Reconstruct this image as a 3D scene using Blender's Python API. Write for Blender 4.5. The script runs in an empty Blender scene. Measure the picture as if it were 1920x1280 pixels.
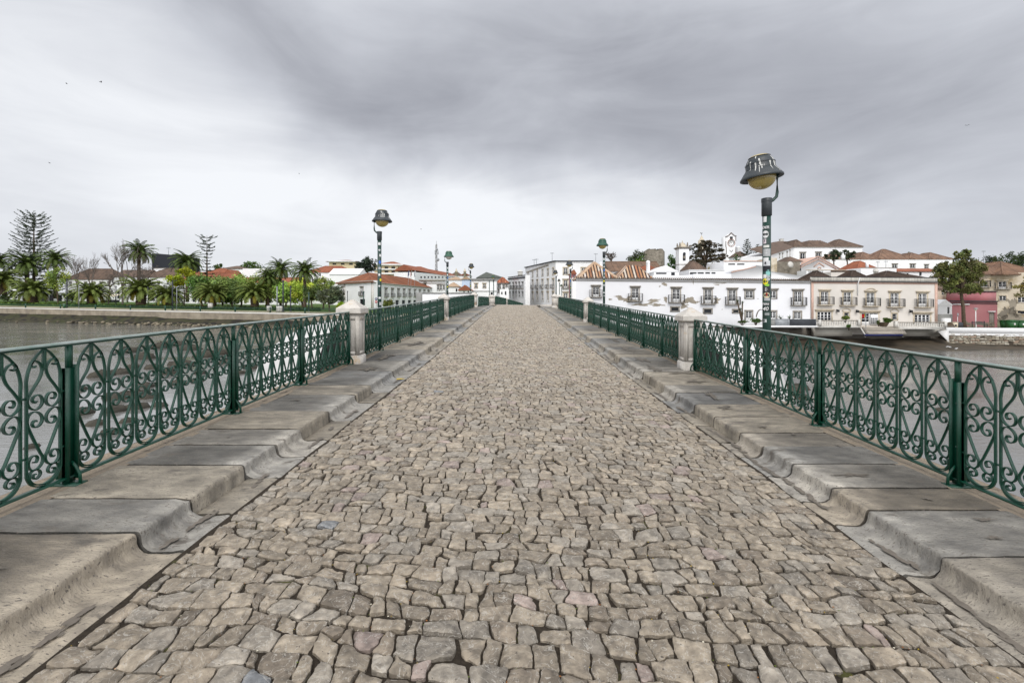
import bpy, math, random
import numpy as np
from math import radians as R_, pi, sin, cos
from mathutils import Vector
SC = bpy.context.scene
COL = SC.collection
FPX, CX, HY, EYE = 853.0, 965.0, 570.0, 5.5      # focal length in 1920-px units, vanishing point, horizon row, eye height above the river

# ---------------------------------------------------------------- camera
cam = bpy.data.cameras.new('camera'); co = bpy.data.objects.new('camera', cam); COL.objects.link(co)
co.location = (0, 0, EYE); co.rotation_euler = (R_(90), 0, 0)
cam.sensor_width = 36; cam.lens = 36*FPX/1920
cam.shift_x = (960-CX)/1920; cam.shift_y = (HY-640)/1920
cam.clip_start = 0.05; cam.clip_end = 5000
SC.camera = co
# ---------------------------------------------------------------- sky
SUN_EL, SUN_AZ = R_(46), R_(184)      # sun veiled, behind the camera
W = bpy.data.worlds.new('World'); SC.world = W; W.use_nodes = True
nt = W.node_tree; nt.nodes.clear()
def N(t, **k):
    n = nt.nodes.new(t)
    for a, b in k.items(): setattr(n, a, b)
    return n
def Lk(a, b): nt.links.new(a, b)
def MTH(op, a, b=None, c=None):
    n = N('ShaderNodeMath', operation=op)
    for i, v in enumerate((a, b, c)):
        if v is None: continue
        if isinstance(v, (int, float)): n.inputs[i].default_value = v
        else: Lk(v, n.inputs[i])
    return n.outputs[0]
tc = N('ShaderNodeTexCoord')
nz0 = N('ShaderNodeTexNoise'); nz0.inputs['Scale'].default_value = 2.2; nz0.inputs['Detail'].default_value = 5
Lk(tc.outputs['Generated'], nz0.inputs['Vector'])
w0 = N('ShaderNodeVectorMath', operation='SUBTRACT'); Lk(nz0.outputs['Color'], w0.inputs[0]); w0.inputs[1].default_value = (.5, .5, .5)
w1 = N('ShaderNodeVectorMath', operation='SCALE'); Lk(w0.outputs[0], w1.inputs[0]); w1.inputs['Scale'].default_value = .34
w2 = N('ShaderNodeVectorMath', operation='ADD'); Lk(tc.outputs['Generated'], w2.inputs[0]); Lk(w1.outputs[0], w2.inputs[1])
WARP = w2.outputs[0]
def blob(px, py, rx, rz, ang, amt):          # a bank of cloud (or a gap) in a direction of the sky
    d = Vector(((px-CX)/FPX, 1, (HY-py)/FPX)).normalized()
    s = N('ShaderNodeVectorMath', operation='SUBTRACT'); Lk(WARP, s.inputs[0]); s.inputs[1].default_value = d
    yaw = math.atan2(d.x, d.y)
    m = N('ShaderNodeMapping', vector_type='POINT'); Lk(s.outputs[0], m.inputs['Vector']); m.inputs['Rotation'].default_value = (0, 0, yaw)
    m2 = N('ShaderNodeMapping', vector_type='POINT'); Lk(m.outputs[0], m2.inputs['Vector']); m2.inputs['Rotation'].default_value = (0, R_(-ang), 0)
    v = N('ShaderNodeVectorMath', operation='DIVIDE'); Lk(m2.outputs[0], v.inputs[0]); v.inputs[1].default_value = (rx, max(rx, rz), rz)
    l = N('ShaderNodeVectorMath', operation='DOT_PRODUCT'); Lk(v.outputs[0], l.inputs[0]); Lk(v.outputs[0], l.inputs[1])
    return MTH('MULTIPLY', MTH('EXPONENT', MTH('MULTIPLY', l.outputs['Value'], -1)), amt)
tot = None
for b in [(700, 165, .50, .11, 24, -.34), (1500, 225, .50, .16, 4, -.33), (1820, 345, .36, .10, 6, -.20), (1150, 130, .3, .16, 0, -.20), (950, 20, .3, .08, 10, -.08),
          (960, 420, .70, .115, 0, .36), (1120, 330, .2, .05, 10, .10), (130, 260, .38, .16, 14, .07), (1950, 40, .22, .12, 0, .10),
          (60, 20, .3, .1, 0, .03), (1800, 520, .35, .1, 0, -.04)]:
    v = blob(*b); tot = v if tot is None else MTH('ADD', tot, v)
mp = N('ShaderNodeMapping'); Lk(tc.outputs['Generated'], mp.inputs['Vector']); mp.inputs['Rotation'].default_value = (0, R_(-30), 0); mp.inputs['Scale'].default_value = (2.2, 2.6, 8.0)
nz1 = N('ShaderNodeTexNoise'); nz1.inputs['Scale'].default_value = 1.3; nz1.inputs['Detail'].default_value = 9; nz1.inputs['Roughness'].default_value = .56; nz1.inputs['Distortion'].default_value = .5
Lk(mp.outputs[0], nz1.inputs['Vector'])
tot = MTH('ADD', tot, MTH('MULTIPLY', MTH('SUBTRACT', nz1.outputs['Fac'], .5), .50))
sx = N('ShaderNodeSeparateXYZ'); Lk(tc.outputs['Generated'], sx.inputs[0])
back = MTH('MULTIPLY', MTH('MAXIMUM', MTH('SUBTRACT', -.05, sx.outputs['Y']), 0), .9)      # unseen sky behind the camera, brightened to boost the ambient light
zen = MTH('MULTIPLY', MTH('MAXIMUM', MTH('SUBTRACT', sx.outputs['Z'], .6), 0), 1.2)  # overhead sky above the frame, raised for more ambient light
tot = MTH('ADD', MTH('ADD', tot, .70), MTH('ADD', back, zen))
rmp = N('ShaderNodeMapRange'); Lk(tot, rmp.inputs[0]); rmp.inputs[1].default_value = .2; rmp.inputs[2].default_value = .95
cr = N('ShaderNodeValToRGB'); Lk(rmp.outputs[0], cr.inputs[0])
cr.color_ramp.elements[0].color = (.322, .333, .376, 1); cr.color_ramp.elements[1].color = (.90, .92, .955, 1)
e = cr.color_ramp.elements.new(.5); e.color = (.59, .61, .662, 1)
amp = N('ShaderNodeVectorMath', operation='SCALE'); Lk(cr.outputs[0], amp.inputs[0]); Lk(MTH('ADD', 1.0, MTH('ADD', back, zen)), amp.inputs['Scale'])
sky = N('ShaderNodeTexSky', sky_type='NISHITA'); sky.sun_disc = False; sky.sun_elevation = SUN_EL; sky.sun_rotation = SUN_AZ
bg1 = N('ShaderNodeBackground'); Lk(sky.outputs[0], bg1.inputs[0]); bg1.inputs[1].default_value = .05
bg2 = N('ShaderNodeBackground'); Lk(amp.outputs[0], bg2.inputs[0]); bg2.inputs[1].default_value = 1.0
mx = N('ShaderNodeMixShader'); mx.inputs[0].default_value = .94; Lk(bg1.outputs[0], mx.inputs[1]); Lk(bg2.outputs[0], mx.inputs[2])
wo = N('ShaderNodeOutputWorld'); Lk(mx.outputs[0], wo.inputs[0])
# ---------------------------------------------------------------- sun
sl = bpy.data.lights.new('sun', 'SUN'); sl.energy = 1.5; sl.angle = R_(24); sl.color = (1, .95, .88)
so = bpy.data.objects.new('sun', sl); COL.objects.link(so)
sd = Vector((sin(SUN_AZ)*cos(SUN_EL), cos(SUN_AZ)*cos(SUN_EL), sin(SUN_EL)))
so.rotation_euler = (-sd).to_track_quat('-Z', 'Y').to_euler()
SC.view_settings.view_transform = 'Standard'; SC.view_settings.look = 'None'; SC.view_settings.exposure = 0.1; SC.view_settings.gamma = 1
SC.cycles.max_bounces = 5; SC.cycles.diffuse_bounces = 3; SC.cycles.glossy_bounces = 3; SC.cycles.transparent_max_bounces = 8
try: SC.cycles.use_denoising = True
except Exception: pass

# ================================================================ materials
MATS = {}; ATTR = set()
def mat(name, c, rough=.8, c2=None, ns=3., amt=.15, bump=0., bs=30., attr=False, spec=.3, metal=0., stain=None, stain_s=.6, stain_t=.55, stretch=(1,1,1), vein=None, vein_s=14., pits=None):
    m = bpy.data.materials.new(name); m.use_nodes = True; MATS[name] = m
    t = m.node_tree; n = t.nodes; b = n['Principled BSDF']
    b.inputs['Roughness'].default_value = rough; b.inputs['Metallic'].default_value = metal
    b.inputs['Specular IOR Level'].default_value = spec
    tc = n.new('ShaderNodeTexCoord'); mp = n.new('ShaderNodeMapping'); mp.inputs['Scale'].default_value = stretch
    t.links.new(tc.outputs['Object'], mp.inputs['Vector'])
    def noise(s, d=4., r=.55):
        q = n.new('ShaderNodeTexNoise'); q.inputs['Scale'].default_value = s; q.inputs['Detail'].default_value = d; q.inputs['Roughness'].default_value = r
        t.links.new(mp.outputs[0], q.inputs['Vector']); return q
    def mix(f, a, bb, mode='MIX'):
        q = n.new('ShaderNodeMix'); q.data_type = 'RGBA'; q.blend_type = mode
        for sock, v in ((q.inputs[0], f), (q.inputs[6], a), (q.inputs[7], bb)):
            if isinstance(v, (int, float)): sock.default_value = v
            elif isinstance(v, tuple): sock.default_value = (*v[:3], 1)
            else: t.links.new(v, sock)
        return q.outputs[2]
    def ramp(src, lo, hi):
        q = n.new('ShaderNodeMapRange'); t.links.new(src, q.inputs[0]); q.inputs[1].default_value = lo; q.inputs[2].default_value = hi; return q.outputs[0]
    c2 = c2 or tuple(x*(1-2*amt) for x in c)
    col = mix(ramp(noise(ns).outputs['Fac'], .3, .7), c, c2)
    if attr:
        a = n.new('ShaderNodeAttribute'); a.attribute_name = 'Col'
        col = mix(1.0, col, a.outputs['Color'], 'MULTIPLY')
    if stain:
        sf = ramp(noise(stain_s, 6., .6).outputs['Fac'], stain_t, stain_t+.1)
        col = mix(sf, col, stain)
    if vein:
        q = noise(vein_s, 3., .5); q.inputs['Distortion'].default_value = 1.6
        a1 = n.new('ShaderNodeMath'); a1.operation = 'SUBTRACT'; t.links.new(q.outputs['Fac'], a1.inputs[0]); a1.inputs[1].default_value = .5
        a2 = n.new('ShaderNodeMath'); a2.operation = 'ABSOLUTE'; t.links.new(a1.outputs[0], a2.inputs[0])
        mr = n.new('ShaderNodeMapRange'); t.links.new(a2.outputs[0], mr.inputs[0]); mr.inputs[1].default_value = .004; mr.inputs[2].default_value = .016; mr.inputs[3].default_value = .55; mr.inputs[4].default_value = 0
        col = mix(mr.outputs[0], col, vein)
    if pits:
        col = mix(ramp(noise(pits[0], 2., .5).outputs['Fac'], pits[1], pits[1]+.05), col, pits[2])
    if attr: ATTR.add(name)
    t.links.new(col, b.inputs['Base Color'])
    if bump:
        bn = n.new('ShaderNodeBump'); bn.inputs['Strength'].default_value = bump; bn.inputs['Distance'].default_value = .02
        t.links.new(noise(bs, 6., .65).outputs['Fac'], bn.inputs['Height']); t.links.new(bn.outputs[0], b.inputs['Normal'])
    return m
M = MATS
# ================================================================ mesh builder
class MB:
    def __init__(s): s.v = []; s.f = []; s.n = 0; s.c = []; s.col = (1, 1, 1); s.fr = None
    def add(s, V, Fs, col=None):
        V = np.asarray(V, dtype=float).reshape(-1, 3)
        if s.fr is not None:
            O, ex, ey = s.fr; V = np.stack([O[0]+V[:, 0]*ex[0]+V[:, 1]*ey[0], O[1]+V[:, 0]*ex[1]+V[:, 1]*ey[1], V[:, 2]], 1)
        for F in Fs:
            F = np.asarray(F, dtype=np.int64)
            if F.ndim == 1: F = F[None]
            s.f.append(F+s.n)
        col = s.col if col is None else col
        C = np.asarray(col, dtype=float)
        if C.ndim == 1: C = np.tile(C, (len(V), 1))
        s.c.append(C); s.v.append(V); s.n += len(V)
    def box(s, x0, y0, z0, x1, y1, z1, col=None):
        V = [(x, y, z) for z in (z0, z1) for x, y in ((x0, y0), (x1, y0), (x1, y1), (x0, y1))]
        s.add(V, [[(0, 3, 2, 1), (4, 5, 6, 7), (0, 1, 5, 4), (1, 2, 6, 5), (2, 3, 7, 6), (3, 0, 4, 7)]], col)
    def prism(s, pts, z0, z1, col=None):
        k = len(pts); V = [(p[0], p[1], z0) for p in pts]+[(p[0], p[1], z1) for p in pts]
        s.add(V, [[(i, (i+1) % k, (i+1) % k+k, i+k) for i in range(k)], [tuple(range(k-1, -1, -1))], [tuple(range(k, 2*k))]], col)
    def quad(s, a, b, c, d, col=None): s.add([a, b, c, d], [[(0, 1, 2, 3)]], col)
    def poly(s, pts, col=None): s.add(pts, [[tuple(range(len(pts)))]], col)
    def tube(s, pts, r, k=8, cap=True, col=None):
        P = np.asarray(pts, dtype=float); m = len(P); r = np.broadcast_to(np.asarray(r, dtype=float), (m,))
        T = np.gradient(P, axis=0); T /= np.linalg.norm(T, axis=1)[:, None]+1e-9
        up = np.array([0, 0, 1.]) if abs(T[0][2]) < .9 else np.array([1., 0, 0])
        U = np.cross(T, up); U /= np.linalg.norm(U, axis=1)[:, None]+1e-9; Wv = np.cross(U, T)
        a = np.arange(k)*2*pi/k
        V = P[:, None]+r[:, None, None]*(np.cos(a)[None, :, None]*U[:, None]+np.sin(a)[None, :, None]*Wv[:, None])
        i = np.arange(m-1)[:, None]*k; j = np.arange(k)[None]; j2 = (j+1) % k
        F = np.stack([i+j, i+j2, i+k+j2, i+k+j], -1).reshape(-1, 4)
        Fs = [F]
        if cap: Fs += [np.arange(k-1, -1, -1)[None], (np.arange(k)+(m-1)*k)[None]]
        s.add(V.reshape(-1, 3), Fs, col)
    def lathe(s, prof, k=20, o=(0, 0, 0), col=None, tilt=0):
        P = np.asarray(prof, dtype=float); a = np.arange(k)*2*pi/k
        V = np.stack([P[:, 0][:, None]*np.cos(a), P[:, 0][:, None]*np.sin(a), np.repeat(P[:, 1][:, None], k, 1)], -1).reshape(-1, 3)
        if tilt:
            c_, s_ = cos(tilt), sin(tilt); V = np.stack([V[:, 0]*c_-V[:, 2]*s_, V[:, 1], V[:, 0]*s_+V[:, 2]*c_], 1)
        V = V+np.asarray(o); m = len(P)
        i = np.arange(m-1)[:, None]*k; j = np.arange(k)[None]; j2 = (j+1) % k
        s.add(V, [np.stack([i+j, i+j2, i+k+j2, i+k+j], -1).reshape(-1, 4)], col)
    def grid(s, P, col=None, flip=False):
        P = np.asarray(P, dtype=float); a, b = P.shape[:2]
        i = np.arange(a-1)[:, None]*b; j = np.arange(b-1)[None]
        F = np.stack([i+j, i+j+1, i+b+j+1, i+b+j], -1).reshape(-1, 4)
        s.add(P.reshape(-1, 3), [F[:, ::-1] if flip else F], col if col is None or np.ndim(col) == 1 else np.asarray(col).reshape(-1, 3))
    def build(s, name, m, parent=None, smooth=False, base=None):
        if not s.v: s.add([(0, 0, 0)]*3, [[(0, 1, 2)]])
        V = np.concatenate(s.v).astype(np.float32); C = np.concatenate(s.c).astype(np.float32)
        off = np.zeros(3, np.float32)
        if parent is not None:
            q = parent; 
            while q is not None: off += np.array(q.location, np.float32); q = q.parent
        if base is not None: off += np.array(base, np.float32)
        V = V-off
        me = bpy.data.meshes.new(name)
        li = np.concatenate([F.reshape(-1) for F in s.f]); tot = np.concatenate([np.full(len(F), F.shape[1]) for F in s.f])
        me.vertices.add(len(V)); me.vertices.foreach_set('co', V.reshape(-1))
        me.loops.add(len(li)); me.loops.foreach_set('vertex_index', li.astype(np.int32))
        me.polygons.add(len(tot)); me.polygons.foreach_set('loop_start', np.concatenate([[0], np.cumsum(tot)[:-1]]).astype(np.int32))
        me.update(calc_edges=True); me.validate()
        if m in ATTR:
            ca = me.color_attributes.new('Col', 'FLOAT_COLOR', 'POINT')
            ca.data.foreach_set('color', np.concatenate([C, np.ones((len(C), 1), np.float32)], 1).reshape(-1))
        if smooth: me.polygons.foreach_set('use_smooth', np.ones(len(me.polygons), bool))
        me.materials.append(MATS[m] if isinstance(m, str) else m)
        o = bpy.data.objects.new(name, me); COL.objects.link(o)
        if parent is not None: o.parent = parent
        if base is not None: o.location = base
        return o
def empty(name, loc, label=None, cat=None, group=None):
    o = bpy.data.objects.new(name, None); COL.objects.link(o); o.location = loc; o.empty_display_size = .3
    tag(o, label, cat, group); return o
def tag(o, label=None, cat=None, group=None, kind=None):
    if label: o['label'] = label
    if cat: o['category'] = cat
    if group: o['group'] = group
    if kind: o['kind'] = kind
    return o
def copy_tree(o, loc, label=None, group=None, parent=None, rz=None, sc=None):
    c = o.copy(); COL.objects.link(c); c.parent = parent
    if parent is None: c.location = loc
    if label: c['label'] = label
    if group: c['group'] = group
    if rz is not None: c.rotation_euler.z = rz
    if sc is not None: c.scale = sc if isinstance(sc, tuple) else (sc,)*3
    for ch in list(o.children): copy_tree(ch, None, parent=c)
    return c
def struct(o): o['kind'] = 'structure'; return o
def P3(px, py, d): return ((px-CX)/FPX*d, d, EYE+(HY-py)/FPX*d)
def PX(px, d): return (px-CX)/FPX*d
def PZ(py, d): return EYE+(HY-py)/FPX*d
rng = np.random.default_rng(7); random.seed(7)
def hash2(i, j, k=0):
    h = (i.astype(np.int64)*374761393+j.astype(np.int64)*668265263+k*1442695041) & 0x7fffffff
    h = ((h ^ (h >> 13))*1274126177) & 0x7fffffff
    return ((h ^ (h >> 16)) & 0xffff)/65535.
def vnoise(x, y, f, k=0):
    x = np.asarray(x)*f; y = np.asarray(y)*f; xi = np.floor(x); yi = np.floor(y); fx = x-xi; fy = y-yi
    fx = fx*fx*(3-2*fx); fy = fy*fy*(3-2*fy)
    a = hash2(xi, yi, k); b = hash2(xi+1, yi, k); c = hash2(xi, yi+1, k); d = hash2(xi+1, yi+1, k)
    return (a*(1-fx)+b*fx)*(1-fy)+(c*(1-fx)+d*fx)*fy-.5

# ---------------------------------------------------------------- palette
mat('cobble', (1.2, 1.17, 1.12), .6, c2=(.66, .64, .62), ns=21, bump=1.0, bs=30, attr=True, spec=.4, stain=(.085, .066, .05), stain_s=9, stain_t=.655, vein=(.52, .49, .44), vein_s=13, pits=(70, .68, (.09, .075, .06)))
mat('joint_soil', (.026, .019, .013), .95, c2=(.06, .046, .032), ns=40, bump=1, bs=120, stain=(.10, .10, .03), stain_s=5, stain_t=.6)
mat('kerb_stone', (1.12, 1.11, 1.09), .62, c2=(.66, .66, .67), ns=7, bump=1.0, bs=30, attr=True, spec=.4, stain=(.125, .11, .092), stain_s=3.4, stain_t=.59, stretch=(1.0, 1.9, 1), pits=(42, .62, (.15, .13, .11)))
mat('edge_mortar', (.36, .29, .215), .9, c2=(.25, .21, .165), ns=12, bump=.8, bs=60, stain=(.16, .13, .10), stain_s=6, stain_t=.58)
mat('bridge_stone', (.34, .32, .29), .85, c2=(.24, .22, .20), ns=1.5, bump=.7, bs=12, stain=(.10, .09, .07), stain_s=.8, stain_t=.6)
mat('pillar_stone', (.60, .565, .52), .8, c2=(.47, .44, .40), ns=9, bump=.5, bs=60, stain=(.50, .36, .21), stain_s=2.6, stain_t=.57, pits=(45, .68, (.2, .17, .14)))
mat('damp', (.105, .09, .072), .45, c2=(.17, .145, .12), ns=14, spec=.4)
mat('pier_white', (.62, .61, .60), .8, c2=(.5, .49, .48), ns=2, bump=.3, bs=30, stain=(.3, .28, .25), stain_s=2, stain_t=.68)
mat('green_iron', (.0009, .036, .0195), .32, c2=(.0018, .058, .033), ns=6, bump=.25, bs=50, spec=.5)
mat('rail_top', (.16, .24, .21), .25, c2=(.36, .40, .38), ns=8, bump=.1, bs=60, spec=.8)  # pale colour carries the sky's reflection along the top of the handrail
mat('lamp_green', (.012, .055, .042), .4, c2=(.02, .035, .03), ns=6, spec=.5)
mat('lamp_dark', (.02, .028, .033), .45, c2=(.035, .04, .045), ns=8, spec=.5, attr=True)
mat('globe_glass', (.42, .33, .10), .12, c2=(.34, .25, .07), ns=4, spec=.8)
mat('globe_clear', (.62, .6, .52), .1, c2=(.5, .48, .42), ns=4, spec=.8)
mat('droppings', (.68, .68, .65), .9, amt=.1)
mat('sticker', (1, 1, 1), .5, c2=(.88, .88, .88), ns=20, attr=True)
mat('ink', (.02, .02, .025), .6); mat('white_ink', (.85, .85, .85), .6)
mat('white_wall', (.86, .86, .865), .9, c2=(.78, .78, .79), ns=.35, bump=.1, bs=20)
mat('peeling_wall', (.78, .78, .80), .9, c2=(.74, .74, .76), ns=.35, bump=.1, bs=20)
mat('render_patch', (.34, .30, .24), .95, c2=(.25, .22, .18), ns=1.2, bump=.4, bs=10)
mat('beige_wall', (.67, .625, .58), .9, c2=(.60, .565, .515), ns=.5, bump=.1, bs=20)
mat('beige_parapet', (.62, .60, .54), .9, c2=(.36, .34, .30), ns=2, stretch=(3, 3, .35))
mat('cream_wall', (.66, .55, .36), .9, c2=(.6, .5, .33), ns=.5)
mat('old_wall', (.66, .60, .50), .95, c2=(.50, .42, .31), ns=.55, bump=.5, bs=6, stain=(.34, .27, .17), stain_s=.30, stain_t=.5)
mat('pink_wall', (.44, .20, .21), .9, c2=(.40, .165, .18), ns=.6, bump=.1, bs=12)
mat('pink_trim', (.52, .30, .25), .9); mat('pink_pale', (.62, .42, .34), .9, amt=.1)
mat('blue_wall', (.55, .64, .80), .9, amt=.08)
mat('grey_wall', (.30, .30, .29), .9, c2=(.2, .2, .19), ns=.8); mat('dark_trim', (.05, .055, .065), .7)
mat('under_wall', (.20, .18, .155), .95, c2=(.09, .08, .065), ns=.5, bump=.4, bs=5)
mat('pale_panel', (.42, .40, .36), .9, c2=(.32, .30, .26), ns=.6)
mat('dark_box', (.014, .016, .022), .8, amt=.1)
mat('trim_stone', (.36, .33, .29), .85, c2=(.26, .24, .21), ns=2)
mat('cream_trim', (.60, .52, .40), .85, amt=.12)
mat('white_paint', (.80, .80, .80), .5, amt=.05)
mat('glass', (.010, .011, .014), .2, c2=(.03, .034, .04), ns=.8, spec=.2)
mat('shutter', (.62, .63, .62), .6)
mat('dark_iron', (.03, .03, .032), .6); mat('grey_steel', (.32, .34, .36), .45, spec=.5)
mat('roof_red', (.30, .105, .055), .85, c2=(.20, .075, .045), ns=.9, attr=True, bump=.3, bs=8)
mat('roof_brown', (.155, .105, .078), .9, c2=(.085, .062, .05), ns=.8, attr=True, bump=.4, bs=6)
mat('roof_tile', (.42, .31, .22), .85, c2=(.33, .225, .15), ns=1.6, attr=True)
mat('roof_grey', (.13, .145, .13), .8, attr=True); mat('roof_flat', (.5, .49, .46), .9)
mat('castle_stone', (.26, .23, .19), .95, c2=(.13, .115, .09), ns=.9, bump=1, bs=4, stain=(.07, .065, .05), stain_s=.5, stain_t=.56)
mat('rubble', (1, 1, 1), .9, c2=(.6, .58, .55), ns=2, bump=.8, bs=9, attr=True)
mat('rubble_bed', (.075, .06, .045), .95, bump=.8, bs=6)
mat('mud', (.075, .056, .036), .7, c2=(.025, .02, .012), ns=.6, bump=.9, bs=3, spec=.4)
mat('moss_bank', (.030, .036, .010), .9, c2=(.045, .036, .022), ns=.25, bump=1, bs=3, stain=(.014, .012, .009), stain_s=.4, stain_t=.48, stretch=(1, 1, 3))
mat('quay_stone', (.34, .295, .23), .9, c2=(.19, .16, .12), ns=.5, bump=.6, bs=3, stain=(.22, .19, .16), stain_s=.5, stain_t=.58)
mat('quay_cap', (.62, .60, .56), .85, amt=.1)
mat('grass_ground', (.075, .14, .02), .95, c2=(.05, .09, .015), ns=.8, bump=.8, bs=8)
mat('pavement', (.45, .40, .30), .9, c2=(.36, .31, .22), ns=.6)
mat('hill_ground', (.16, .16, .12), .95, c2=(.10, .12, .06), ns=.2)
mat('rock', (.06, .052, .035), .75, c2=(.025, .022, .016), ns=3, bump=1, bs=10, spec=.4)
mat('bark', (.13, .095, .065), .95, c2=(.06, .045, .032), ns=4, bump=1, bs=14)
mat('bark_grey', (.17, .14, .12), .95, c2=(.10, .085, .075), ns=4)
mat('palm_bark', (.17, .125, .085), .95, c2=(.07, .05, .035), ns=5, bump=1, bs=8)
mat('leaf', (1.35, 1.35, 1.3), .6, amt=.12, attr=True, spec=.25)
mat('red_paint', (.5, .02, .02), .5); mat('blue_paint', (.015, .022, .13), .5); mat('green_paint', (.02, .22, .05), .5)
mat('bin_green', (.02, .13, .035), .45, spec=.5); mat('yellow_paint', (.60, .43, .05), .7)
mat('gull_white', (.75, .75, .74), .8); mat('bird_dark', (.05, .05, .055), .8)
mat('awning', (.72, .64, .5), .8); mat('wood_deck', (.58, .53, .46), .8, c2=(.45, .40, .34), ns=1)
mat('hedge_dark', (.02, .05, .012), .9, c2=(.03, .07, .015), ns=1.5, bump=1, bs=6)
# water
m = bpy.data.materials.new('river_water'); m.use_nodes = True; MATS['river_water'] = m; t = m.node_tree; b = t.nodes['Principled BSDF']
b.inputs['Base Color'].default_value = (.165, .163, .155, 1); b.inputs['Roughness'].default_value = .05; b.inputs['IOR'].default_value = 1.8
tc_ = t.nodes.new('ShaderNodeTexCoord'); mp_ = t.nodes.new('ShaderNodeMapping'); mp_.inputs['Scale'].default_value = (.7, 2.0, 1); t.links.new(tc_.outputs['Object'], mp_.inputs[0])
n1 = t.nodes.new('ShaderNodeTexNoise'); n1.inputs['Scale'].default_value = 1.5; n1.inputs['Detail'].default_value = 6; n1.inputs['Roughness'].default_value = .62; t.links.new(mp_.outputs[0], n1.inputs[0])
n2 = t.nodes.new('ShaderNodeTexNoise'); n2.inputs['Scale'].default_value = .09; n2.inputs['Detail'].default_value = 3; t.links.new(mp_.outputs[0], n2.inputs[0])
mr = t.nodes.new('ShaderNodeMapRange'); t.links.new(n2.outputs['Fac'], mr.inputs[0]); mr.inputs[1].default_value = .42; mr.inputs[2].default_value = .62; mr.inputs[3].default_value = .10; mr.inputs[4].default_value = .55
bp = t.nodes.new('ShaderNodeBump'); bp.inputs['Distance'].default_value = .09; t.links.new(mr.outputs[0], bp.inputs['Strength']); t.links.new(n1.outputs['Fac'], bp.inputs['Height']); t.links.new(bp.outputs[0], b.inputs['Normal'])
# ================================================================ BRIDGE
_yl = [-6, 3.5, 9.8, 16, 22, 30, 39, 48, 55, 65, 90]
_hl = [1.62, 1.372, 1.235, 1.02, .78, .52, .27, .11, .03, .18, 1.1]
_yr = [-6, 3.9, 9.9, 16, 23.6, 31, 40, 48, 55, 65, 90]
_hr = [1.80, 1.555, 1.40, 1.20, .93, .68, .41, .22, .12, .25, 1.2]
_yc = [-6, 1.9, 3.5, 9.6, 16, 22, 30, 38, 46, 52, 56, 62, 75, 95, 120]
_hc = [1.86, 1.60, 1.57, 1.45, 1.24, 1.01, .73, .49, .255, .12, .09, .13, .6, 1.4, 2.2]
def smooth_interp(y, Y, H):
    y = np.asarray(y, dtype=float); w = 1.2
    return sum(np.interp(y+o, Y, H) for o in (-2*w, -w, 0, w, 2*w))/5
def zL(y): return EYE-smooth_interp(y, _yl, _hl)
def zR(y): return EYE-smooth_interp(y, _yr, _hr)
XL0, XR0 = -1.98, 2.40
def zroad(x, y):
    z = EYE-smooth_interp(y, _yc, _hc)
    u = (np.asarray(x)-.21)/2.19
    return z+.015*(1-u*u)-.095*u*np.clip((60-np.asarray(y))/20, 0, 1)
RXL, RXR = -3.42, 3.80
# --- bridge body
def band(mb, ys, xa, za, xb, zb, flip=False):
    P = np.stack([np.stack([np.broadcast_to(xa, ys.shape), ys, np.broadcast_to(za, ys.shape)], 1), np.stack([np.broadcast_to(xb, ys.shape), ys, np.broadcast_to(zb, ys.shape)], 1)], 1)
    mb.grid(P, flip=flip)
ys = np.linspace(-6, 56, 63)
mb = MB()
band(mb, ys, RXL-.32, zL(ys)-.012, RXL-.32, -1.0, True); band(mb, ys, RXR+.32, zR(ys)-.012, RXR+.32, -1.0)
for a in (-6, 56): mb.quad((RXL-.32, a, -1), (RXR+.32, a, -1), (RXR+.32, a, float(zR(a))-.2), (RXL-.32, a, float(zL(a))-.2))
band(mb, ys, RXL-.36, zL(ys)-.22, RXR+.36, zR(ys)-.22)
band(mb, ys, RXL-.36, zL(ys)-.22, RXL-.36, zL(ys)-.42, True); band(mb, ys, RXR+.36, zR(ys)-.22, RXR+.36, zR(ys)-.42)
struct(mb.build('bridge', 'bridge_stone'))
# --- joint soil under the cobbles, and the plain road past the crest
mb = MB(); yy = np.linspace(-6, 52, 117); xx = np.linspace(XL0-.04, XR0+.04, 23)
Y, X = np.meshgrid(yy, xx, indexing='ij'); mb.grid(np.stack([X, Y, zroad(X, Y)-.019+.012*vnoise(X, Y, 14)], -1), flip=True)
struct(mb.build('road_bed', 'joint_soil', smooth=True))
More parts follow.
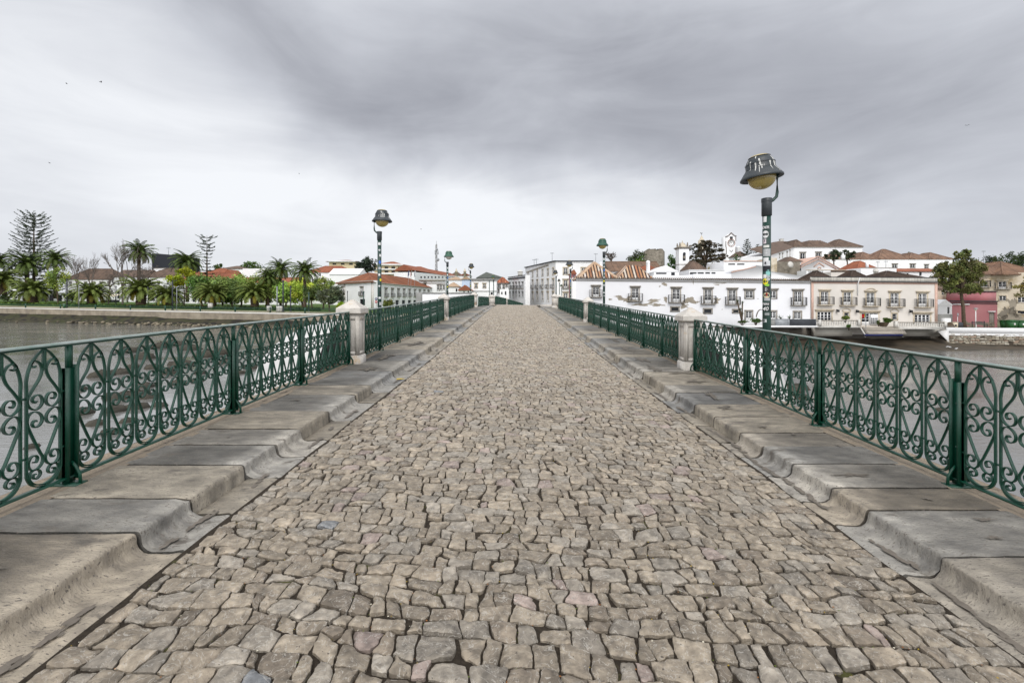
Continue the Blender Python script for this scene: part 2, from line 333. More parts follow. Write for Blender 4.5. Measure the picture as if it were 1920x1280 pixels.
# --- cobbles: every stone is modelled, with a crisp top and its own sides
def cobbles():
    mb = MB(); rows = []; y = -1.3
    while y < 51.5:
        rows.append(y); y += float(rng.uniform(.096, .145))
    def BY(x, k): return rows[k]+.03*np.sin(x*1.3+rows[k]*1.7)+.34*vnoise(x, x*0+rows[k], .55, 3)+.12*vnoise(x, x*0+rows[k], 1.7, 13)+.070*vnoise(x, x*0+k*7.31, 6.5, 4)
    for k in range(len(rows)-1):
        y = rows[k]; near = y < 5.4; mid = y < 13; far = not mid
        t = np.linspace(-1, 1, 11 if near else (7 if mid else 4)); 
        if mid: t = np.sign(t)*np.abs(t)**.8
        A, B = np.meshgrid(t, t, indexing='ij'); nn = len(t)
        x = 0.; xs = [x]
        while x < XR0-XL0-.05: x += float(rng.choice([rng.uniform(.065, .105), rng.uniform(.105, .175)], p=[.38, .62])); xs.append(x)
        xs = np.array(xs); xs = XL0+xs/xs[-1]*(XR0-XL0); m = len(xs)
        xlo = xs+rng.uniform(-.026, .026, m); xhi = xs+rng.uniform(-.026, .026, m)
        xlo[[0, -1]] = xs[[0, -1]]+rng.uniform(-.02, .02, 2); xhi[[0, -1]] = xs[[0, -1]]+rng.uniform(-.02, .02, 2)
        # boundary indices of the grid, in order
        ids = np.arange(nn*nn).reshape(nn, nn); ring = np.concatenate([ids[0, :], ids[1:, -1], ids[-1, -2::-1], ids[-2:0:-1, 0]]); nr = len(ring)
        for i in range(m-1):
            g = rng.uniform(.002, .0065)+(.002 if far else 0)
            def C_(xx, kk, sx, sy): return [xx+sx*g, float(BY(xx, kk))+sy*g]
            c00, c10, c01, c11 = C_(xlo[i], k, 1, 1), C_(xlo[i+1], k, -1, 1), C_(xhi[i], k+1, 1, -1), C_(xhi[i+1], k+1, -1, -1)
            if rng.random() < .22:      # chipped or wedge-shaped stone
                q = rng.integers(4); s_ = rng.uniform(.008, .026); c = (c00, c10, c01, c11)[q]; c[0] += s_*(1 if q in (0, 2) else -1); c[1] += s_*.6*(1 if q < 2 else -1)
            rk = rng.uniform(.02, .15)
            a = A*np.sqrt(1-B*B*rk); bb = B*np.sqrt(1-A*A*rk*.9); u = (a+1)/2; v = (bb+1)/2
            X = (c00[0]*(1-u)+c10[0]*u)*(1-v)+(c01[0]*(1-u)+c11[0]*u)*v; Y = (c00[1]*(1-u)+c10[1]*u)*(1-v)+(c01[1]*(1-u)+c11[1]*u)*v
            if mid:
                X0 = X; X = X+.016*vnoise(X, Y, 13, 1)+.012*vnoise(X, Y, 30, 2)+.006*vnoise(X, Y, 80, 12); Y = Y+.016*vnoise(X0, Y, 13, 5)+.012*vnoise(X0, Y, 30, 6)+.006*vnoise(X0, Y, 80, 13)
            E = np.maximum(np.abs(A), np.abs(B)); kk = int(i)+k*3
            z = zroad(X, Y)+rng.uniform(-.006, .006)+A*rng.uniform(-.005, .005)+B*rng.uniform(-.006, .006)-.005*E**5-.003*(E > .99)
            if near: z = z+.010*vnoise(X, Y, 16, kk)+.006*vnoise(X, Y, 45, 8)+.004*vnoise(X, Y, 110, 9)
            elif mid: z = z+.009*vnoise(X, Y, 18, kk)+.004*vnoise(X, Y, 45, 8)
            r = rng.random(); f = rng.uniform(.76, 1.2)*1.04; c = np.array([.276, .238, .190])
            if r < .03: c = np.array([.30, .245, .222])
            elif r < .032: c = np.array([.20, .21, .225])
            elif r < .30: c = np.array([.275, .248, .212])
            elif r < .42: c = np.array([.295, .252, .200])
            elif r < .52: c = np.array([.215, .182, .145])
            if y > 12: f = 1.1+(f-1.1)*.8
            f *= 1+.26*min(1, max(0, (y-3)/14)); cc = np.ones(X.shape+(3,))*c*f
            if mid: cc = cc*(1+.5*vnoise(X, Y, 24, 21)+.45*vnoise(X, Y, 60, 22))[..., None]
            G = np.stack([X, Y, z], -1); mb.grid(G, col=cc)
            P_ = G.reshape(-1, 3)[ring]; ctr = P_.mean(0); Q = P_.copy(); Q[:, :2] += (Q[:, :2]-ctr[:2])*.02; Q[:, 2] = zroad(Q[:, 0], Q[:, 1])-.045
            j = np.arange(nr); j2 = (j+1) % nr; mb.add(np.concatenate([P_, Q]), [np.stack([j, j2, j2+nr, j+nr], 1)], tuple(c*f*.8))
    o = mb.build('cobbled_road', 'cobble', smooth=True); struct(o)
cobbles()
# bits of leaf litter and moss in the joints
mb = MB()
for _ in range(5200):
    y = 1.5+rng.random()**2*9; x = rng.uniform(XL0, XR0); s = rng.uniform(.0025, .006)
    a = rng.uniform(0, pi); z = float(zroad(x, y))-.012
    c = [(.35, .24, .03), (.12, .15, .03), (.25, .10, .03), (.5, .46, .38), (.07, .05, .03)][rng.integers(5)]
    mb.add([(x+s*cos(a), y+s*sin(a), z), (x-s*sin(a), y+s*cos(a), z+.002), (x-s*cos(a), y-s*sin(a), z+.001), (x+s*sin(a), y-s*cos(a), z+.003)], [[(0, 1, 2, 3)]], c)
tag(mb.build('leaf_litter', 'leaf'), 'tiny yellow and brown leaf bits and moss caught in the joints of the cobbles', 'leaf litter', kind='stuff')

# --- kerb and walkway stones (cross section runs from the cobbles outward)
def walkway(side):
    mb = MB(); y = -1.5; k = 0
    x0 = XL0 if side < 0 else XR0
    zs = zL if side < 0 else zR
    w_top = .36 if side < 0 else .31
    rail = abs(RXL) if side < 0 else RXR
    out = rail-abs(x0)-.07
    greys = [(.325, .305, .27), (.285, .273, .25), (.35, .325, .285), (.255, .25, .238), (.33, .295, .245)]
    tans = [(.35, .31, .25), (.335, .295, .235)]
    seq = [(0, 'g'), (1.3, 'g'), (2.78, 'w'), (3.25, 'd'), (3.89, 't'), (4.4, 'd'), (4.9, 'g'), (5.65, 't'), (6.6, 'd'), (7.3, 't')] if side < 0 else [(-.2, 'g'), (1, 'g'), (2, 'g'), (2.85, 'g'), (3.47, 'd'), (3.86, 'w'), (4.4, 'g'), (4.92, 'g'), (5.4, 'g'), (6.1, 't')]
    while y < 46:
        ty = 't' if rng.random() < .2 else 'g'; Ls = rng.uniform(.42, .95)
        if k < len(seq): Ls = seq[k][0]-y; ty = seq[k][1]
        tan = ty == 't'
        fine = y < 14
        nt_ = max(3, int(Ls/(.032 if fine else .2)))
        g = .010 if y < 14 else .006; c = np.array((tans if tan else greys)[rng.integers(2 if tan else 5)])*rng.uniform(.9, 1.1)
        if ty == 'w': c = np.array([.33, .285, .225])
        if ty == 'd': c = np.array([.285, .27, .243])
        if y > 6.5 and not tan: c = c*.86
        dx = rng.uniform(-.009, .009)+(.012 if tan else 0); dz = rng.uniform(-.006, .006)
        T = w_top+dx
        if tan: prof = [(.0, 0), (.07, -.008), (.13, -.012), (T-.085, -.016), (T-.066, -.06), (T-.055, -.05), (T-.047, .5), (T-.038, .9), (T-.025, .98), (T, 1.0)]
        else: prof = [(.0, 0), (.06, -.010), (.12, -.018), (T-.11, -.020), (T-.080, -.012), (T-.062, .02), (T-.051, .09), (T-.044, .22), (T-.038, .45), (T-.033, .70), (T-.029, .88), (T-.023, .955), (T-.013, .99), (T+.004, 1.0)]
        for f in ((.04, .12, .22, .35, .5, .65, .8, .9, 1.0) if fine else (.4, 1)): prof.append((T+.04+(out-T-.04)*f, 1.0))
        prof[0] = (-.05, -.06); prof = np.array(prof)
        yy = np.linspace(y+g, y+Ls-g, nt_)
        yy = np.concatenate([[yy[0]], [yy[0]+.02], yy[1:-1], [yy[-1]-.02], [yy[-1]]])
        Yg, Pt = np.meshgrid(yy, prof[:, 0], indexing='ij'); Yg = Yg.copy()
        for q_, s_ in ((0, 1), (-1, -1)): Yg[q_] += s_*.012*(vnoise(Pt[q_], Pt[q_]*0+k, 14, 51+q_)+.2)
        Hn = np.broadcast_to(prof[:, 1], Yg.shape)
        X = side*(abs(x0)+Pt)
        zr = zroad(side*abs(x0), Yg); zt = zs(Yg)
        Z = np.where(Hn <= 0, zr+Hn, zr+(zt-zr)*Hn)
        wob = .012*vnoise(Yg*1.0, Pt, 3.0, 7+side)+.008*vnoise(Yg, Pt, 11, 9+side)
        edge = (Pt > T-.11) & (Pt < T+.03)
        X = X+side*edge*(.012*vnoise(Yg, Yg*0+k*3.1, 4, 2)+.007*vnoise(Yg, Pt, 19, 3)+.009*vnoise(Yg, Pt, 45, 8)); Z = Z+wob*.45+dz*(Hn > .5)-(edge & (Hn > .9))*.012*np.clip(vnoise(Yg, Pt, 14, 41)*2, 0, 1)
        Z[[0, -1]] -= .006
        X = X+side*(Hn < .97)*(Hn > .02)*(.007*vnoise(Yg, Hn*.15, 38, 6)+.006*vnoise(Yg, Hn*.15, 80, 16))
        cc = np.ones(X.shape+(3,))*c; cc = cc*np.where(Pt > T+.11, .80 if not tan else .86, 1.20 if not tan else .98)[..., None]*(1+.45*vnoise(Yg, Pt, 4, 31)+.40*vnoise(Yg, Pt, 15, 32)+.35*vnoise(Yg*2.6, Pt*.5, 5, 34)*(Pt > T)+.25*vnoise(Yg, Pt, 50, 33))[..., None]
        if tan: cc = cc*np.where(Pt < T-.06, .86, 1)[..., None]
        # worn dark patina where people walk: a darker smoother patch of stone on some slabs
        if not tan and rng.random() < .55:
            cx = abs(x0)*0+T+.5+rng.uniform(-.1, .2); dd = ((Pt-cx)/.42)**2+((Yg-y-Ls/2)/(Ls*.62))**2
            cc = cc*(1-.42*np.clip(1.25-dd+.9*vnoise(Yg, Pt, 4, 5), 0, 1))[..., None]
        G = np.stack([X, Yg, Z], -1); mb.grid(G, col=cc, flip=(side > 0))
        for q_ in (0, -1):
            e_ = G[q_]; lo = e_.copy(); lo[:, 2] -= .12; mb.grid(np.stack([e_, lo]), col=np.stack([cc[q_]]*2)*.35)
        y += Ls; k += 1
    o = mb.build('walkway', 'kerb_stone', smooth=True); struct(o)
    # mortar bed under and outside the slabs
    mb = MB(); yy = np.linspace(-6, 54, 241); xs = np.linspace(out+abs(x0)-.05, rail+.30, 7)
    Yg, Xg = np.meshgrid(yy, xs, indexing='ij')
    mb.grid(np.stack([side*(Xg+.02*vnoise(Yg, Xg, 4)), Yg, zs(Yg)-.004+.012*vnoise(Yg, Xg, 6, 4)], -1), flip=(side > 0))
    struct(mb.build('walkway_edge', 'edge_mortar', smooth=True))
    mb = MB(); band(mb, yy, side*(abs(x0)-.02), zroad(side*abs(x0), yy)-.05, side*(abs(x0)+w_top+.03), zroad(side*abs(x0), yy)-.05, side > 0)
    band(mb, yy, side*(abs(x0)+w_top+.03), zroad(side*abs(x0), yy)-.05, side*(abs(x0)+w_top+.06), zs(yy)-.04, side > 0)
    band(mb, yy, side*(abs(x0)+w_top+.06), zs(yy)-.03, side*(rail+.1), zs(yy)-.03, side > 0)
    struct(mb.build('walkway_bed', 'joint_soil'))
    # damp dirt lying in the gutter
    mb = MB(); y = 1.5
    while y < 17:
        run = rng.uniform(.3, 1.3) if side > 0 else rng.uniform(.1, .6); c0 = w_top*rng.uniform(.38, .5)
        for q in range(int(run*80)):
            yy_ = y+rng.uniform(0, run); cx = c0+.022*sin(yy_*5)+.013*rng.standard_normal(); r_ = rng.uniform(.004, .017); n_ = 12; a = np.linspace(0, 2*pi, n_, endpoint=False); rr = r_*(1+.8*vnoise(np.cos(a)*2+q, np.sin(a)*2+y, 1.2, 4))
            xs_ = side*(abs(x0)+np.clip(cx+rr*np.cos(a), .03, w_top-.10)); ys_ = yy_+rr*np.sin(a)*2.2; zz = zroad(side*abs(x0), ys_)-.0065+rng.uniform(0, .002)
            mb.add([(side*(abs(x0)+min(max(cx, .03), w_top-.11)), yy_, float(zz.mean())+.002)]+[(float(p), float(u_), float(v_)) for p, u_, v_ in zip(xs_, ys_, zz)], [[(0, 1+i, 1+(i+1) % n_) for i in range(n_)]])
        y += run+rng.uniform(.05, .5)*(1 if side > 0 else 2)
    tag(mb.build('gutter_dirt', 'damp'), ('dark wet dirt lying along the left gutter' if side < 0 else 'dark wet dirt lying along the right gutter'), 'dirt', kind='stuff')
walkway(-1); walkway(1)
def damp(side, spots):
    mb = MB(); zs = zL if side < 0 else zR
    for x, y, wx, wy, sd in spots:
        n = 40; a = np.linspace(0, 2*pi, n, endpoint=False); rr = .55+1.1*vnoise(np.cos(a)*2+sd, np.sin(a)*2+sd, 1.3, 4)+.8*vnoise(np.cos(a)*6+sd, np.sin(a)*6, 1.3, 5); rr = np.maximum(rr, .08)
        X = x+wx*rr*np.cos(a); Y = y+wy*rr*np.sin(a); R3 = [1.0, .66, .33]; V = [(x, y, float(zs(y))+.0125)]; F = []
        for q in R3: V += [(x+(p-x)*q, y+(u-y)*q, float(zs(y+(u-y)*q))+.0125) for p, u in zip(X, Y)]
        for i in range(n):
            j = (i+1) % n; F += [(1+i, 1+j, 1+n+j, 1+n+i), (1+n+i, 1+n+j, 1+2*n+j, 1+2*n+i)]
        mb.add(V, [F, [(0, 1+2*n+i, 1+2*n+(i+1) % n) for i in range(n)]])
    tag(mb.build('damp_stain', 'damp'), 'dark ragged damp stains on the %s walkway slabs' % ('left' if side < 0 else 'right'), 'stain', kind='stuff')
damp(1, [(3.05, 4.1, .22, .045, 1), (3.3, 3.62, .05, .03, 2), (3.42, 3.3, .10, .05, 3), (3.2, 3.05, .09, .03, 4), (3.5, 2.75, .12, .05, 5), (3.05, 5.6, .10, .06, 6), (3.25, 5.3, .05, .05, 7), (3.0, 6.5, .16, .16, 8), (3.15, 7.3, .10, .4, 9), (3.3, 8.4, .3, .25, 10), (3.4, 9.3, .25, .16, 11), (3.0, 9.9, .12, .5, 12), (3.1, 11.2, .2, .5, 13), (3.2, 13, .2, .7, 14), (3.35, 15.5, .18, .6, 15), (2.95, 2.6, .05, .02, 16), (3.5, 4.9, .05, .05, 17)])
damp(-1, [(-2.9, 4.6, .03, .02, 1), (-3.05, 3.35, .03, .012, 2), (-2.7, 2.4, .05, .02, 3), (-3.0, 6.2, .10, .05, 4), (-2.8, 8.8, .2, .3, 5), (-2.95, 10.4, .2, .6, 6), (-2.8, 13, .2, .9, 7)])
# yellow paint mark on the left gutter
mb = MB(); q = 8.35
mb.poly([(XL0-.02, q, float(zroad(XL0, q))+.008), (XL0-.18, q-.05, float(zroad(XL0, q))+.002), (XL0-.20, q+.07, float(zroad(XL0, q+.1))+.002), (XL0-.10, q+.05, float(zroad(XL0, q+.1))+.006)])
tag(mb.build('paint_mark', 'yellow_paint'), 'small worn yellow paint mark on the left gutter stone', 'paint mark')
# --- road, ground past the crest
mb = MB()
yy = np.linspace(50.6, 135, 60)
cxs = np.interp(yy, [50, 60, 80, 110, 135], [.15, .4, 3, 9, 16]); hw = np.interp(yy, [50, 60, 75, 95, 135], [2.2, 3.4, 7, 14, 25])
P = [[(cxs[i]+hw[i]*u, yy[i], float(EYE-smooth_interp(yy[i], _yc, _hc))+.004-(.055*u if yy[i] < 60 else 0)) for u in np.linspace(-1, 1, 9)] for i in range(len(yy))]
mb.grid(P, flip=True, col=(.33, .29, .25)); struct(mb.build('road', 'cobble'))

# ================================================================ RAILINGS
def catmull(P, n):
    P = np.asarray(P, float); Q = np.concatenate([[2*P[0]-P[1]], P, [2*P[-1]-P[-2]]]); out = []
    for i in range(len(P)-1):
        t = np.linspace(0, 1, n, endpoint=False)[:, None]; a, b, c, d = Q[i:i+4]
        out.append(.5*((2*b)+(-a+c)*t+(2*a-5*b+4*c-d)*t*t+(-a+3*b-3*c+d)*t**3))
    return np.concatenate(out+[P[-1:]])
UW, PH = .245, 1.005       # width and height of one arch loop
def unit_lines(n):
    """one ornamental loop, coordinates: u -1..1 across, v 0 (top) .. 1 (bottom)"""
    L = []
    half = [(0, 0), (.42, .045), (.80, .115), (1, .21), (1, .3), (1, .6), (1, .86), (.95, .915), (.72, .965), (.35, .993), (0, 1)]
    L.append(catmull(half, n)); L.append(catmull([(-u, v) for u, v in half], n)); L.append(np.array([(0, 0), (0, .15)]))
    S1 = [(.50, .118), (.60, .128), (.74, .118), (.76, .100), (.62, .082), (.40, .088), (.20, .115), (.12, .155), (.28, .215), (.66, .285), (.90, .335), (.97, .365), (.86, .405), (.58, .432), (.30, .425), (.12, .395), (.14, .355), (.34, .330), (.60, .336), (.68, .362), (.56, .382), (.44, .372)]
    V1 = [(.44, .518), (.56, .508), (.68, .53), (.58, .556), (.34, .556), (.14, .53), (.14, .49), (.34, .458), (.60, .445), (.86, .460), (.97, .50), (.90, .55), (.60, .645), (.25, .745), (.08, .79), (.12, .83), (.34, .858), (.64, .862), (.86, .838), (.90, .80), (.76, .765), (.52, .760), (.38, .782), (.46, .81), (.62, .806)]
    B1 = [(.50, .905), (.38, .892), (.26, .908), (.34, .935), (.56, .932), (.64, .905), (.52, .877), (.34, .870)] 
    B1 = [(.48, .895), (.60, .895), (.64, .915), (.48, .930), (.28, .918), (.22, .895), (.34, .870), (.60, .862), (.82, .880), (.86, .915), (.66, .955), (.35, .978), (0, .988)]
    for S in (S1, V1, B1):
        L.append(catmull(S, max(2, n//2+1))); L.append(catmull([(-u, v) for u, v in S], max(2, n//2+1)))
    return L
UL = {6: unit_lines(6), 3: unit_lines(3), 2: unit_lines(2)}
def railing(P0, P1, zf0, zf1, nseg, units, label, lod, posts='both', cuts=None):
    """P0, P1 plan points; zf(y) height of the walkway; nseg panels between posts"""
    P0 = np.array(P0, float); P1 = np.array(P1, float); D = P1-P0; Ltot = float(np.linalg.norm(D)); e = D/Ltot; nrm = np.array([-e[1], e[0]])
    zat = (lambda s: zf0(P0[1]+e[1]*s)) if zf1 is None else (lambda s: zf0+(zf1-zf0)*np.asarray(s)/Ltot)
    root = empty('railing', (P0[0], P0[1], float(zat(0))), label, 'railing', 'green iron railings along the bridge')
    SL = Ltot/nseg; K_ = [k*SL for k in range(nseg+1)] if cuts is None else [c-P0[1] for c in cuts]; U_ = [units]*nseg if cuts is None else units
    def W3(s, o, v): return np.stack([P0[0]+e[0]*s+nrm[0]*o, P0[1]+e[1]*s+nrm[1]*o, zat(s)+v], -1)
    def bar(name, v0, v1, w, m, s0=0, s1=None):
        mb = MB(); s = np.linspace(s0, Ltot if s1 is None else s1, max(2, int(Ltot)+1))
        ring = [W3(s, -w/2, v0), W3(s, w/2, v0), W3(s, w/2, v1), W3(s, -w/2, v1), W3(s, -w/2, v0)]
        mb.grid(np.stack(ring, 1)); mb.add(np.stack([r[0] for r in ring[:4]]), [[(0, 1, 2, 3)]]); mb.add(np.stack([r[-1] for r in ring[:4]]), [[(0, 3, 2, 1)]])
        return mb.build(name, m, root)
    bar('handrail', 1.072, 1.087, .052, 'rail_top'); bar('handrail_bar', 1.057, 1.071, .03, 'green_iron')
    bar('bottom_rail', .045, .060, .046, 'green_iron')
    for k in range(nseg+1):
        if k == 0 and posts in ('end', 'none'): continue
        if k == nseg and posts in ('start', 'none'): continue
        s = min(max(K_[k], .03), Ltot-.03); mb = MB()
        def bx(s0, s1, o0, o1, v0, v1, dv=0):
            V = [W3(np.array(a), o, v+(dv if v == v1 else 0)) for v in (v0, v1) for a, o in ((s0, o0), (s1, o0), (s1, o1), (s0, o1))]
            mb.add(np.array(V), [[(0, 3, 2, 1), (4, 5, 6, 7), (0, 1, 5, 4), (1, 2, 6, 5), (2, 3, 7, 6), (3, 0, 4, 7)]])
        wide = k not in (0, nseg) or posts == 'none'
        hw_ = .042 if wide else .022
        bx(s-hw_, s+hw_, -.012, .012, .01, .89); bx(s-hw_, s-hw_+.012, -.04, .04, .03, .89); 
        if wide: bx(s+hw_-.012, s+hw_, -.04, .04, .03, .91)
        bx(s-.016, s+.016, -.016, .016, .89, 1.056)
        # splayed feet
        sd_ = -np.sign(P0[0]) if abs(e[0]) < .3 else 1
        for o_ in (-1, 1):
            pts = [W3(np.array(s), o_*.02, .17), W3(np.array(s), o_*.055, .13), W3(np.array(s), o_*.085, .08), W3(np.array(s), o_*.09, -.01)]
            mb.tube(pts, [.013, .014, .014, .016], 4)
        bx(s-.05, s+.05, -.10, .10, -.01, .008)
        for v in (.33, .7): mb.lathe([(0, .014), (.008, .010), (.01, 0)], 6, tuple(W3(np.array(s), -.02*0+.014, v)))
        mb.build('post', 'green_iron', root)
    for k in range(nseg):
        mb = MB(); units = U_[k]; s0 = K_[k]+.045; s1 = K_[k+1]-.045; pitch = (s1-s0)/units; a = min(UW, pitch*.86)/2
        for u in range(units):
            c = s0+(u+.5)*pitch
            for Ln in UL[lod]:
                S = c+Ln[:, 0]*a; Vv = .065+(1-Ln[:, 1])*(PH-.012)
                dS = np.gradient(S); dV = np.gradient(Vv); l = np.hypot(dS, dV)+1e-9; nS, nV = -dV/l, dS/l
                first = len(Ln) == 2
                th = .0042 if not first else .008; wd = .0105
                ring = [W3(S+nS*th, np.full(len(S), o), Vv+nV*th) if q > 0 else W3(S-nS*th, np.full(len(S), o), Vv-nV*th) for q, o in ((1, -wd), (1, wd), (-1, wd), (-1, -wd), (1, -wd))]
                mb.grid(np.stack(ring, 1))
            if lod == 6 or True:
                for v in (.30, .72):
                    q0 = W3(np.array(c+a), 0., v); q1 = W3(np.array(c+a+(pitch-2*a)), 0., v)
                    mb.tube([q0, q1], .009, 5)
        mb.build('ornamental_panel', 'green_iron', root, smooth=False)
    return root
railing((RXL, -.59), (RXL, 9.40), zL, None, 5, [7, 7, 7, 6, 7], 'green wrought-iron railing of arched scrollwork, nearest on the left, ending at the first left pillar', 6, cuts=[-.59, 1.45, 3.49, 5.53, 7.29, 9.40])
railing((RXR, .36), (RXR, 9.62), zR, None, 5, [6, 6, 6, 6, 7], 'green wrought-iron railing of arched scrollwork, nearest on the right, ending at the first right pillar', 6, cuts=[.36, 2.13, 3.9, 5.67, 7.45, 9.62])
railing((RXL, 9.80), (RXL, 21.85), zL, None, 7, 6, 'green scrollwork railing between the first and second pillars on the left', 3)
railing((RXR, 10.03), (RXR, 23.40), zR, None, 8, 6, 'green scrollwork railing between the first and second pillars on the right', 3)
railing((RXL, 22.22), (RXL, 38.3), zL, None, 9, 6, 'green scrollwork railing between the second left pillar and the broad pillar near the crest', 2)
railing((RXR, 23.80), (RXR, 39.3), zR, None, 9, 6, 'green scrollwork railing between the second and third pillars on the right', 2)
b0 = PX(897, 42); b1 = PX(916.5, 51)
railing((b0, 42), (b1, 51), PZ(577, 42), PZ(574.5, 51), 4, 7, 'short green railing past the broad left pillar at the crest', 2)
b0 = PX(928, 54); b1 = PX(949, 68)
railing((b0, 54), (b1, 68), PZ(571.5, 54), PZ(571.5, 68)-.1, 6, 8, 'blue-green railing running down beyond the crest, before the slim post', 2)
b2 = PX(951, 69); b3 = PX(981, 90)
railing((b2, 69), (b3, 90), PZ(572, 69)-.1, PZ(578, 90)-.1, 9, 8, 'last low railing dropping out of sight beyond the road crest', 2)

# ================================================================ PILLARS
def pillar(x, y, z, w, h, label, side, dy=None):
    dy = dy or w
    root = empty('stone_pillar', (x, y, z-.02), label, 'pillar', 'stone pillars of the bridge parapet')
    a, b = w/2, dy/2; f = lambda m, ex, z0, z1: m.box(x-a-ex, y-b-ex, z0, x+a+ex, y+b+ex, z1)
    mb = MB(); f(mb, 0, z+.17, z+h)                       # shaft with framed panels
    for sx_ in (-1, 1):
        X0, X1 = sorted((x+sx_*a, x+sx_*(a+.014)))
        for q in ((y-b, y-b+.06), (y+b-.06, y+b)): mb.box(X0, q[0], z+.19, X1, q[1], z+h-.03)
        mb.box(X0, y-b+.06, z+h-.11, X1, y+b-.06, z+h-.03); mb.box(X0, y-b+.06, z+.19, X1, y+b-.06, z+.25)
        Y0, Y1 = sorted((y+sx_*b, y+sx_*(b+.014)))
        for q in ((x-a, x-a+.06), (x+a-.06, x+a)): mb.box(q[0], Y0, z+.19, q[1], Y1, z+h-.03)
        mb.box(x-a+.06, Y0, z+h-.11, x+a-.06, Y1, z+h-.03); mb.box(x-a+.06, Y0, z+.19, x+a-.06, Y1, z+.25)
    mb.build('shaft', 'pillar_stone', root)
    mb = MB(); f(mb, .035, z-.15, z+.14); 
    P0 = [(x+i*(a+.035), y+j*(b+.035), z+.14) for i, j in ((-1, -1), (1, -1), (1, 1), (-1, 1))]; P1 = [(x+i*(a+.012), y+j*(b+.012), z+.172) for i, j in ((-1, -1), (1, -1), (1, 1), (-1, 1))]
    for i in range(4): mb.quad(P0[i], P0[(i+1) % 4], P1[(i+1) % 4], P1[i])
    mb.build('plinth', 'pillar_stone', root)
    mb = MB(); ov = .075
    def ring(ex, zz): return [(x+i*(a+ex), y+j*(b+ex), zz) for i, j in ((-1, -1), (1, -1), (1, 1), (-1, 1))]
    rings = [ring(.004, z+h-.004), ring(.035, z+h+.01), ring(ov, z+h+.03), ring(ov, z+h+.125), ring(ov-.01, z+h+.135)]
    top = [(x+i*.02, y+j*(.02+max(0, b-a)), z+h+.31) for i, j in ((-1, -1), (1, -1), (1, 1), (-1, 1))]
    rings.append(top)
    for r0, r1 in zip(rings[:-1], rings[1:]):
        for i in range(4): mb.quad(r0[i], r0[(i+1) % 4], r1[(i+1) % 4], r1[i])
    mb.poly(top); mb.build('cap', 'pillar_stone', root)
    return root
z1l, z1r = float(zL(9.6)), float(zR(9.85))
pillar(RXL, 9.60, z1l, .36, 1.015, 'pale stone pillar with pyramid cap, nearest on the left of the bridge', -1)
pillar(RXR, 9.83, z1r, .36, 1.015, 'pale stone pillar with pyramid cap, nearest on the right of the bridge', 1)
pillar(RXL, 22.03, float(zL(22)), .36, .99, 'second pale stone pillar along the left railing', -1)
pillar(RXR, 23.6, float(zR(23.6)), .36, .99, 'second pale stone pillar along the right railing', 1)
pillar(PX(889, 39.4), 39.6, float(zL(39.2)), .42, .99, 'broad pale pillar on the left near the road crest', -1, .9)
pillar(PX(1048.5, 39.6), 39.6, float(zR(39.6)), .34, .95, 'third pillar on the right, beside a matching one at the crest', 1)
pillar(PX(1039.5, 43.4), 43.4, float(zR(43.4)), .42, 1.0, 'farthest right pillar, just before the sloping stone kerb', 1, .7)
pillar(PX(922.5, 52.5), 52.5, PZ(573.5, 52.5), .62, 1.0, 'pillar at the end of the left railing beyond the crest', -1, .5)
pillar(PX(950, 68.5), 68.5, PZ(572, 68.5), .2, .85, 'slim pale post between the two farthest railings', -1)
# rounded white cutwater tops outside the first pillars
def cutwater(x, y, z, side, ru, ro, ra, label):
    root = empty('cutwater', (x, y, 0), label, 'bridge pier', 'stone cutwaters of the bridge piers')
    mb = MB(); th = np.linspace(0, pi/2, 10); ph = np.linspace(-pi/2, pi/2, 21)
    T, Pp = np.meshgrid(th, ph, indexing='ij')
    mb.grid(np.stack([x+side*ro*np.cos(T)*np.cos(Pp), y+ra*np.cos(T)*np.sin(Pp), z+ru*np.sin(T)], -1), flip=(side < 0)); mb.build('domed_top', 'pier_white', root, smooth=True)
    mb = MB(); 
    mb.grid([[(x+side*(ro+.03)*cos(p), y+(ra+.03)*sin(p), zz) for p in ph] for zz in (-1, z-.02)], flip=(side > 0))
    mb.grid([[(x+side*(ro+ex)*cos(p), y+(ra+ex)*sin(p), zz) for p in ph] for ex, zz in ((.03, z-.18), (.12, z-.16), (.12, z), (-.1, z+.01))], flip=(side > 0))
    mb.build('pier_drum', 'bridge_stone', root, smooth=False)
cutwater(RXL-.22, 9.9, z1l-.55, -1, 1.47, 1.85, 1.7, 'white domed cutwater outside the first left pillar')
cutwater(RXR+.22, 10.2, z1r-.55, 1, 1.47, 1.85, 1.7, 'white domed cutwater outside the first right pillar')
cutwater(RXL-.22, 22.3, float(zL(22))-.55, -1, 1.2, 1.5, 1.7, 'white domed cutwater outside the second left pillar')
cutwater(RXR+.22, 23.9, float(zR(23.6))-.55, 1, 1.2, 1.5, 1.7, 'white domed cutwater outside the second right pillar')
# kerb end piece beyond the farthest right pillar
mb = MB(); xk = PX(1022, 50)
mb.prism([(xk-.6, 49), (PX(1036, 46), 46), (PX(1036, 46)+.5, 47.5), (xk+.2, 51)], float(zR(48))-.3, float(zR(48))+.18)
tag(mb.build('stone_ramp', 'pillar_stone'), 'sloping stone block at the right edge of the crest', 'stone block')

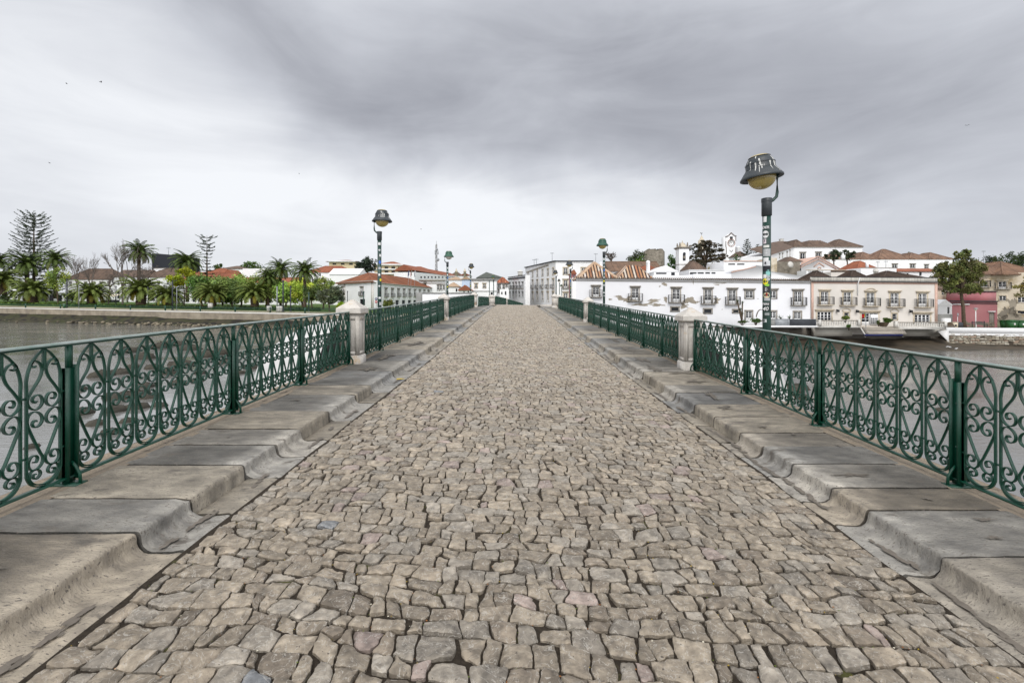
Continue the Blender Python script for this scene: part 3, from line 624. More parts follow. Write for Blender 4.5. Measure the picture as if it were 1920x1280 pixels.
# ================================================================ BRIDGE LAMPS
def text_mesh(txt, size, m, parent, loc, rot, shear=0, bold=0):
    cu = bpy.data.curves.new('t', 'FONT'); cu.body = txt; cu.size = size; cu.align_x = 'CENTER'; cu.align_y = 'CENTER'; cu.shear = shear; cu.offset = bold; cu.extrude = .0006
    o = bpy.data.objects.new('lettering', cu); COL.objects.link(o)
    me = bpy.data.meshes.new_from_object(o.evaluated_get(bpy.context.evaluated_depsgraph_get())); bpy.data.objects.remove(o)
    me.materials.append(MATS[m]); o = bpy.data.objects.new('lettering', me); COL.objects.link(o)
    o.parent = parent; o.location = loc; o.rotation_euler = rot; return o
def lamp(x, y, ztop, side, label, tone, glass, tilt=0, hgt=3.5, k=20, streaks=0, stick=None, far=False):
    """side: +1 the arm is on the right of the post.  local z=0 is the top of the post sleeve"""
    root = empty('street_lamp', (x, y, ztop-hgt), label, 'street lamp', 'green lamps along the bridge')
    o = np.array([x, y, ztop]); r = .062
    mb = MB(); mb.tube([o+(0, 0, -hgt), o+(0, 0, -.27)], r, k); mb.lathe([(0, .012), (.13, .012), (.13, 0), (.09, 0), (.075, .05), (.063, .09)], k, o+(0, 0, -hgt)); mb.build('post', 'lamp_green', root, smooth=False)
    mb = MB(); mb.lathe([(r+.003, -.285), (r+.014, -.28), (r+.014, -.01), (r+.006, 0), (0, .002)], k, o); mb.lathe([(r+.018, -.06), (r+.018, -.005), (r+.012, 0)], k, o)
    mb.build('sleeve', 'lamp_dark', root, smooth=False)
    ax = side*.17
    mb = MB(); mb.tube([o+(side*.06, 0, -.05), o+(side*.10, 0, -.03), o+(ax-.01*side, 0, .03), o+(ax, 0, .10), o+(ax, 0, .38), o+(ax-.03*side, 0, .42)], .024, 8); mb.build('arm', 'lamp_green', root, smooth=True)
    hc = o+(-side*.085, 0, .36)
    col = tone
    mb = MB(); prof = [(.255, -.002), (.31, -.05), (.318, -.045), (.318, -.02), (.30, 0), (.255, .065), (.222, .105), (.216, .112), (.216, .19), (.206, .196), (.196, .24), (.165, .29), (.13, .318)]
    mb.lathe(prof, k, hc, col=col, tilt=tilt); mb.lathe([(.16, .30), (.12, .328), (.06, .342), (0, .345)], k, hc, col=(1, 1, 1), tilt=tilt)
    for z_ in (.11, .195): mb.lathe([(.222, z_-.006), (.224, z_), (.222, z_+.006)], k, hc, col=col, tilt=tilt)
    sh = mb.build('lamp_shade', 'lamp_dark', root, smooth=False)
    mb = MB(); mb.lathe([(.165, .305), (.12, .332), (.06, .346), (0, .35)], k, hc, tilt=tilt); mb.build('top_cap', glass, root, smooth=True)
    mb = MB(); mb.lathe([(0, -.215)]+[(.208*sin(a), -.03-.185*cos(a)) for a in np.linspace(.15, pi/2, 9)]+[(.21, .05)], k, hc, tilt=tilt); mb.build('globe', glass, root, smooth=True)
    if streaks:
        mb = MB()
        for i in range(streaks):
            a = rng.uniform(pi*.95, pi*2.05) if i % 5 else rng.uniform(0, 2*pi); w = rng.uniform(.008, .028); s = []
            z0 = rng.uniform(.10, .30); z1 = rng.uniform(-.02, .12) if rng.random() < .6 else z0-rng.uniform(.04, .1)
            zz = np.linspace(max(z0, z1), min(z0, z1), 7)
            rr = np.interp(zz, [-.02, 0, .065, .105, .112, .19, .24, .29, .318], [.318, .30, .255, .222, .216, .216, .196, .165, .13])+.0025
            wd = w*(1+.5*rng.standard_normal(7)*.5)*np.linspace(1, .5, 7)
            V = []
            for q in (-1, 1):
                for z_, r_, w_ in zip(zz, rr, wd):
                    aa = a+q*w_/r_/2; V.append((r_*cos(aa), r_*sin(aa), z_))
            V = np.array(V); c_, s_ = cos(tilt), sin(tilt); V = np.stack([V[:, 0]*c_-V[:, 2]*s_, V[:, 1], V[:, 0]*s_+V[:, 2]*c_], 1)+hc
            mb.grid(V.reshape(2, 7, 3))
        mb.build('bird_droppings', 'droppings', sh)['kind'] = 'stuff'
    def face(a, h, w_, hh, c, shape='rect', rr=r+.0022):
        # a sticker wrapped round the post: angle a (0 = facing the camera), height h below the top
        n = 9; mb = MB(); A = np.linspace(-w_/2/rr, w_/2/rr, n)+a-pi/2
        if shape == 'rect': mb.grid([[(x+rr*cos(q), y+rr*sin(q), ztop-h+zz) for q in A] for zz in (-hh/2, hh/2)], col=c)
        else:
            P = [(x+rr*cos(a-pi/2), y+rr*sin(a-pi/2), ztop-h)]; t = np.linspace(0, 2*pi, 20, endpoint=False)
            P += [(x+rr*cos(a-pi/2+w_/2*cos(u)/rr), y+rr*sin(a-pi/2+w_/2*cos(u)/rr), ztop-h+hh/2*sin(u)) for u in t]
            mb.add(P, [[(0, 1+i, 1+(i+1) % 20) for i in range(20)]], c)
        return mb.build('sticker', 'sticker', root)
    for s in (stick or []):
        a, h, w_, hh, c, shape, txt, tc_, ts = s
        st = face(a, h, w_, hh, c, shape)
        if txt:
            fa = math.atan2(-x, y)+a*.55      # turned along the face of the post
            rr = r+.006; fx = x+rr*cos(fa-pi/2); fy = y+rr*sin(fa-pi/2)
            text_mesh(txt, ts, tc_, st, (fx-x, fy-y, hgt-h), (pi/2, 0, fa), .2 if txt in ('40', 'TIERS', 'DER') else 0, .001)
    return root
wht, yel, blu = (.75, .75, .75), (.8, .68, .03), (.06, .16, .6)
D1 = 7.35; x1 = PX(1437.5, D1); V1 = math.atan2(-x1, D1)     # angle of the post face turned to the camera
def hpx(py): return (py-372)/FPX*D1
ST = [(V1-.55, hpx(399), .05, .045, wht, 'rect', '3', 'ink', .04), (V1-.4, hpx(412), .05, .09, wht, 'rect', None, None, 0),
      (V1+.05, hpx(427.5), .11, .055, (.10, .12, .12), 'rect', 'DER', 'white_ink', .055), (V1-.3, hpx(440), .095, .12, wht, 'disc', 'SCB', 'ink', .035),
      (V1-.5, hpx(453), .05, .075, (.7, .62, .66), 'rect', '7', 'ink', .06), (V1-.1, hpx(462.5), .09, .04, (.7, .7, .66), 'rect', None, None, 0),
      (V1+.05, hpx(474), .115, .12, (.42, .43, .44), 'rect', None, None, 0), (V1-.1, hpx(472), .07, .07, (.62, .62, .62), 'disc', None, None, 0),
      (V1-.2, hpx(487), .08, .06, wht, 'rect', None, None, 0), (V1, hpx(494), .11, .08, (.62, .63, .65), 'rect', '4', 'ink', .07), (V1, hpx(504), .12, .09, (.02, .02, .025), 'rect', None, None, 0),
      (V1+.35, hpx(512), .07, .10, (.25, .55, .52), 'disc', None, None, 0), (V1-.45, hpx(518), .05, .06, wht, 'rect', None, None, 0), (V1+.3, hpx(521), .08, .10, (.45, .46, .47), 'disc', None, None, 0),
      (V1-.35, hpx(528), .085, .10, yel, 'disc', '8', 'ink', .06), (V1+.1, hpx(534.5), .07, .04, (.25, .55, .05), 'disc', None, None, 0),
      (V1, hpx(543), .115, .09, (.03, .03, .035), 'rect', None, None, 0), (V1-.2, hpx(542.5), .05, .05, wht, 'disc', '+', 'ink', .05),
      (V1, hpx(553.5), .10, .09, (.62, .52, .34), 'disc', None, None, 0), (V1, hpx(552), .03, .06, (.25, .03, .015), 'disc', None, None, 0),
      (V1+.1, hpx(561), .09, .045, (.4, .41, .42), 'rect', None, None, 0), (V1+.05, hpx(570), .12, .055, (.02, .025, .025), 'rect', 'TIERS', 'white_ink', .042),
      (V1, hpx(579), .12, .075, (.02, .03, .028), 'rect', '40', 'white_ink', .085), (V1+.1, hpx(588.5), .07, .04, (.3, .32, .32), 'rect', None, None, 0),
      (V1-.4, hpx(601), .05, .05, (.6, .62, .62), 'rect', 'K', 'ink', .045)]
lamp(x1, D1, PZ(372, D1), 1, 'nearest right street lamp, its green post covered in stickers, shade streaked white', (1, 1, 1), 'globe_glass', tilt=.12, hgt=3.22, k=28, streaks=26, stick=ST)
def small_st(seed, d, V):
    r_ = np.random.default_rng(seed); out = []
    cs = [wht, (.6, .6, .62), wht, blu, (.45, .46, .5), wht, yel, (.65, .65, .65), (.03, .03, .03), wht, (.5, .5, .5)]
    for i in range(11): out.append((V+r_.uniform(-.1, .7), .42+i*.19+r_.uniform(-.03, .03), r_.uniform(.05, .09), r_.uniform(.05, .11), cs[i], 'disc' if i in (1, 3, 6, 7) else 'rect', None, None, 0))
    return out
D2 = 14.7; x2 = PX(711.5, D2)
lamp(x2, D2, PZ(434, D2), -1, 'nearest street lamp on the left, a stickered green post behind the railing', (1, 1, 1), 'globe_glass', hgt=3.45, k=20, streaks=16, stick=small_st(3, D2, math.atan2(-x2, D2)))
for px, py, d, sd_, lab, tone, gl in [
    (1132.5, 472, 24, 1, 'second street lamp on the right, with a green shade', (.6, 2.2, 1.3), 'globe_glass'), (1069.5, 504, 37.2, 1, 'third street lamp from the front along the right railing', (1, 1, 1), 'globe_glass'),
    (1042.8, 517, 54, 1, 'fourth street lamp on the right, rising beside the farthest right pillar', (1, 1, 1), 'globe_glass'), (839.0, 491, 28.7, -1, 'second street lamp on the left, with a clean green shade', (.9, 2.6, 1.4), 'globe_clear'),
    (882, 507, 45.2, -1, 'third street lamp on the left, by the broad pillar', (1, 1, 1), 'globe_glass'), (925.5, 524.5, 66, 1, 'far street lamp beyond the crest before the white two-window house', (.8, 2, 1), 'globe_glass'),
    (1049, 530, 84, 1, 'small far street lamp on the right before the big white building', (1, 1, 1), 'globe_glass'), (1053, 539, 100, 1, 'smallest farthest street lamp on the right', (.8, 1.8, 1), 'globe_glass')]:
    x = PX(px, d); lamp(x, d, PZ(py, d), sd_, lab, tone, gl, hgt=3.4, k=14, stick=small_st(int(px), d, math.atan2(-x, d)) if d < 50 else None)
mb = MB(); x = PX(917.5, 60); mb.tube([(x, 60, PZ(575, 60)), (x, 60, PZ(527, 60))], .05, 8); mb.lathe([(.09, -.0), (.09, .06), (.05, .1)], 8, (x, 60, PZ(574, 60))); mb.tube([(x, 60, PZ(529, 60)), (x, 60, PZ(526, 60))], .065, 8)
tag(mb.build('bare_pole', 'lamp_green', base=(x, 60, PZ(575, 60))), 'plain dark pole without lamp beside the far left pillar', 'pole')
# ================================================================ RIVER
mb = MB(); mb.quad((-900, -500, 0), (900, -500, 0), (900, 700, 0), (-900, 700, 0)); struct(mb.build('river', 'river_water'))

# ================================================================ BUILDERS FOR THE TOWN
class Face:
    """a wall plane seen from the river, between plan points A (left) and B (right)"""
    def __init__(s, A, B):
        s.A = np.array(A, float); s.B = np.array(B, float); d = s.B-s.A; s.L = float(np.hypot(*d)); s.e = d/s.L
        n = np.array([s.e[1], -s.e[0]]); s.n = n if np.dot(n, -s.A) > 0 else -n
    def sd(s, px):
        t = (px-CX)/FPX; k = (t*s.A[1]-s.A[0])/(s.e[0]-t*s.e[1]); return k, s.A[1]+s.e[1]*k
    def s(s_, px): return s_.sd(px)[0]
    def z(s, px, py): return PZ(py, s.sd(px)[1])
    def mb(s): m = MB(); m.fr = (s.A, s.e, s.n); return m
def holes_wall(mb, L, z0, zt0, zt1, holes, rev=.14):
    """wall with real openings; holes = [(s0,s1,za,zb)]"""
    S = sorted(set([0, L]+[h[0] for h in holes]+[h[1] for h in holes])); Z = sorted(set([z0]+[h[2] for h in holes]+[h[3] for h in holes]))
    S = [q for q in S if 0 <= q <= L]; Z = [q for q in Z if q < min(zt0, zt1)]
    for i in range(len(S)-1):
        a, b = S[i], S[i+1]; mid = (a+b)/2
        for j in range(len(Z)):
            za = Z[j]; top = j == len(Z)-1
            if not top:
                zb = Z[j+1]; m = (za+zb)/2
                if any(h[0] < mid < h[1] and h[2] < m < h[3] for h in holes): continue
                mb.quad((a, 0, za), (b, 0, za), (b, 0, zb), (a, 0, zb))
            else:
                mb.quad((a, 0, za), (b, 0, za), (b, 0, zt0+(zt1-zt0)*b/L), (a, 0, zt0+(zt1-zt0)*a/L))
    for (a, b, za, zb) in holes:
        r = -rev
        mb.quad((a, 0, za), (a, r, za), (a, r, zb), (a, 0, zb)); mb.quad((b, r, za), (b, 0, za), (b, 0, zb), (b, r, zb))
        mb.quad((a, 0, zb), (a, r, zb), (b, r, zb), (b, 0, zb)); mb.quad((a, r, za), (a, 0, za), (b, 0, za), (b, r, za))
def window(f, parent, s0, s1, z0, z1, kind, trim, fine=True, lint=True, tw=.15):
    w = s1-s0; h = z1-z0; bw = min(.07, w*.065)
    def grp(*bs, m='white_paint', name='window', par=parent):
        mb = f.mb()
        for b_ in bs: mb.box(*b_)
        return mb.build(name, m, par)
    if kind in ('dark', 'open'):
        mb = f.mb(); mb.quad((s0, -.135, z0), (s1, -.135, z0), (s1, -.135, z1), (s0, -.135, z1)); win = mb.build('window', 'glass', parent)
    elif kind == 'door_solid':
        mb = f.mb(); mb.box(s0, -.13, z0, s1, -.08, z1); mb.box(s0+w*.47, -.08, z0, s0+w*.53, -.06, z1); win = mb.build('door', 'trim_stone', parent)
    else:
        bars = [(s0, -.13, z0, s0+bw, -.05, z1), (s1-bw, -.13, z0, s1, -.05, z1), (s0+bw, -.13, z1-bw, s1-bw, -.05, z1), (s0+bw, -.13, z0, s1-bw, -.05, z0+bw)]
        n_l = {'win': 2, 'french': 2, 'wide': 4, 'one': 1}.get(kind, 2)
        for k in range(1, n_l): c = s0+w*k/n_l; bars.append((c-bw*.8, -.125, z0+bw, c+bw*.8, -.045, z1-bw))
        rows = {'win': 2, 'french': 3, 'wide': 3, 'one': 2}.get(kind, 2)
        base = z0+bw+(h*.22 if kind in ('french',) else 0)
        if kind == 'french': bars.append((s0+bw, -.12, z0+bw, s1-bw, -.06, base))
        for k in range(1, rows): zz = base+(z1-bw-base)*k/rows; bars.append((s0+bw, -.12, zz-bw*.3, s1-bw, -.065, zz+bw*.3))
        if fine and kind in ('french', 'win'):
            for k in (.25, .75): c = s0+w*k; bars.append((c-bw*.25, -.12, base, c+bw*.25, -.068, z1-bw))
        win = grp(*bars)
        mb = f.mb(); mb.quad((s0, -.11, z0), (s1, -.11, z0), (s1, -.11, z1), (s0, -.11, z1)); mb.build('pane', 'glass', win)
    if trim:
        o = .05; bs = [(s0-tw, .002, z0-(0 if kind in ('french', 'door_solid') else tw*.7), s0, o, z1), (s1, .002, z0-(0 if kind in ('french', 'door_solid') else tw*.7), s1+tw, o, z1), (s0-tw, .002, z1, s1+tw, o, z1+tw*1.2)]
        if kind not in ('french', 'door_solid', 'wide'): bs.append((s0, .002, z0-tw*.7, s1, o+.03, z0))
        if lint: bs.append((s0-tw-.14, .003, z1+tw*1.2+.002, s1+tw+.14, .20, z1+tw*1.2+.16)); bs.append((s0-tw-.05, .003, z1+tw*1.2-.12, s1+tw+.05, .11, z1+tw*1.2))
        grp(*bs, m=trim, name='window_surround', par=win)
    return win
def balcony(f, parent, s0, s1, z, dep=.5, h=1.0, slab='trim_stone', iron='dark_iron', n=None):
    mb = f.mb(); mb.box(s0, .003, z-.10, s1, dep, z); mb.box(s0+.12, .003, z-.15, s1-.12, dep*.6, z-.10); b_ = mb.build('balcony', slab, parent)
    mb = f.mb(); n = n or max(5, int((s1-s0)/.2))
    for k in range(n+1): s = s0+.03+(s1-s0-.06)*k/n; mb.box(s-.009, dep-.048, z, s+.009, dep-.03, z+h)
    mb.box(s0+.02, dep-.06, z+h, s1-.02, dep-.01, z+h+.04); mb.box(s0+.02, dep-.055, z+.06, s1-.02, dep-.02, z+.09)
    for q in (s0+.02, s1-.06):
        mb.box(q, .01, z+h, q+.04, dep-.06, z+h+.04)
        for k in range(1, 4): mb.box(q, dep*k/4-.012, z, q+.024, dep*k/4+.012, z+h)
        mb.box(q-.01, dep-.06, z, q+.05, dep, z+h-.005)
    mb.build('balcony_railing', iron, b_); return b_
def slope_tiles(mb, P, Q, u, l1, l2, rise, run, pitch, rnd, r=.05, cols=None, bc=(1, 1, 1)):
    """rounded tile ribs running up a roof slope whose eave is P..Q; l1,l2 = plan positions where the ridge starts and ends"""
    P = np.array(P, float); Q = np.array(Q, float); L = np.linalg.norm((Q-P)[:2]); e = (Q-P)/L; n = int(L/pitch)
    for k in range(n+1):
        a = (k+.5)*L/(n+1); fr = min(a/l1 if l1 > 0 else 1, 1, (L-a)/(L-l2) if L-l2 > 0 else 1)
        if fr < .04: continue
        p0 = P+e*a; p1 = p0+np.array([u[0]*run*fr, u[1]*run*fr, rise*fr]); c = (cols[rnd.integers(len(cols))] if cols else tuple(np.array(bc)*rnd.uniform(.75, 1.25)))
        w = e*r; up = np.array([0, 0, r*1.3]); m = max(1, int(run*fr/1.2)) if cols else 1
        for j in range(m):
            A = p0+(p1-p0)*j/m; B = p0+(p1-p0)*(j+1)/m
            cc = (cols[rnd.integers(len(cols))] if cols else c)
            mb.add([A-w, A+up, A+w, B+w*.9, B+up*.9, B-w*.9], [[(0, 1, 4, 5), (1, 2, 3, 4)], [(0, 2, 1)]], cc)
def hip_roof(parent, corners, z, h, m, over=.35, ribs=0, name='roof', cols=None, flat=0, zs=None, seed=1, gable=False, r=.05, base=(1, 1, 1)):
    """corners: A,B,C,D plan points going round; ridge along the longer side"""
    C = np.array(corners, float); ctr = C.mean(0); C = C+(C-ctr)/np.linalg.norm(C-ctr, axis=1)[:, None]*over*1.4
    if np.linalg.norm(C[1]-C[0]) < np.linalg.norm(C[2]-C[1]): C = np.roll(C, -1, axis=0)
    zc = [z]*4 if zs is None else zs
    La = np.linalg.norm(C[1]-C[0]); Lb = np.linalg.norm(C[2]-C[1]); e = (C[1]-C[0])/La; f = (C[3]-C[0])/Lb
    ins = 0 if gable else min(Lb/2, La/2-.01)
    ins = max(ins, 0); R0 = (C[0]+C[3])/2+e*ins; R1 = (C[1]+C[2])/2-e*ins
    mb = MB(); mb.col = base; v = [tuple(C[i])+(zc[i],) for i in range(4)]
    if flat:
        k = flat; T = [tuple(C[i]*(1-k)+ctr*k)+(z+h,) for i in range(4)]
        for i in range(4): mb.poly([v[i], v[(i+1) % 4], T[(i+1) % 4], T[i]])
        mb.poly(T)
    else:
        r0 = tuple(R0)+(z+h,); r1 = tuple(R1)+(z+h,)
        mb.poly([v[0], v[1], r1, r0]); mb.poly([v[2], v[3], r0, r1])
        mb.poly([v[1], v[2], r1]); mb.poly([v[3], v[0], r0])
    mb.poly([p[:2]+(p[2]-.002,) for p in v][::-1])
    for i in range(4):      # eave fascia
        a, b = v[i], v[(i+1) % 4]; mb.quad(a[:2]+(a[2]-.12,), b[:2]+(b[2]-.12,), b, a)
    if ribs:
        rd = np.random.default_rng(seed); run = Lb/2
        if flat: 
            for i in range(4):
                P, Q = v[i], v[(i+1) % 4]; L = np.linalg.norm(np.subtract(Q[:2], P[:2])); mid = (np.array(P[:2])+np.array(Q[:2]))/2; u = ctr-mid; D = np.linalg.norm(u); u = u/D
                slope_tiles(mb, P, Q, u, L/2*flat, L-L/2*flat, h, D*flat, ribs, rd, r, cols, base)
        else:
            slope_tiles(mb, v[0], v[1], f, ins, La-ins, h, run, ribs, rd, r, cols, base); slope_tiles(mb, v[2], v[3], -f, ins, La-ins, h, run, ribs, rd, r, cols, base)
            if not gable: slope_tiles(mb, v[1], v[2], -e, Lb/2, Lb/2, h, ins, ribs, rd, r, cols, base); slope_tiles(mb, v[3], v[0], e, Lb/2, Lb/2, h, ins, ribs, rd, r, cols, base)
            if ribs:
                for a, b in ((v[0], r0), (v[1], r1), (v[2], r1), (v[3], r0), (r0, r1)):
                    if np.linalg.norm(np.subtract(a, b)) > .2 and not (gable and (a, b) != (r0, r1)): mb.tube([a, b], r*1.7, 5, col=tuple(np.array(base)*1.15) if not cols else (1.3, 1.3, 1.3))
    return mb.build(name, m, parent)
def chimney(parent, x, y, z0, z1, w=.7, cap=True, m='white_wall', name='chimney', label=None):
    mb = MB(); mb.box(x-w/2, y-w/2, z0, x+w/2, y+w/2, z1)
    if cap: mb.box(x-w*.62, y-w*.62, z1, x+w*.62, y+w*.62, z1+.14); mb.box(x-w*.38, y-w*.38, z1+.14, x+w*.38, y+w*.38, z1+.38); mb.box(x-w*.5, y-w*.5, z1+.38, x+w*.5, y+w*.5, z1+.46)
    return mb.build(name, m, parent)
def house(label, cat, px0, d0, px1, d1, yt, wall, depth=9, zb=None, wins=(), roof=None, trim=None, name='house', cornice=None, side=None, fine=False, parapet=None, tw=.14, wall_name='wall', group=None, lint=True, dv=None):
    """px/d: image column and distance of the two front corners; yt: row of the wall top at each corner"""
    yt = yt if isinstance(yt, tuple) else (yt, yt+0.)
    f = Face((PX(px0, d0), d0), (PX(px1, d1), d1)); zt0 = PZ(yt[0], d0); zt1 = zt0 if yt[0] == yt[1] else PZ(yt[1], d1)
    zb = -.5 if zb is None else zb
    root = empty(name, (f.A[0], f.A[1], zb), label, cat, group)
    holes = []; W_ = []
    for w in wins:
        cx, y0, y1, wp, kind = w[:5]; opt = w[5] if len(w) > 5 else {}
        s, dd = f.sd(cx); hw = wp/2/FPX*dd/max(.25, abs(f.e[0])) if 'm' not in opt else opt['m']/2
        h_ = (s-hw, s+hw, f.z(cx, y1), f.z(cx, y0)); holes.append(h_); W_.append((h_, kind, opt))
    mb = f.mb(); holes_wall(mb, f.L, zb, zt0, zt1, holes)
    n = -np.array([0, depth]); 
    dvv = np.array([0., -depth]) if dv is None else None
    mb.quad((0, -depth, zb), (0, 0, zb), (0, 0, zt0), (0, -depth, zt0)); mb.quad((f.L, 0, zb), (f.L, -depth, zb), (f.L, -depth, zt1), (f.L, 0, zt1))
    mb.quad((f.L, -depth, zb), (0, -depth, zb), (0, -depth, zt0), (f.L, -depth, zt1)); mb.quad((0, 0, zt0), (f.L, 0, zt1), (f.L, -depth, zt1), (0, -depth, zt0))
    mb.build(wall_name, wall, root)
    for h_, kind, opt in W_:
        if kind == 'garage': kind = 'dark'
        wn = window(f, root, *h_, kind, opt.get('trim', trim), fine, opt.get('lint', lint), tw)
        if 'bal' in opt: balcony(f, root, h_[0]-opt['bal'], h_[1]+opt['bal'], h_[2], opt.get('dep', .45), opt.get('bh', 1.0), slab=opt.get('slab', 'trim_stone'))
    if cornice:
        mb = f.mb()
        for (zo0, zo1, out, *_) in cornice: 
            V = [(-.06, 0.003, zt0+zo0), (f.L+.06, .003, zt1+zo0), (f.L+.06, out, zt1+zo0), (-.06, out, zt0+zo0), (-.06, .003, zt0+zo1), (f.L+.06, .003, zt1+zo1), (f.L+.06, out, zt1+zo1), (-.06, out, zt0+zo1)]
            mb.add(V, [[(0, 3, 2, 1), (4, 5, 6, 7), (0, 1, 5, 4), (1, 2, 6, 5), (2, 3, 7, 6), (3, 0, 4, 7)]])
        mb.build('cornice', cornice[0][3] if len(cornice[0]) > 3 else 'trim_stone', root)
    if roof:
        kind, yp, m = roof[:3]; opt = roof[3] if len(roof) > 3 else {}
        dm = (d0+d1)/2+depth/2; h = PZ(yp, dm)-(zt0+zt1)/2
        A = f.A; B = f.B; C = f.B-f.n*depth; D = f.A-f.n*depth
        hip_roof(root, [A, B, C, D], (zt0+zt1)/2+.02, max(h, .3), m, gable=(kind == 'gable'), **opt)
    return root, f
GL = (.8, .8, .8)

# ================================================================ RIGHT BANK
# ground and hill behind the riverside houses (rows: distance, image row of the ground)
pxs = np.linspace(940, 2600, 34)
rows = [(64, 2.3), (75, 2.5), (90, 4.5), (110, 8), (135, 12.5), (165, 17), (210, 22), (260, 23), (420, 22)]
P = []
for d, z in rows:
    g = np.clip((pxs-1000)/260, 0, 1); P.append([((px-CX)/FPX*d, d, 2.2+(z-2.2)*gg+.6*float(vnoise(px*.01, d*.02, 1, 3))*(gg)) for px, gg in zip(pxs, g)])
mb = MB(); mb.grid(P, flip=True); struct(mb.build('hill', 'hill_ground', smooth=True))
def terr(d): return float(np.interp(d, [r[0] for r in rows], [r[1] for r in rows]))
# long white house
stn = dict(bal=.22, dep=.4)
wins = [(1117.3, 538.5, 556.5, 11.5, 'french', dict(bal=.45)), (1191, 540.5, 564, 12, 'french', dict(bal=.55)), (1267.8, 542, 566.5, 13, 'french', dict(bal=.6)),
        (1327.5, 543, 569, 12, 'french', dict(bal=.55)), (1373, 544, 570.5, 12.5, 'french', dict(bal=.5)), (1405, 545.5, 559, 13, 'win'), (1448.5, 545.5, 559, 12, 'win'), (1496, 546.5, 572, 13, 'french', dict(bal=.5)),
        (1265.5, 576.5, 583, 13, 'dark', dict(lint=False)), (1327, 580, 587, 13, 'dark', dict(lint=False)), (1379.5, 581.5, 586, 9, 'dark', dict(lint=False)),
        (1404, 583.5, 600, 11, 'french', dict(lint=False)), (1449, 584, 600, 11, 'french', dict(lint=False)), (1495, 585, 601, 11.5, 'french', dict(lint=False))]
RW, fRW = house('long white riverside house with peeling plaster patches and small iron balconies', 'house', 1080, 65, 1519.5, 60.5, (522, 527), 'peeling_wall', depth=8, wins=wins, trim='trim_stone', fine=True, zb=1.5, tw=.17)
mb = fRW.mb(); zt = lambda s: PZ(522, 65)+(PZ(527, 60.5)-PZ(522, 65))*s/fRW.L
for (o0, o1, out) in ((-.30, -.22, .12), (-.02, .07, .28)):
    V = [(0, .003, zt(0)+o0), (fRW.L, .003, zt(fRW.L)+o0), (fRW.L, out, zt(fRW.L)+o0), (0, out, zt(0)+o0)]; V += [(a, b, c+o1-o0) for a, b, c in V]
    mb.add(V, [[(0, 3, 2, 1), (4, 5, 6, 7), (0, 1, 5, 4), (1, 2, 6, 5), (2, 3, 7, 6), (3, 0, 4, 7)]])
mb.build('cornice', 'trim_stone', RW)
mb = fRW.mb(); s = .1        # row of eave tiles
while s < fRW.L-.1: mb.tube([(s, .36, zt(s)+.10), (s, -.3, zt(s)+.24)], .07, 6, col=(rng.uniform(.6, 1.1),)*3); s += .26
mb.build('eave_tiles', 'roof_brown', RW)
def patch(f, par, cx, cy, wx, wy, m, seed, out=.004, n=40, name='bare_patch'):
    mb = f.mb(); s, dd = f.sd(cx); z = f.z(cx, cy); k = dd/FPX; a = np.linspace(0, 2*pi, n, endpoint=False)
    rr = .75+1.0*vnoise(np.cos(a)*2.3+seed, np.sin(a)*2.3+seed*1.7, 1, seed)+.45*vnoise(np.cos(a)*6+seed, np.sin(a)*6, 1, seed+9)
    mb.add([(s, out, z)]+[(s+wx*k/2*r_*cos(q), out, z+wy*k/2*r_*sin(q)) for q, r_ in zip(a, rr)], [[(0, 1+i, 1+(i+1) % n) for i in range(n)]])
    return mb.build(name, m, par)
for i, q in enumerate([(1175, 561, 34, 14), (1160, 556, 20, 5), (1200, 571, 44, 8), (1225, 564, 26, 9), (1234, 572, 30, 7), (1248, 561, 9, 11), (1246, 533, 12, 7), (1237, 537, 5, 3), (1290, 564, 32, 17), (1283, 574, 18, 12), (1308, 566, 11, 5),
                       (1345, 562, 13, 8), (1342, 566, 8, 10), (1352, 531, 40, 3), (1345, 534, 14, 3), (1354, 580, 3, 2), (1372, 529, 14, 2), (1144, 561, 8, 5), (1300, 528.5, 3, 8), (1421, 560, 4, 1)]):
    patch(fRW, RW, *q, 'render_patch', i+1)
TC = [(1.3, 1.4, 1.6), (1.0, .75, .6), (1.5, 1.9, 2.5), (1.3, 1.2, 1.1), (.75, .5, .4), (1.45, 1.8, 2.2), (1.0, .6, .45), (1.4, 1.5, 1.6)]
def roofpart(root, px0, px1, d, depth, ye, yp, m, **k):
    A = (PX(px0, d), d); B = (PX(px1, d), d); e = PX(px1, d)-PX(px0, d)
    z = PZ(ye, d); h = PZ(yp, d+depth/2)-z
    return hip_roof(root, [A, B, (B[0], d+depth), (A[0], d+depth)], z, h, m, over=k.pop('over', .1), **k)
roofpart(RW, 1085, 1156, 66, 5.6, 521.8, 492.5, 'roof_tile', ribs=.46, cols=TC, r=.125, seed=3, base=(.16, .14, .16))
roofpart(RW, 1161, 1223, 66, 5.2, 521.8, 499, 'roof_tile', ribs=.46, cols=TC, r=.125, seed=4, flat=.72, base=(.16, .14, .16))
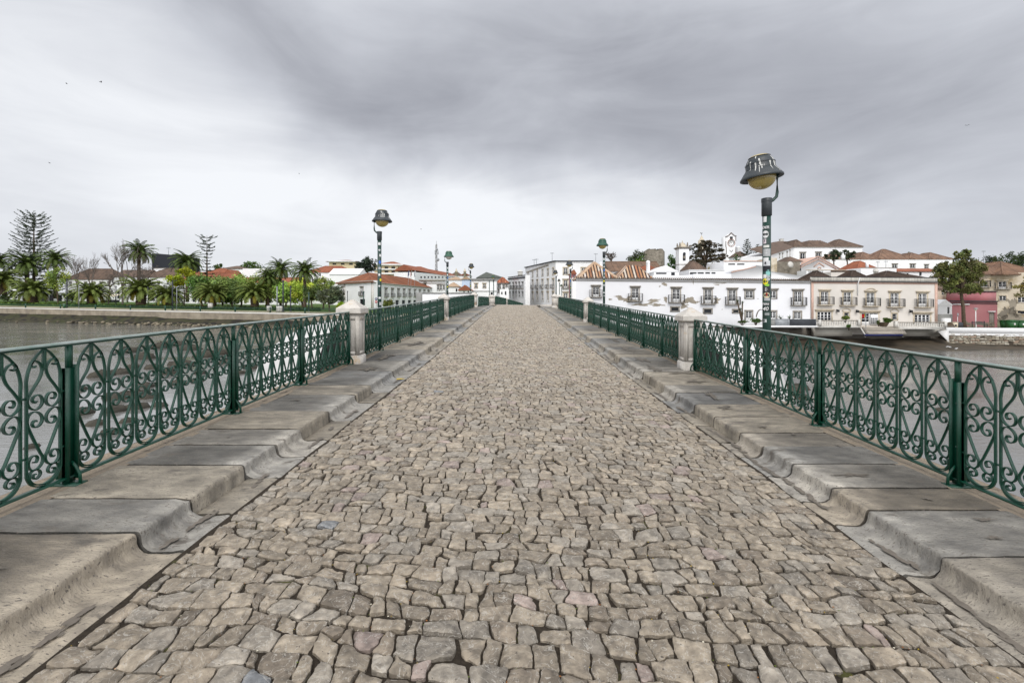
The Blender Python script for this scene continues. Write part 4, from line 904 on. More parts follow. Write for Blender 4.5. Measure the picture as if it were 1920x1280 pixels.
# beige house
bt = dict(slab='cream_trim', bal=.5, dep=.5)
wins = [(1546, 547, 571, 13.5, 'french', bt), (1588.5, 548, 572, 13.5, 'french', bt), (1632, 549, 573.5, 14, 'french', bt), (1677, 549.5, 575, 14.5, 'french', bt), (1729.5, 550.5, 575.5, 15, 'french', bt),
        (1545.5, 584.5, 601.5, 25, 'wide', dict(lint=True)), (1587, 586, 596, 8, 'one', dict(lint=False)), (1630.5, 587, 609, 29, 'french', dict(lint=True)), (1677, 588, 599, 8, 'one', dict(lint=False)), (1729, 589.5, 606, 27, 'wide', dict(lint=True))]
BH, fBH = house('long beige two-storey riverside house with pink corner strips and five iron balconies', 'house', 1521, 60.4, 1757.5, 59.0, (527.5, 529.5), 'beige_wall', depth=9, wins=wins, trim='cream_trim', fine=True, zb=1.5, tw=.16)
mb = fBH.mb(); zt = lambda s: PZ(527.5, 60.4)+(PZ(529.5, 59.0)-PZ(527.5, 60.4))*s/fBH.L
def slab(mb, f, zt, z0, z1, n0, n1, s0=0, s1=None):
    s1 = f.L if s1 is None else s1; V = [(s0, n0, zt(s0)+z0), (s1, n0, zt(s1)+z0), (s1, n1, zt(s1)+z0), (s0, n1, zt(s0)+z0)]; V += [(s0, n0, zt(s0)+z1), (s1, n0, zt(s1)+z1), (s1, n1, zt(s1)+z1), (s0, n1, zt(s0)+z1)]
    mb.add(V, [[(0, 3, 2, 1), (4, 5, 6, 7), (0, 1, 5, 4), (1, 2, 6, 5), (2, 3, 7, 6), (3, 0, 4, 7)]])
slab(mb, fBH, zt, .02, .58, -.3, -.0); mb.build('parapet', 'beige_parapet', BH)
mb = fBH.mb(); slab(mb, fBH, zt, -.26, -.04, .003, .05); slab(mb, fBH, lambda s: 0*s, 3.0, float(zt(0))-.27, .003, .045, 0, .28); slab(mb, fBH, lambda s: 0*s, 3.0, float(zt(fBH.L))-.27, .003, .045, fBH.L-.32, fBH.L); mb.build('pink_strip', 'pink_pale', BH)
mb = fBH.mb(); slab(mb, fBH, zt, -.04, .04, .003, .2); slab(mb, fBH, zt, .58, .64, -.33, .06); mb.build('cornice', 'dark_trim', BH)
mb = fBH.mb()
for cx, y0 in ((1632, 542.5), (1587, 580), (1677, 581.5)):      # arched hoods
    s, dd = fBH.sd(cx); z = fBH.z(cx, y0); w_ = (9 if y0 < 560 else 7)*dd/FPX
    mb.tube([(s-w_, .08, z-.2)]+[(s+w_*cos(a), .08, z-.2+.35*sin(a)) for a in np.linspace(pi, 0, 9)]+[(s+w_, .08, z-.2)], .05, 5)
mb.build('window_hood', 'cream_trim', BH)
mb = fBH.mb(); s = fBH.s(1607.5); mb.tube([(s, .5, zt(s)+.5), (s, .1, zt(s)-.3), (s, .08, zt(s)-1.8)], .06, 6); mb.build('drain_pipe', 'white_paint', BH)
for px0, px1, yp in ((1526, 1561, 508.5), (1594, 1631, 507.5), (1656, 1738, 508.5)): roofpart(BH, px0, px1, 60.6, 3.2 if px1 < 1700 else 6, 521.5, yp, 'roof_brown', ribs=.26, r=.06, seed=px0, over=.05, base=(.42, .42, .42))
for cx, cy in ((1568.5, 582), (1705, 583), (1605, 583)):
    s, dd = fBH.sd(cx); z = fBH.z(cx, cy); mb = fBH.mb(); mb.box(s-.03, .003, z+.1, s+.03, .3, z+.16); mb.box(s-.14, .18, z-.2, s+.14, .42, z+.12); mb.build('wall_lantern', 'dark_iron', BH)
# white door sign panel with small pictures on the beige house
s, dd = fBH.sd(1638.5); z = fBH.z(1638.5, 598); mb = fBH.mb(); mb.box(s-.48, .06, z-.75, s+.48, .09, z+.62); sp = mb.build('door_sign', 'white_paint', BH)
mb = fBH.mb()
for i in range(4):
    for j in range(3): mb.box(s-.40+i*.21, .092, z-.55+j*.26, s-.40+i*.21+.15, .10, z-.55+j*.26+.18)
mb.build('sign_pictures', 'dark_trim', sp)

# river terraces, walls and mud below
def rect_thing(name, label, cat, m, px0, px1, d0, d1, z0, z1, group=None, parent=None):
    mb = MB(); mb.prism([(PX(px0, d0), d0), (PX(px1, d0), d0), (PX(px1, d0)+(d1-d0)*0, d1), (PX(px0, d0), d1)], z0, z1)
    o = mb.build(name, m, parent, base=None if parent else (PX((px0+px1)/2, d0), d0, z0))
    if parent is None: tag(o, label, cat, group)
    return o
zT = PZ(612, 57.5)
rect_thing('river_wall', 'dark undercroft wall beneath the riverside terraces', 'wall', 'under_wall', 1150, 1790, 60.0, 60.5, -.3, zT-.05)
rect_thing('river_wall', 'pale concrete wall panel under the left balustrade', 'wall', 'pale_panel', 1527, 1598, 58.3, 58.9, PZ(630, 58.3), PZ(614, 58.3))
rect_thing('river_wall', 'long pale concrete wall under the right balustrade', 'wall', 'pale_panel', 1692, 1762, 58.6, 59.0, PZ(630, 58.6), PZ(617.5, 58.6))
rect_thing('river_wall', 'low brown stone wall under the white riverside house', 'wall', 'under_wall', 1180, 1480, 58.6, 59.8, -.3, PZ(616, 58.6))
rect_thing('terrace', 'white terrace slab with dark glass screen before the white house', 'terrace', 'white_paint', 1375, 1533.5, 57, 60.4, PZ(614, 57), PZ(610.6, 57))
rect_thing('terrace', 'grey terrace slab under the left balustrade of the beige house', 'terrace', 'quay_cap', 1533.8, 1612, 57.6, 60.3, PZ(614.5, 57.6), PZ(611.5, 57.6))
rect_thing('terrace', 'wooden landing before the beige house door', 'terrace', 'wood_deck', 1612.5, 1686, 57.8, 60.0, PZ(613.6, 57.8), PZ(612.2, 57.8))
rect_thing('terrace', 'grey terrace slab under the right balustrade of the beige house', 'terrace', 'quay_cap', 1686.5, 1774, 57.0, 59.6, PZ(617.5, 57), PZ(613.5, 57))
# glass screens
def screen(px0, px1, d, y0, y1, m, label):
    root = empty('glass_screen', (PX(px0, d), d, PZ(y1, d)), label, 'glass screen', 'screens on the white terrace')
    mb = MB(); mb.box(PX(px0, d), d-.02, PZ(y1, d), PX(px1, d), d+.02, PZ(y0, d)); mb.build('panel', m, root)
    mb = MB(); mb.box(PX(px0, d), d-.04, PZ(y0, d)+.001, PX(px1, d), d+.04, PZ(y0, d)+.06)
    for p in (px0, px1): mb.box(PX(p, d)-.03, d-.05, PZ(y1, d), PX(p, d)+.03, d+.05, PZ(y0, d))
    mb.build('screen_frame', 'grey_steel', root)
screen(1444.5, 1454, 57.3, 598.6, 610.3, 'grey_wall', 'short pale glass screen next to the stickered lamp post')
screen(1454.6, 1478.6, 57.3, 598.6, 610.3, 'grey_steel', 'grey glass screen in the middle of the white terrace')
screen(1479.4, 1530, 57.3, 598.8, 610.3, 'dark_trim', 'long black glass screen at the right end of the white terrace')
def balustrade(px0, px1, d0, d1, y0, y1, n, label):
    f = Face((PX(px0, d0), d0), (PX(px1, d1), d1)); zt0, zb0 = PZ(y0, d0), PZ(y1, d0); h = zt0-zb0
    root = empty('balustrade', (f.A[0], f.A[1], zb0), label, 'balustrade', 'stone balustrades by the beige house')
    mb = f.mb(); mb.box(0, -.12, zt0-.12, f.L, .12, zt0); mb.build('coping', 'trim_stone', root)
    mb = f.mb(); mb.box(0, -.1, zb0, f.L, .1, zb0+.08); mb.build('base_rail', 'quay_cap', root)
    for i in range(n):
        s = f.L*(i+.5)/n; p = f.A+f.e*s
        mb = MB(); mb.lathe([(.07, 0), (.07, .06*h), (.04, .12*h), (.10, .35*h), (.06, .6*h), (.04, .7*h), (.07, .8*h), (.07, .86*h)], 8, (p[0], p[1], zb0+.08)); mb.build('baluster', 'quay_cap', root, smooth=True)
    for s in (0, f.L-.3): mb = f.mb(); mb.box(s, -.16, zb0+.001, s+.3, .16, zt0+.05); mb.build('end_pier', 'quay_cap', root)
balustrade(1534, 1612, 57.7, 57.8, 600, 611.4, 17, 'stone balustrade left of the beige house steps')
balustrade(1677, 1774, 57.2, 57.0, 603.3, 613.4, 22, 'stone balustrade right of the beige house steps')
# stairs to the water
root = empty('boat_stairs', P3(1615, 625, 57), 'wide pale wooden stairs with blue foot going down to the river', 'stairs')
for i in range(5):
    d = 57.6-i*.55; y = 613.5+i*2.6; a, b = 1615+i*2.2, 1686+i*1.6
    mb = MB(); mb.box(PX(a, d), d-.55, PZ(y, d)-.075, PX(b, d), d+.02, PZ(y, d)); mb.build('tread', 'wood_deck', root)
mb = MB(); d = 54.9; mb.box(PX(1623.5, d), d, PZ(629.5, d), PX(1693, d), d+.4, PZ(626.8, d)); mb.build('blue_fender', 'blue_paint', root)
mb = MB()
for px in (1614.5, 1690): 
    a = P3(px, 612.8, 57.8); b = P3(px+(9 if px < 1650 else 4), 627.5, 55.0); mb.add([a, b, (b[0], b[1], b[2]-.3), (a[0], a[1], a[2]-.3), (a[0]-.12, a[1], a[2]), (b[0]-.12, b[1], b[2]), (b[0]-.12, b[1], b[2]-.3), (a[0]-.12, a[1], a[2]-.3)], [[(0, 1, 2, 3), (7, 6, 5, 4), (0, 4, 5, 1), (3, 2, 6, 7)]])
mb.build('stringer', 'quay_cap', root)
# flag on the stairs
def flag(px, d, y0, y1, fy, cols, fw, label, lean=0):
    root = empty('flag', P3(px, y1, d), label, 'flag', 'flags on poles')
    x = PX(px, d); mb = MB(); mb.tube([(x, d, PZ(y1, d)), (x+lean, d, PZ(y0, d))], .035, 6); mb.build('pole', 'grey_steel', root)
    w = fw*d/FPX; h = fy*d/FPX; xs = np.linspace(0, w, 9); fr = 0
    for m_, frac in cols:
        a, b = fr, fr+frac; q = np.linspace(a, b, 5); P = [[(x+lean-xx*w*.9, d+.12*sin(xx*9+zz), PZ(y0, d)-zz*h-xx*xx*h*.55) for xx in q] for zz in (0, .33, .66, 1)]
        mb = MB(); mb.grid(P); o = mb.build('cloth', m_, root); fr = b
flag(1623.5, 56.6, 587, 621, 7, [('green_paint', .42), ('yellow_paint', .12), ('red_paint', .46)], 8, 'small green and red flag on a pole at the river stairs')
# quay wall on the far right
def quay_right():
    f = Face((PX(1776, 58.5), 58.5), (PX(2350, 53), 53)); zt = PZ(614, 58.5)
    root = empty('quay_wall', (f.A[0], f.A[1], 0), 'quay wall of rough rubble stone with a smooth white parapet on top', 'wall')
    mb = f.mb(); mb.box(0, -.35, zt-.75, f.L, .05, zt)
    S = np.linspace(0, f.L, 90); mb.grid([[(s, .052, zt-.7) for s in S], [(s, .05, zt-.95-.35*float(vnoise(s, 0, .45, 3)+.5)) for s in S]]); mb.build('parapet', 'white_paint', root)
    mb = f.mb(); mb.quad((0, -.02, -.6), (f.L, -.02, -.6), (f.L, -.02, zt-.7), (0, -.02, zt-.7)); mb.quad((0, -.02, -.6), (0, -2, -.6), (0, -2, zt-.7), (0, -.02, zt-.7)); mb.build('mortar_bed', 'rubble_bed', root)
    mb = f.mb(); z = .35
    while z < zt-.85:
        up = z > 1.35; hh = rng.uniform(.16, .24) if not up else rng.uniform(.07, .14); s = rng.uniform(-.3, 0)
        while s < f.L:
            w = rng.uniform(.25, .6) if not up else rng.uniform(.14, .5)
            if rng.random() < .93:
                a0, a1, b0, b1 = s+.02, s+w-.02, z+.015, z+hh-.015; j = lambda k: rng.uniform(-.03, .03); o_ = rng.uniform(.0, .07)
                F0 = [(a0+j(0), -.02, b0+j(0)), (a1+j(0), -.02, b0+j(0)), (a1+j(0), -.02, b1+j(0)), (a0+j(0), -.02, b1+j(0))]; c = ((a0+a1)/2, (b0+b1)/2)
                F1 = [(c[0]+(p[0]-c[0])*.85, o_+.02, c[1]+(p[2]-c[1])*.8) for p in F0]
                cc = np.array([(.50, .46, .38), (.42, .37, .29), (.58, .54, .46), (.34, .30, .24), (.45, .34, .26)][rng.integers(5)])*rng.uniform(.8, 1.1)
                mb.add(F0+F1, [[(4, 5, 6, 7), (0, 1, 5, 4), (1, 2, 6, 5), (2, 3, 7, 6), (3, 0, 4, 7)]], tuple(cc))
            s += w
        z += hh
    mb.build('rubble_stones', 'rubble', root)['kind'] = 'stuff'
    mb = MB(); A = f.A; n = f.n
    mb.poly([(A[0], A[1]+.2, zt-.35), (f.B[0], f.B[1]+.2, zt-.35), (f.B[0]+10, 90, zt-.2), (A[0]+9, 90, zt-.2), (PX(1758, 61), 61, zt-.35)]); struct(mb.build('quay_pavement', 'pavement'))
quay_right()
mb = MB()
mb.add([P3(1757, 620, 57.3), P3(1773, 620, 57), P3(1779, 641, 56.5), (PX(1757, 58.5), 58.5, PZ(620, 57.3)), (PX(1779, 58.5), 58.5, PZ(620, 57))], [[(0, 1, 2)], [(0, 3, 4, 1)], [(1, 4, 2)], [(0, 2, 3)]])
tag(mb.build('buttress', 'pier_white'), 'slanted grey concrete buttress under the right end of the balustrade', 'buttress')
# mud foreshore
px = np.linspace(1040, 2500, 120)
D = [(60.2, 1.0), (58.5, .75), (57, .45), (55.5, .2), (54.2, .04), (53, -.15), (51, -.5)]
P = []
for d, z in D: P.append([((p-CX)/FPX*d, d+1.3*float(vnoise(p*.02, d*.1, 1, 5)), z*(.6 if p > 1770 else 1)+.18*float(vnoise(p*.06, d*.9, 1.2, 2))) for p in px])
mb = MB(); mb.grid(P, flip=False); struct(mb.build('mud_foreshore', 'mud', smooth=True))

# --- right end: pink house, old house, white house
PK, fPK = house('pink single-storey building with dark cornice and narrow grey door', 'building', 1781, 67, 1870, 64, (565, 566), 'pink_wall', depth=9, zb=1.5,
    wins=[(1859.5, 585.5, 613, 5.5, 'door_solid')], cornice=[(-.02, .14, .22, 'dark_trim'), (-.28, -.2, .1)])
mb = MB(); d = 68.6; mb.box(PX(1833, d), d, PZ(566, d), PX(1868, d), d+5, PZ(547, d)); mb.build('upper_block', 'pink_wall', PK)
mb = MB(); mb.box(PX(1832, d), d-.15, PZ(547, d), PX(1869, d), d+5.1, PZ(545.4, d)); mb.build('cornice', 'dark_trim', PK)
mb = fPK.mb(); 
for cx, w_, y in ((1802, 23, 570.5), (1859.5, 10, 584)): s, dd = fPK.sd(cx); z = fPK.z(cx, y); mb.box(s-w_/2*dd/FPX, .003, z-.07, s+w_/2*dd/FPX, .15, z+.07)
mb.build('ledge', 'white_paint', PK)
for i, q in enumerate([(1843, 607, 22, 9), (1852, 610, 14, 5), (1812, 606, 16, 8), (1822, 610, 14, 5), (1863, 610, 4, 6)]): patch(fPK, PK, *q, 'quay_stone', 20+i, name='bare_patch')
OH, fOH = house('old cream house with peeling plaster and mossy brown hip roof behind the bins', 'house', 1836, 76, 1960, 72, 513, 'old_wall', depth=11, zb=1.5, trim='cream_trim', tw=.12,
    wins=[(1844.5, 528, 538, 9, 'win', dict(bal=.3)), (1879.5, 528, 541.5, 9, 'french', dict(bal=.5)), (1880, 554.5, 563.5, 8, 'win', dict(lint=False)), (1915.5, 557, 567, 9, 'win', dict(lint=False)), (1917, 583, 588.5, 11, 'dark', dict(lint=False))])
roofpart(OH, 1833, 1892, 75, 8, 513.5, 491, 'roof_brown', ribs=.35, r=.07, seed=5, base=(1.35, 1.2, 1.1)); roofpart(OH, 1880, 1962, 73.5, 9, 513.8, 492, 'roof_brown', ribs=.35, r=.07, seed=6, base=(1.45, 1.25, 1.1))
for i, q in enumerate([(1887, 585, 26, 30), (1900, 575, 14, 40), (1876, 600, 26, 20), (1905, 600, 30, 24)]): patch(fOH, OH, *q, 'castle_stone' if i in (0, 2) else 'render_patch', 30+i, name='bare_patch')
house('small plain white gabled house squeezed between the beige and pink buildings', 'house', 1759.5, 66, 1785, 66, 571, 'white_wall', depth=7, zb=1.5, wins=[(1778.5, 575.5, 588, 4, 'dark')], roof=('gable', 562, 'white_wall', dict(over=.05)))
house('cream upper house seen through the dark tree, behind the small white house', 'house', 1757, 74, 1838, 76, 541, 'old_wall', depth=8, zb=1.5, wins=[(1768, 545, 553, 6, 'win')], roof=('gable', 530, 'roof_brown', {}))
rect_thing('garden_wall', 'low grey stone wall left of the pink building', 'wall', 'grey_wall', 1759, 1786, 64, 64.5, 1.5, PZ(589, 64))
rect_thing('garden_wall', 'small white block before the low grey wall', 'wall', 'white_wall', 1771, 1783, 62.5, 63, 1.5, PZ(596.5, 62.5))
# wheelie bins
def bin_(px, d, yb, w, label, first=None):
    x = PX(px, d); z = PZ(yb, d); root = empty('rubbish_bin', (x, d, z), label, 'bin', 'green wheeled bins on the right quay')
    mb = MB(); h = 1.0; mb.add([(x-w*.42, d-.35, z+.12), (x+w*.42, d-.35, z+.12), (x+w*.42, d+.35, z+.12), (x-w*.42, d+.35, z+.12), (x-w/2, d-.42, z+h), (x+w/2, d-.42, z+h), (x+w/2, d+.42, z+h), (x-w/2, d+.42, z+h)], [[(0, 3, 2, 1), (4, 5, 6, 7), (0, 1, 5, 4), (1, 2, 6, 5), (2, 3, 7, 6), (3, 0, 4, 7)]])
    mb.box(x-w/2-.02, d-.45, z+h-.1, x+w/2+.02, d-.421, z+h); mb.build('body', 'bin_green', root)
    mb = MB(); mb.prism([(x-w/2-.03, d-.46), (x+w/2+.03, d-.46), (x+w/2+.03, d+.45), (x-w/2-.03, d+.45)], z+h+.003, z+h+.12); mb.box(x-w*.4, d-.3, z+h+.12, x+w*.4, d+.4, z+h+.2); mb.build('lid', 'bin_green', root)
    mb = MB(); mb.box(x-.10, d-.425-.012, z+.5, x+.10, d-.42-.001+.02, z+.78); mb.build('sticker', 'white_paint', root)
    for sx_ in (-1, 1): mb = MB(); mb.tube([(x+sx_*w*.36-.03, d-.3, z+.08), (x+sx_*w*.36+.03, d-.3, z+.08)], .08, 10); mb.build('wheel', 'dark_trim', root)
bin_(1886, 63.5, 616, .9, 'leftmost green wheeled bin beside the rubble stone house front'); bin_(1896.5, 62.5, 616, .95, 'second green wheeled bin, with a white square mark, left of centre')
bin_(1905.5, 63.8, 616, .6, 'narrow dark green bin set back in the row'); bin_(1912.5, 62.5, 616.5, .95, 'rightmost green wheeled bin at the picture edge')
# quay lamp, bench, boat cover, boxes, sign, gulls
root = empty('street_lamp', P3(1829.5, 612, 61), 'white street lamp with funnel glass head before the pink wall', 'street lamp')
x, z = PX(1829.5, 61), PZ(612, 61); mb = MB(); mb.tube([(x, 61, z-.3), (x, 61, PZ(583, 61))], .05, 8); mb.lathe([(.1, -.3), (.1, .3), (.06, .4)], 8, (x, 61, z)); mb.build('post', 'white_paint', root)
mb = MB(); zt_ = PZ(583, 61); mb.lathe([(.05, 0), (.17, .28), (.18, .30)], 12, (x, 61, zt_)); mb.build('glass_head', 'globe_clear', root); mb = MB(); mb.lathe([(.26, .30), (.27, .34), (.1, .42), (0, .44)], 12, (x, 61, zt_)); mb.build('cap', 'grey_steel', root)
root = empty('bench', P3(1836, 613, 60.5), 'dark slatted bench on the right quay below the white lamp', 'bench'); x, z = PX(1836, 60.5), PZ(613.8, 60.5)
mb = MB(); [mb.box(x-.9, 60.2+.12*i, z+.42, x+.9, 60.3+.12*i, z+.46) for i in range(3)]; mb.build('seat', 'dark_trim', root)
mb = MB(); [mb.box(x-.9, 60.62, z+.55+.15*i, x+.9, 60.66, z+.63+.15*i) for i in range(2)]; mb.build('backrest', 'dark_trim', root)
for q in (-.8, .8): mb = MB(); mb.box(x+q-.03, 60.22, z, x+q+.03, 60.27, z+.42); mb.box(x+q-.03, 60.6, z, x+q+.03, 60.65, z+.85); mb.build('leg', 'dark_iron', root)
mb = MB(); x, z = PX(1780.5, 60.5), PZ(613.5, 60.5); th = np.linspace(0, pi/2, 6); ph = np.linspace(0, 2*pi, 15)
mb.grid([[(x+.55*cos(t)*cos(p)*(1+.1*sin(3*p)), 60.5+.5*cos(t)*sin(p), z+.62*sin(t)*(1-.15*cos(2*p))) for p in ph] for t in th]); tag(mb.build('tarpaulin_heap', 'bark', smooth=True, base=(x, 60.5, z)), 'brown covered heap at the left end of the white parapet', 'heap')
root = empty('utility_box', P3(1792, 613.5, 60.4), 'cream utility box between the brown heap and the dark box', 'utility box'); x, z = PX(1792, 60.4), PZ(613.8, 60.4)
mb = MB(); mb.box(x-.32, 60.4, z, x+.32, 60.8, z+.66); mb.box(x-.36, 60.36, z+.66, x+.36, 60.84, z+.71); mb.build('cabinet', 'awning', root); mb = MB(); mb.box(x-.12, 60.38, z+.15, x+.12, 60.399, z+.4); mb.build('vent', 'dark_trim', root)
mb = MB(); x, z = PX(1801, 60.6), PZ(613.8, 60.6); mb.prism([(x-.33, 60.6), (x+.36, 60.6), (x+.36, 61.2), (x-.33, 61.2)], z, z+.62); mb.add([(x-.33, 60.6, z+.62), (x+.36, 60.6, z+.62), (x+.36, 61.2, z+.62), (x-.33, 61.2, z+.62), (x-.28, 60.8, z+.74), (x+.2, 60.8, z+.72), (x+.2, 61.1, z+.72), (x-.28, 61.1, z+.74)], [[(0, 1, 5, 4), (1, 2, 6, 5), (2, 3, 7, 6), (3, 0, 4, 7), (4, 5, 6, 7)]])
tag(mb.build('covered_box', 'dark_trim', base=(x, 60.6, z)), 'dark covered box at the foot of the big tree', 'box')
root = empty('sign_post', P3(1795.5, 605, 62), 'slim white post with small grey sign in front of the pink wall', 'sign'); x = PX(1795.5, 62)
mb = MB(); mb.tube([(x, 62, PZ(613, 62)), (x, 62, PZ(587.5, 62))], .03, 6); mb.build('post', 'white_paint', root); mb = MB(); mb.box(x-.09, 61.94, PZ(593.5, 62), x+.09, 61.965, PZ(587, 62)); mb.build('plate', 'grey_steel', root)
def gull(px, py, d, rz, label):
    x, y, z = P3(px, py, d); root = empty('gull', (x, y, z), label, 'bird', 'gulls on the mud'); root.scale = (.7,)*3
    c_, s_ = cos(rz), sin(rz); mb = MB(); prof = [(-.26, .005, .09), (-.16, .05, .12), (-.02, .085, .15), (.10, .07, .17), (.17, .035, .21), (.22, .045, .24), (.27, .03, .245), (.30, .008, .235), (.34, .004, .23)]
    mb.tube([(x+a*c_, y+a*s_, z+h) for a, r_, h in prof], [r_ for a, r_, h in prof], 8)
    mb.build('body', 'gull_white', root, smooth=True)
    for q in (-.03, .03): mb = MB(); mb.tube([(x-s_*q, y+c_*q, z-.02), (x-s_*q, y+c_*q, z+.09)], .006, 4); mb.build('leg', 'yellow_paint', root)
    mb = MB(); mb.tube([(x-.05*c_, y-.05*s_, z+.20), (x-.2*c_, y-.2*s_, z+.15), (x-.33*c_, y-.33*s_, z+.12)], [.06, .045, .008], 6); mb.build('folded_wing', 'grey_steel', root, smooth=True)
gull(1775.5, 651.5, 54.6, .3, 'white gull standing on the mud, left one of a pair'); gull(1780.5, 652, 54.4, 2.8, 'smaller white gull standing just right of another on the mud'); gull(1793, 655, 53.2, 0, 'single white gull at the water edge below the rubble quay')
# ================================================================ HILL TOWN (right, behind)
def boxhouse(label, px0, px1, d, yt, wall='white_wall', depth=8, **k): 
    return house(label, k.pop('cat', 'house'), px0, d, px1, d, yt, wall, depth=depth, zb=k.pop('zb', 1.5), **k)
boxhouse('low white roof terrace wall behind the two striped tile roofs', 1224, 1300, 72, 516.5, cat='building')
boxhouse('white rooftop block above the middle of the long white riverside house', 1300.5, 1371, 71.5, 513.5, cat='building', wins=[(1369, 512, 518, 1, 'dark')] and [])
# white house with sloped parapet
f = Face((PX(1370, 74), 74), (PX(1521, 74), 74)); root = empty('house', (f.A[0], 74, 1.5), 'white rooftop building with long slanting parapet behind the stickered lamp', 'house')
mb = MB(); zz = lambda py: PZ(py, 74); x = lambda px: PX(px, 74)
out = [(1370, 520), (1370, 511), (1375, 507), (1417, 500.5), (1418, 497), (1437, 500), (1440, 508), (1521, 519.5), (1521, 535), (1370, 535)]
mb.add([(x(a), 74, zz(b)) for a, b in out]+[(x(a), 80, zz(b)) for a, b in out], [[tuple(range(10))], [tuple(range(19, 9, -1))]]+[[(i, (i+1) % 10, (i+1) % 10+10, i+10)] for i in range(10)]); mb.build('wall', 'white_wall', root)
mb = MB(); mb.tube([(x(1371), 73.95, zz(510.5)), (x(1417), 73.95, zz(500))], .10, 4); mb.build('tile_edge', 'pink_pale', root)
boxhouse('tall white building with two dark slots under its parapet, below the clock tower', 1357, 1436, 88, 490, wins=[(1372, 494, 496.6, 13, 'dark'), (1389, 494, 496.6, 14, 'dark')], cornice=[(-.05, .12, .1, 'pink_pale')])
boxhouse('white arcade wall with dark openings right of the bell tower', 1292, 1358, 86, 506.5, wins=[(1300, 510.5, 514.5, 13, 'dark'), (1314, 510.5, 514.5, 12, 'dark'), (1327, 510.5, 513.5, 9, 'dark'), (1338, 510.5, 513.5, 8, 'dark')], cornice=[(-.05, .1, .1, 'white_wall')])
boxhouse('small house with brown tiled roof between the bell tower and the yellow-green shrub', 1290, 1321, 92, 505, roof=('hip', 492, 'roof_brown', dict(ribs=.5, r=.08)))
boxhouse('long white house with weathered brown tile roof in front of the castle tower', 1144, 1240, 100, 508.5, depth=9, roof=('gable', 491, 'roof_brown', dict(ribs=.6, r=.08, base=(1.3, 1.2, 1.1))))
boxhouse('white house with small bright red roof before the long brown roof', 1199, 1232, 90, 506.5, depth=5, roof=('gable', 499, 'roof_red', dict(ribs=.5, r=.07)))
boxhouse('low white house with grey tiled roof behind the striped roofs', 1156, 1204, 88, 512, depth=6, wins=[(1170, 514, 520, 4, 'dark'), (1184, 514, 520, 5, 'dark')], roof=('gable', 506, 'roof_brown', {}))
r_, f_ = boxhouse('white gabled house with long dim window band left of the bell tower', 1226, 1273, 82, 509.5, depth=7, wins=[(1240, 511, 514, 20, 'dark'), (1262, 509.5+1, 517, 7, 'dark')])
mb = MB(); mb.add([(PX(1225, 81.9), 81.9, PZ(509.6, 82)), (PX(1274, 81.9), 81.9, PZ(509.6, 82)), (PX(1249.5, 81.9), 81.9, PZ(497.5, 82)), (PX(1225, 81.9), 89, PZ(509.6, 82)), (PX(1274, 81.9), 89, PZ(509.6, 82)), (PX(1249.5, 81.9), 89, PZ(497.5, 82))], [[(0, 1, 2), (5, 4, 3)], [(1, 4, 5, 2), (0, 2, 5, 3)]]); mb.build('gable', 'white_wall', r_)
root = empty('chimney', (PX(1215, 84), 84, 9), 'tall slim white chimney with domed top before the castle tower', 'chimney')
mb = MB(); d = 84; mb.lathe([(.36, PZ(512, d)), (.36, PZ(492, d)), (.40, PZ(491.6, d)), (.40, PZ(490.8, d)), (.30, PZ(489.5, d)), (0, PZ(488, d))], 12, (PX(1215, d), d, 0)); mb.build('flue', 'white_wall', root)
root = empty('chimney', (PX(1127, 78), 78, 8), 'small white pyramid-topped chimney rising behind the left striped roof', 'chimney')
mb = MB(); d = 78; mb.box(PX(1124.5, d), d, PZ(505, d), PX(1129.5, d), d+.4, PZ(494.5, d)); mb.add([(PX(1124, d), d-.05, PZ(494.5, d)), (PX(1130, d), d-.05, PZ(494.5, d)), (PX(1130, d), d+.45, PZ(494.5, d)), (PX(1124, d), d+.45, PZ(494.5, d)), (PX(1127, d), d+.2, PZ(490, d))], [[(0, 1, 4), (1, 2, 4), (2, 3, 4), (3, 0, 4)]]); mb.build('flue', 'white_wall', root)
# castle tower
def tower_prism(name, label, cat, px0, px1, d, yt, zb, wm, side_px=None, dep=None):
    root = empty(name, (PX((px0+px1)/2, d), d, zb), label, cat); return root
root = empty('castle_tower', (PX(1230, 215), 215, 14), 'square brown stone castle tower with crumbling top', 'tower'); d = 215
mb = MB(); x0, x1 = PX(1213, d), PX(1243, d); x2 = PX(1247.5, 222); P_ = [(x0, d), (x1, d), (x2, 223), (x0+.8, 224)]; mb.prism(P_, 12, PZ(468, d)); mb.build('wall', 'castle_stone', root)
mb = MB()
for i in range(14): xx = x0+(x1-x0)*(i+.5)/14; mb.box(xx-.22, d-.02, PZ(468, d), xx+.25, d+.5, PZ(468, d)+rng.uniform(.1, .5))
mb.build('battlement', 'castle_stone', root)
# bell tower with spire
d = 96; root = empty('bell_tower', (PX(1283, d), d, 8), 'white church bell tower with arched opening and pointed stone spire', 'tower'); x0, x1 = PX(1273.5, d), PX(1292, d); w = x1-x0
f = Face((x0, d), (x1, d)); mb = f.mb(); s0, s1 = f.s(1280.2), f.s(1286); za, zb_ = f.z(1283, 489), f.z(1283, 475.5)
holes_wall(mb, f.L, 6, PZ(465.5, d), PZ(465.5, d), [(s0, s1, za, zb_)], .3)
mb.quad((0, 0, 6), (0, -w, 6), (0, -w, PZ(465.5, d)), (0, 0, PZ(465.5, d))); mb.quad((f.L, -w, 6), (f.L, 0, 6), (f.L, 0, PZ(465.5, d)), (f.L, -w, PZ(465.5, d))); mb.quad((0, -w, 6), (f.L, -w, 6), (f.L, -w, za-1), (0, -w, za-1)); mb.build('wall', 'white_wall', root)
mb = f.mb(); c = (s0+s1)/2; r = (s1-s0)/2
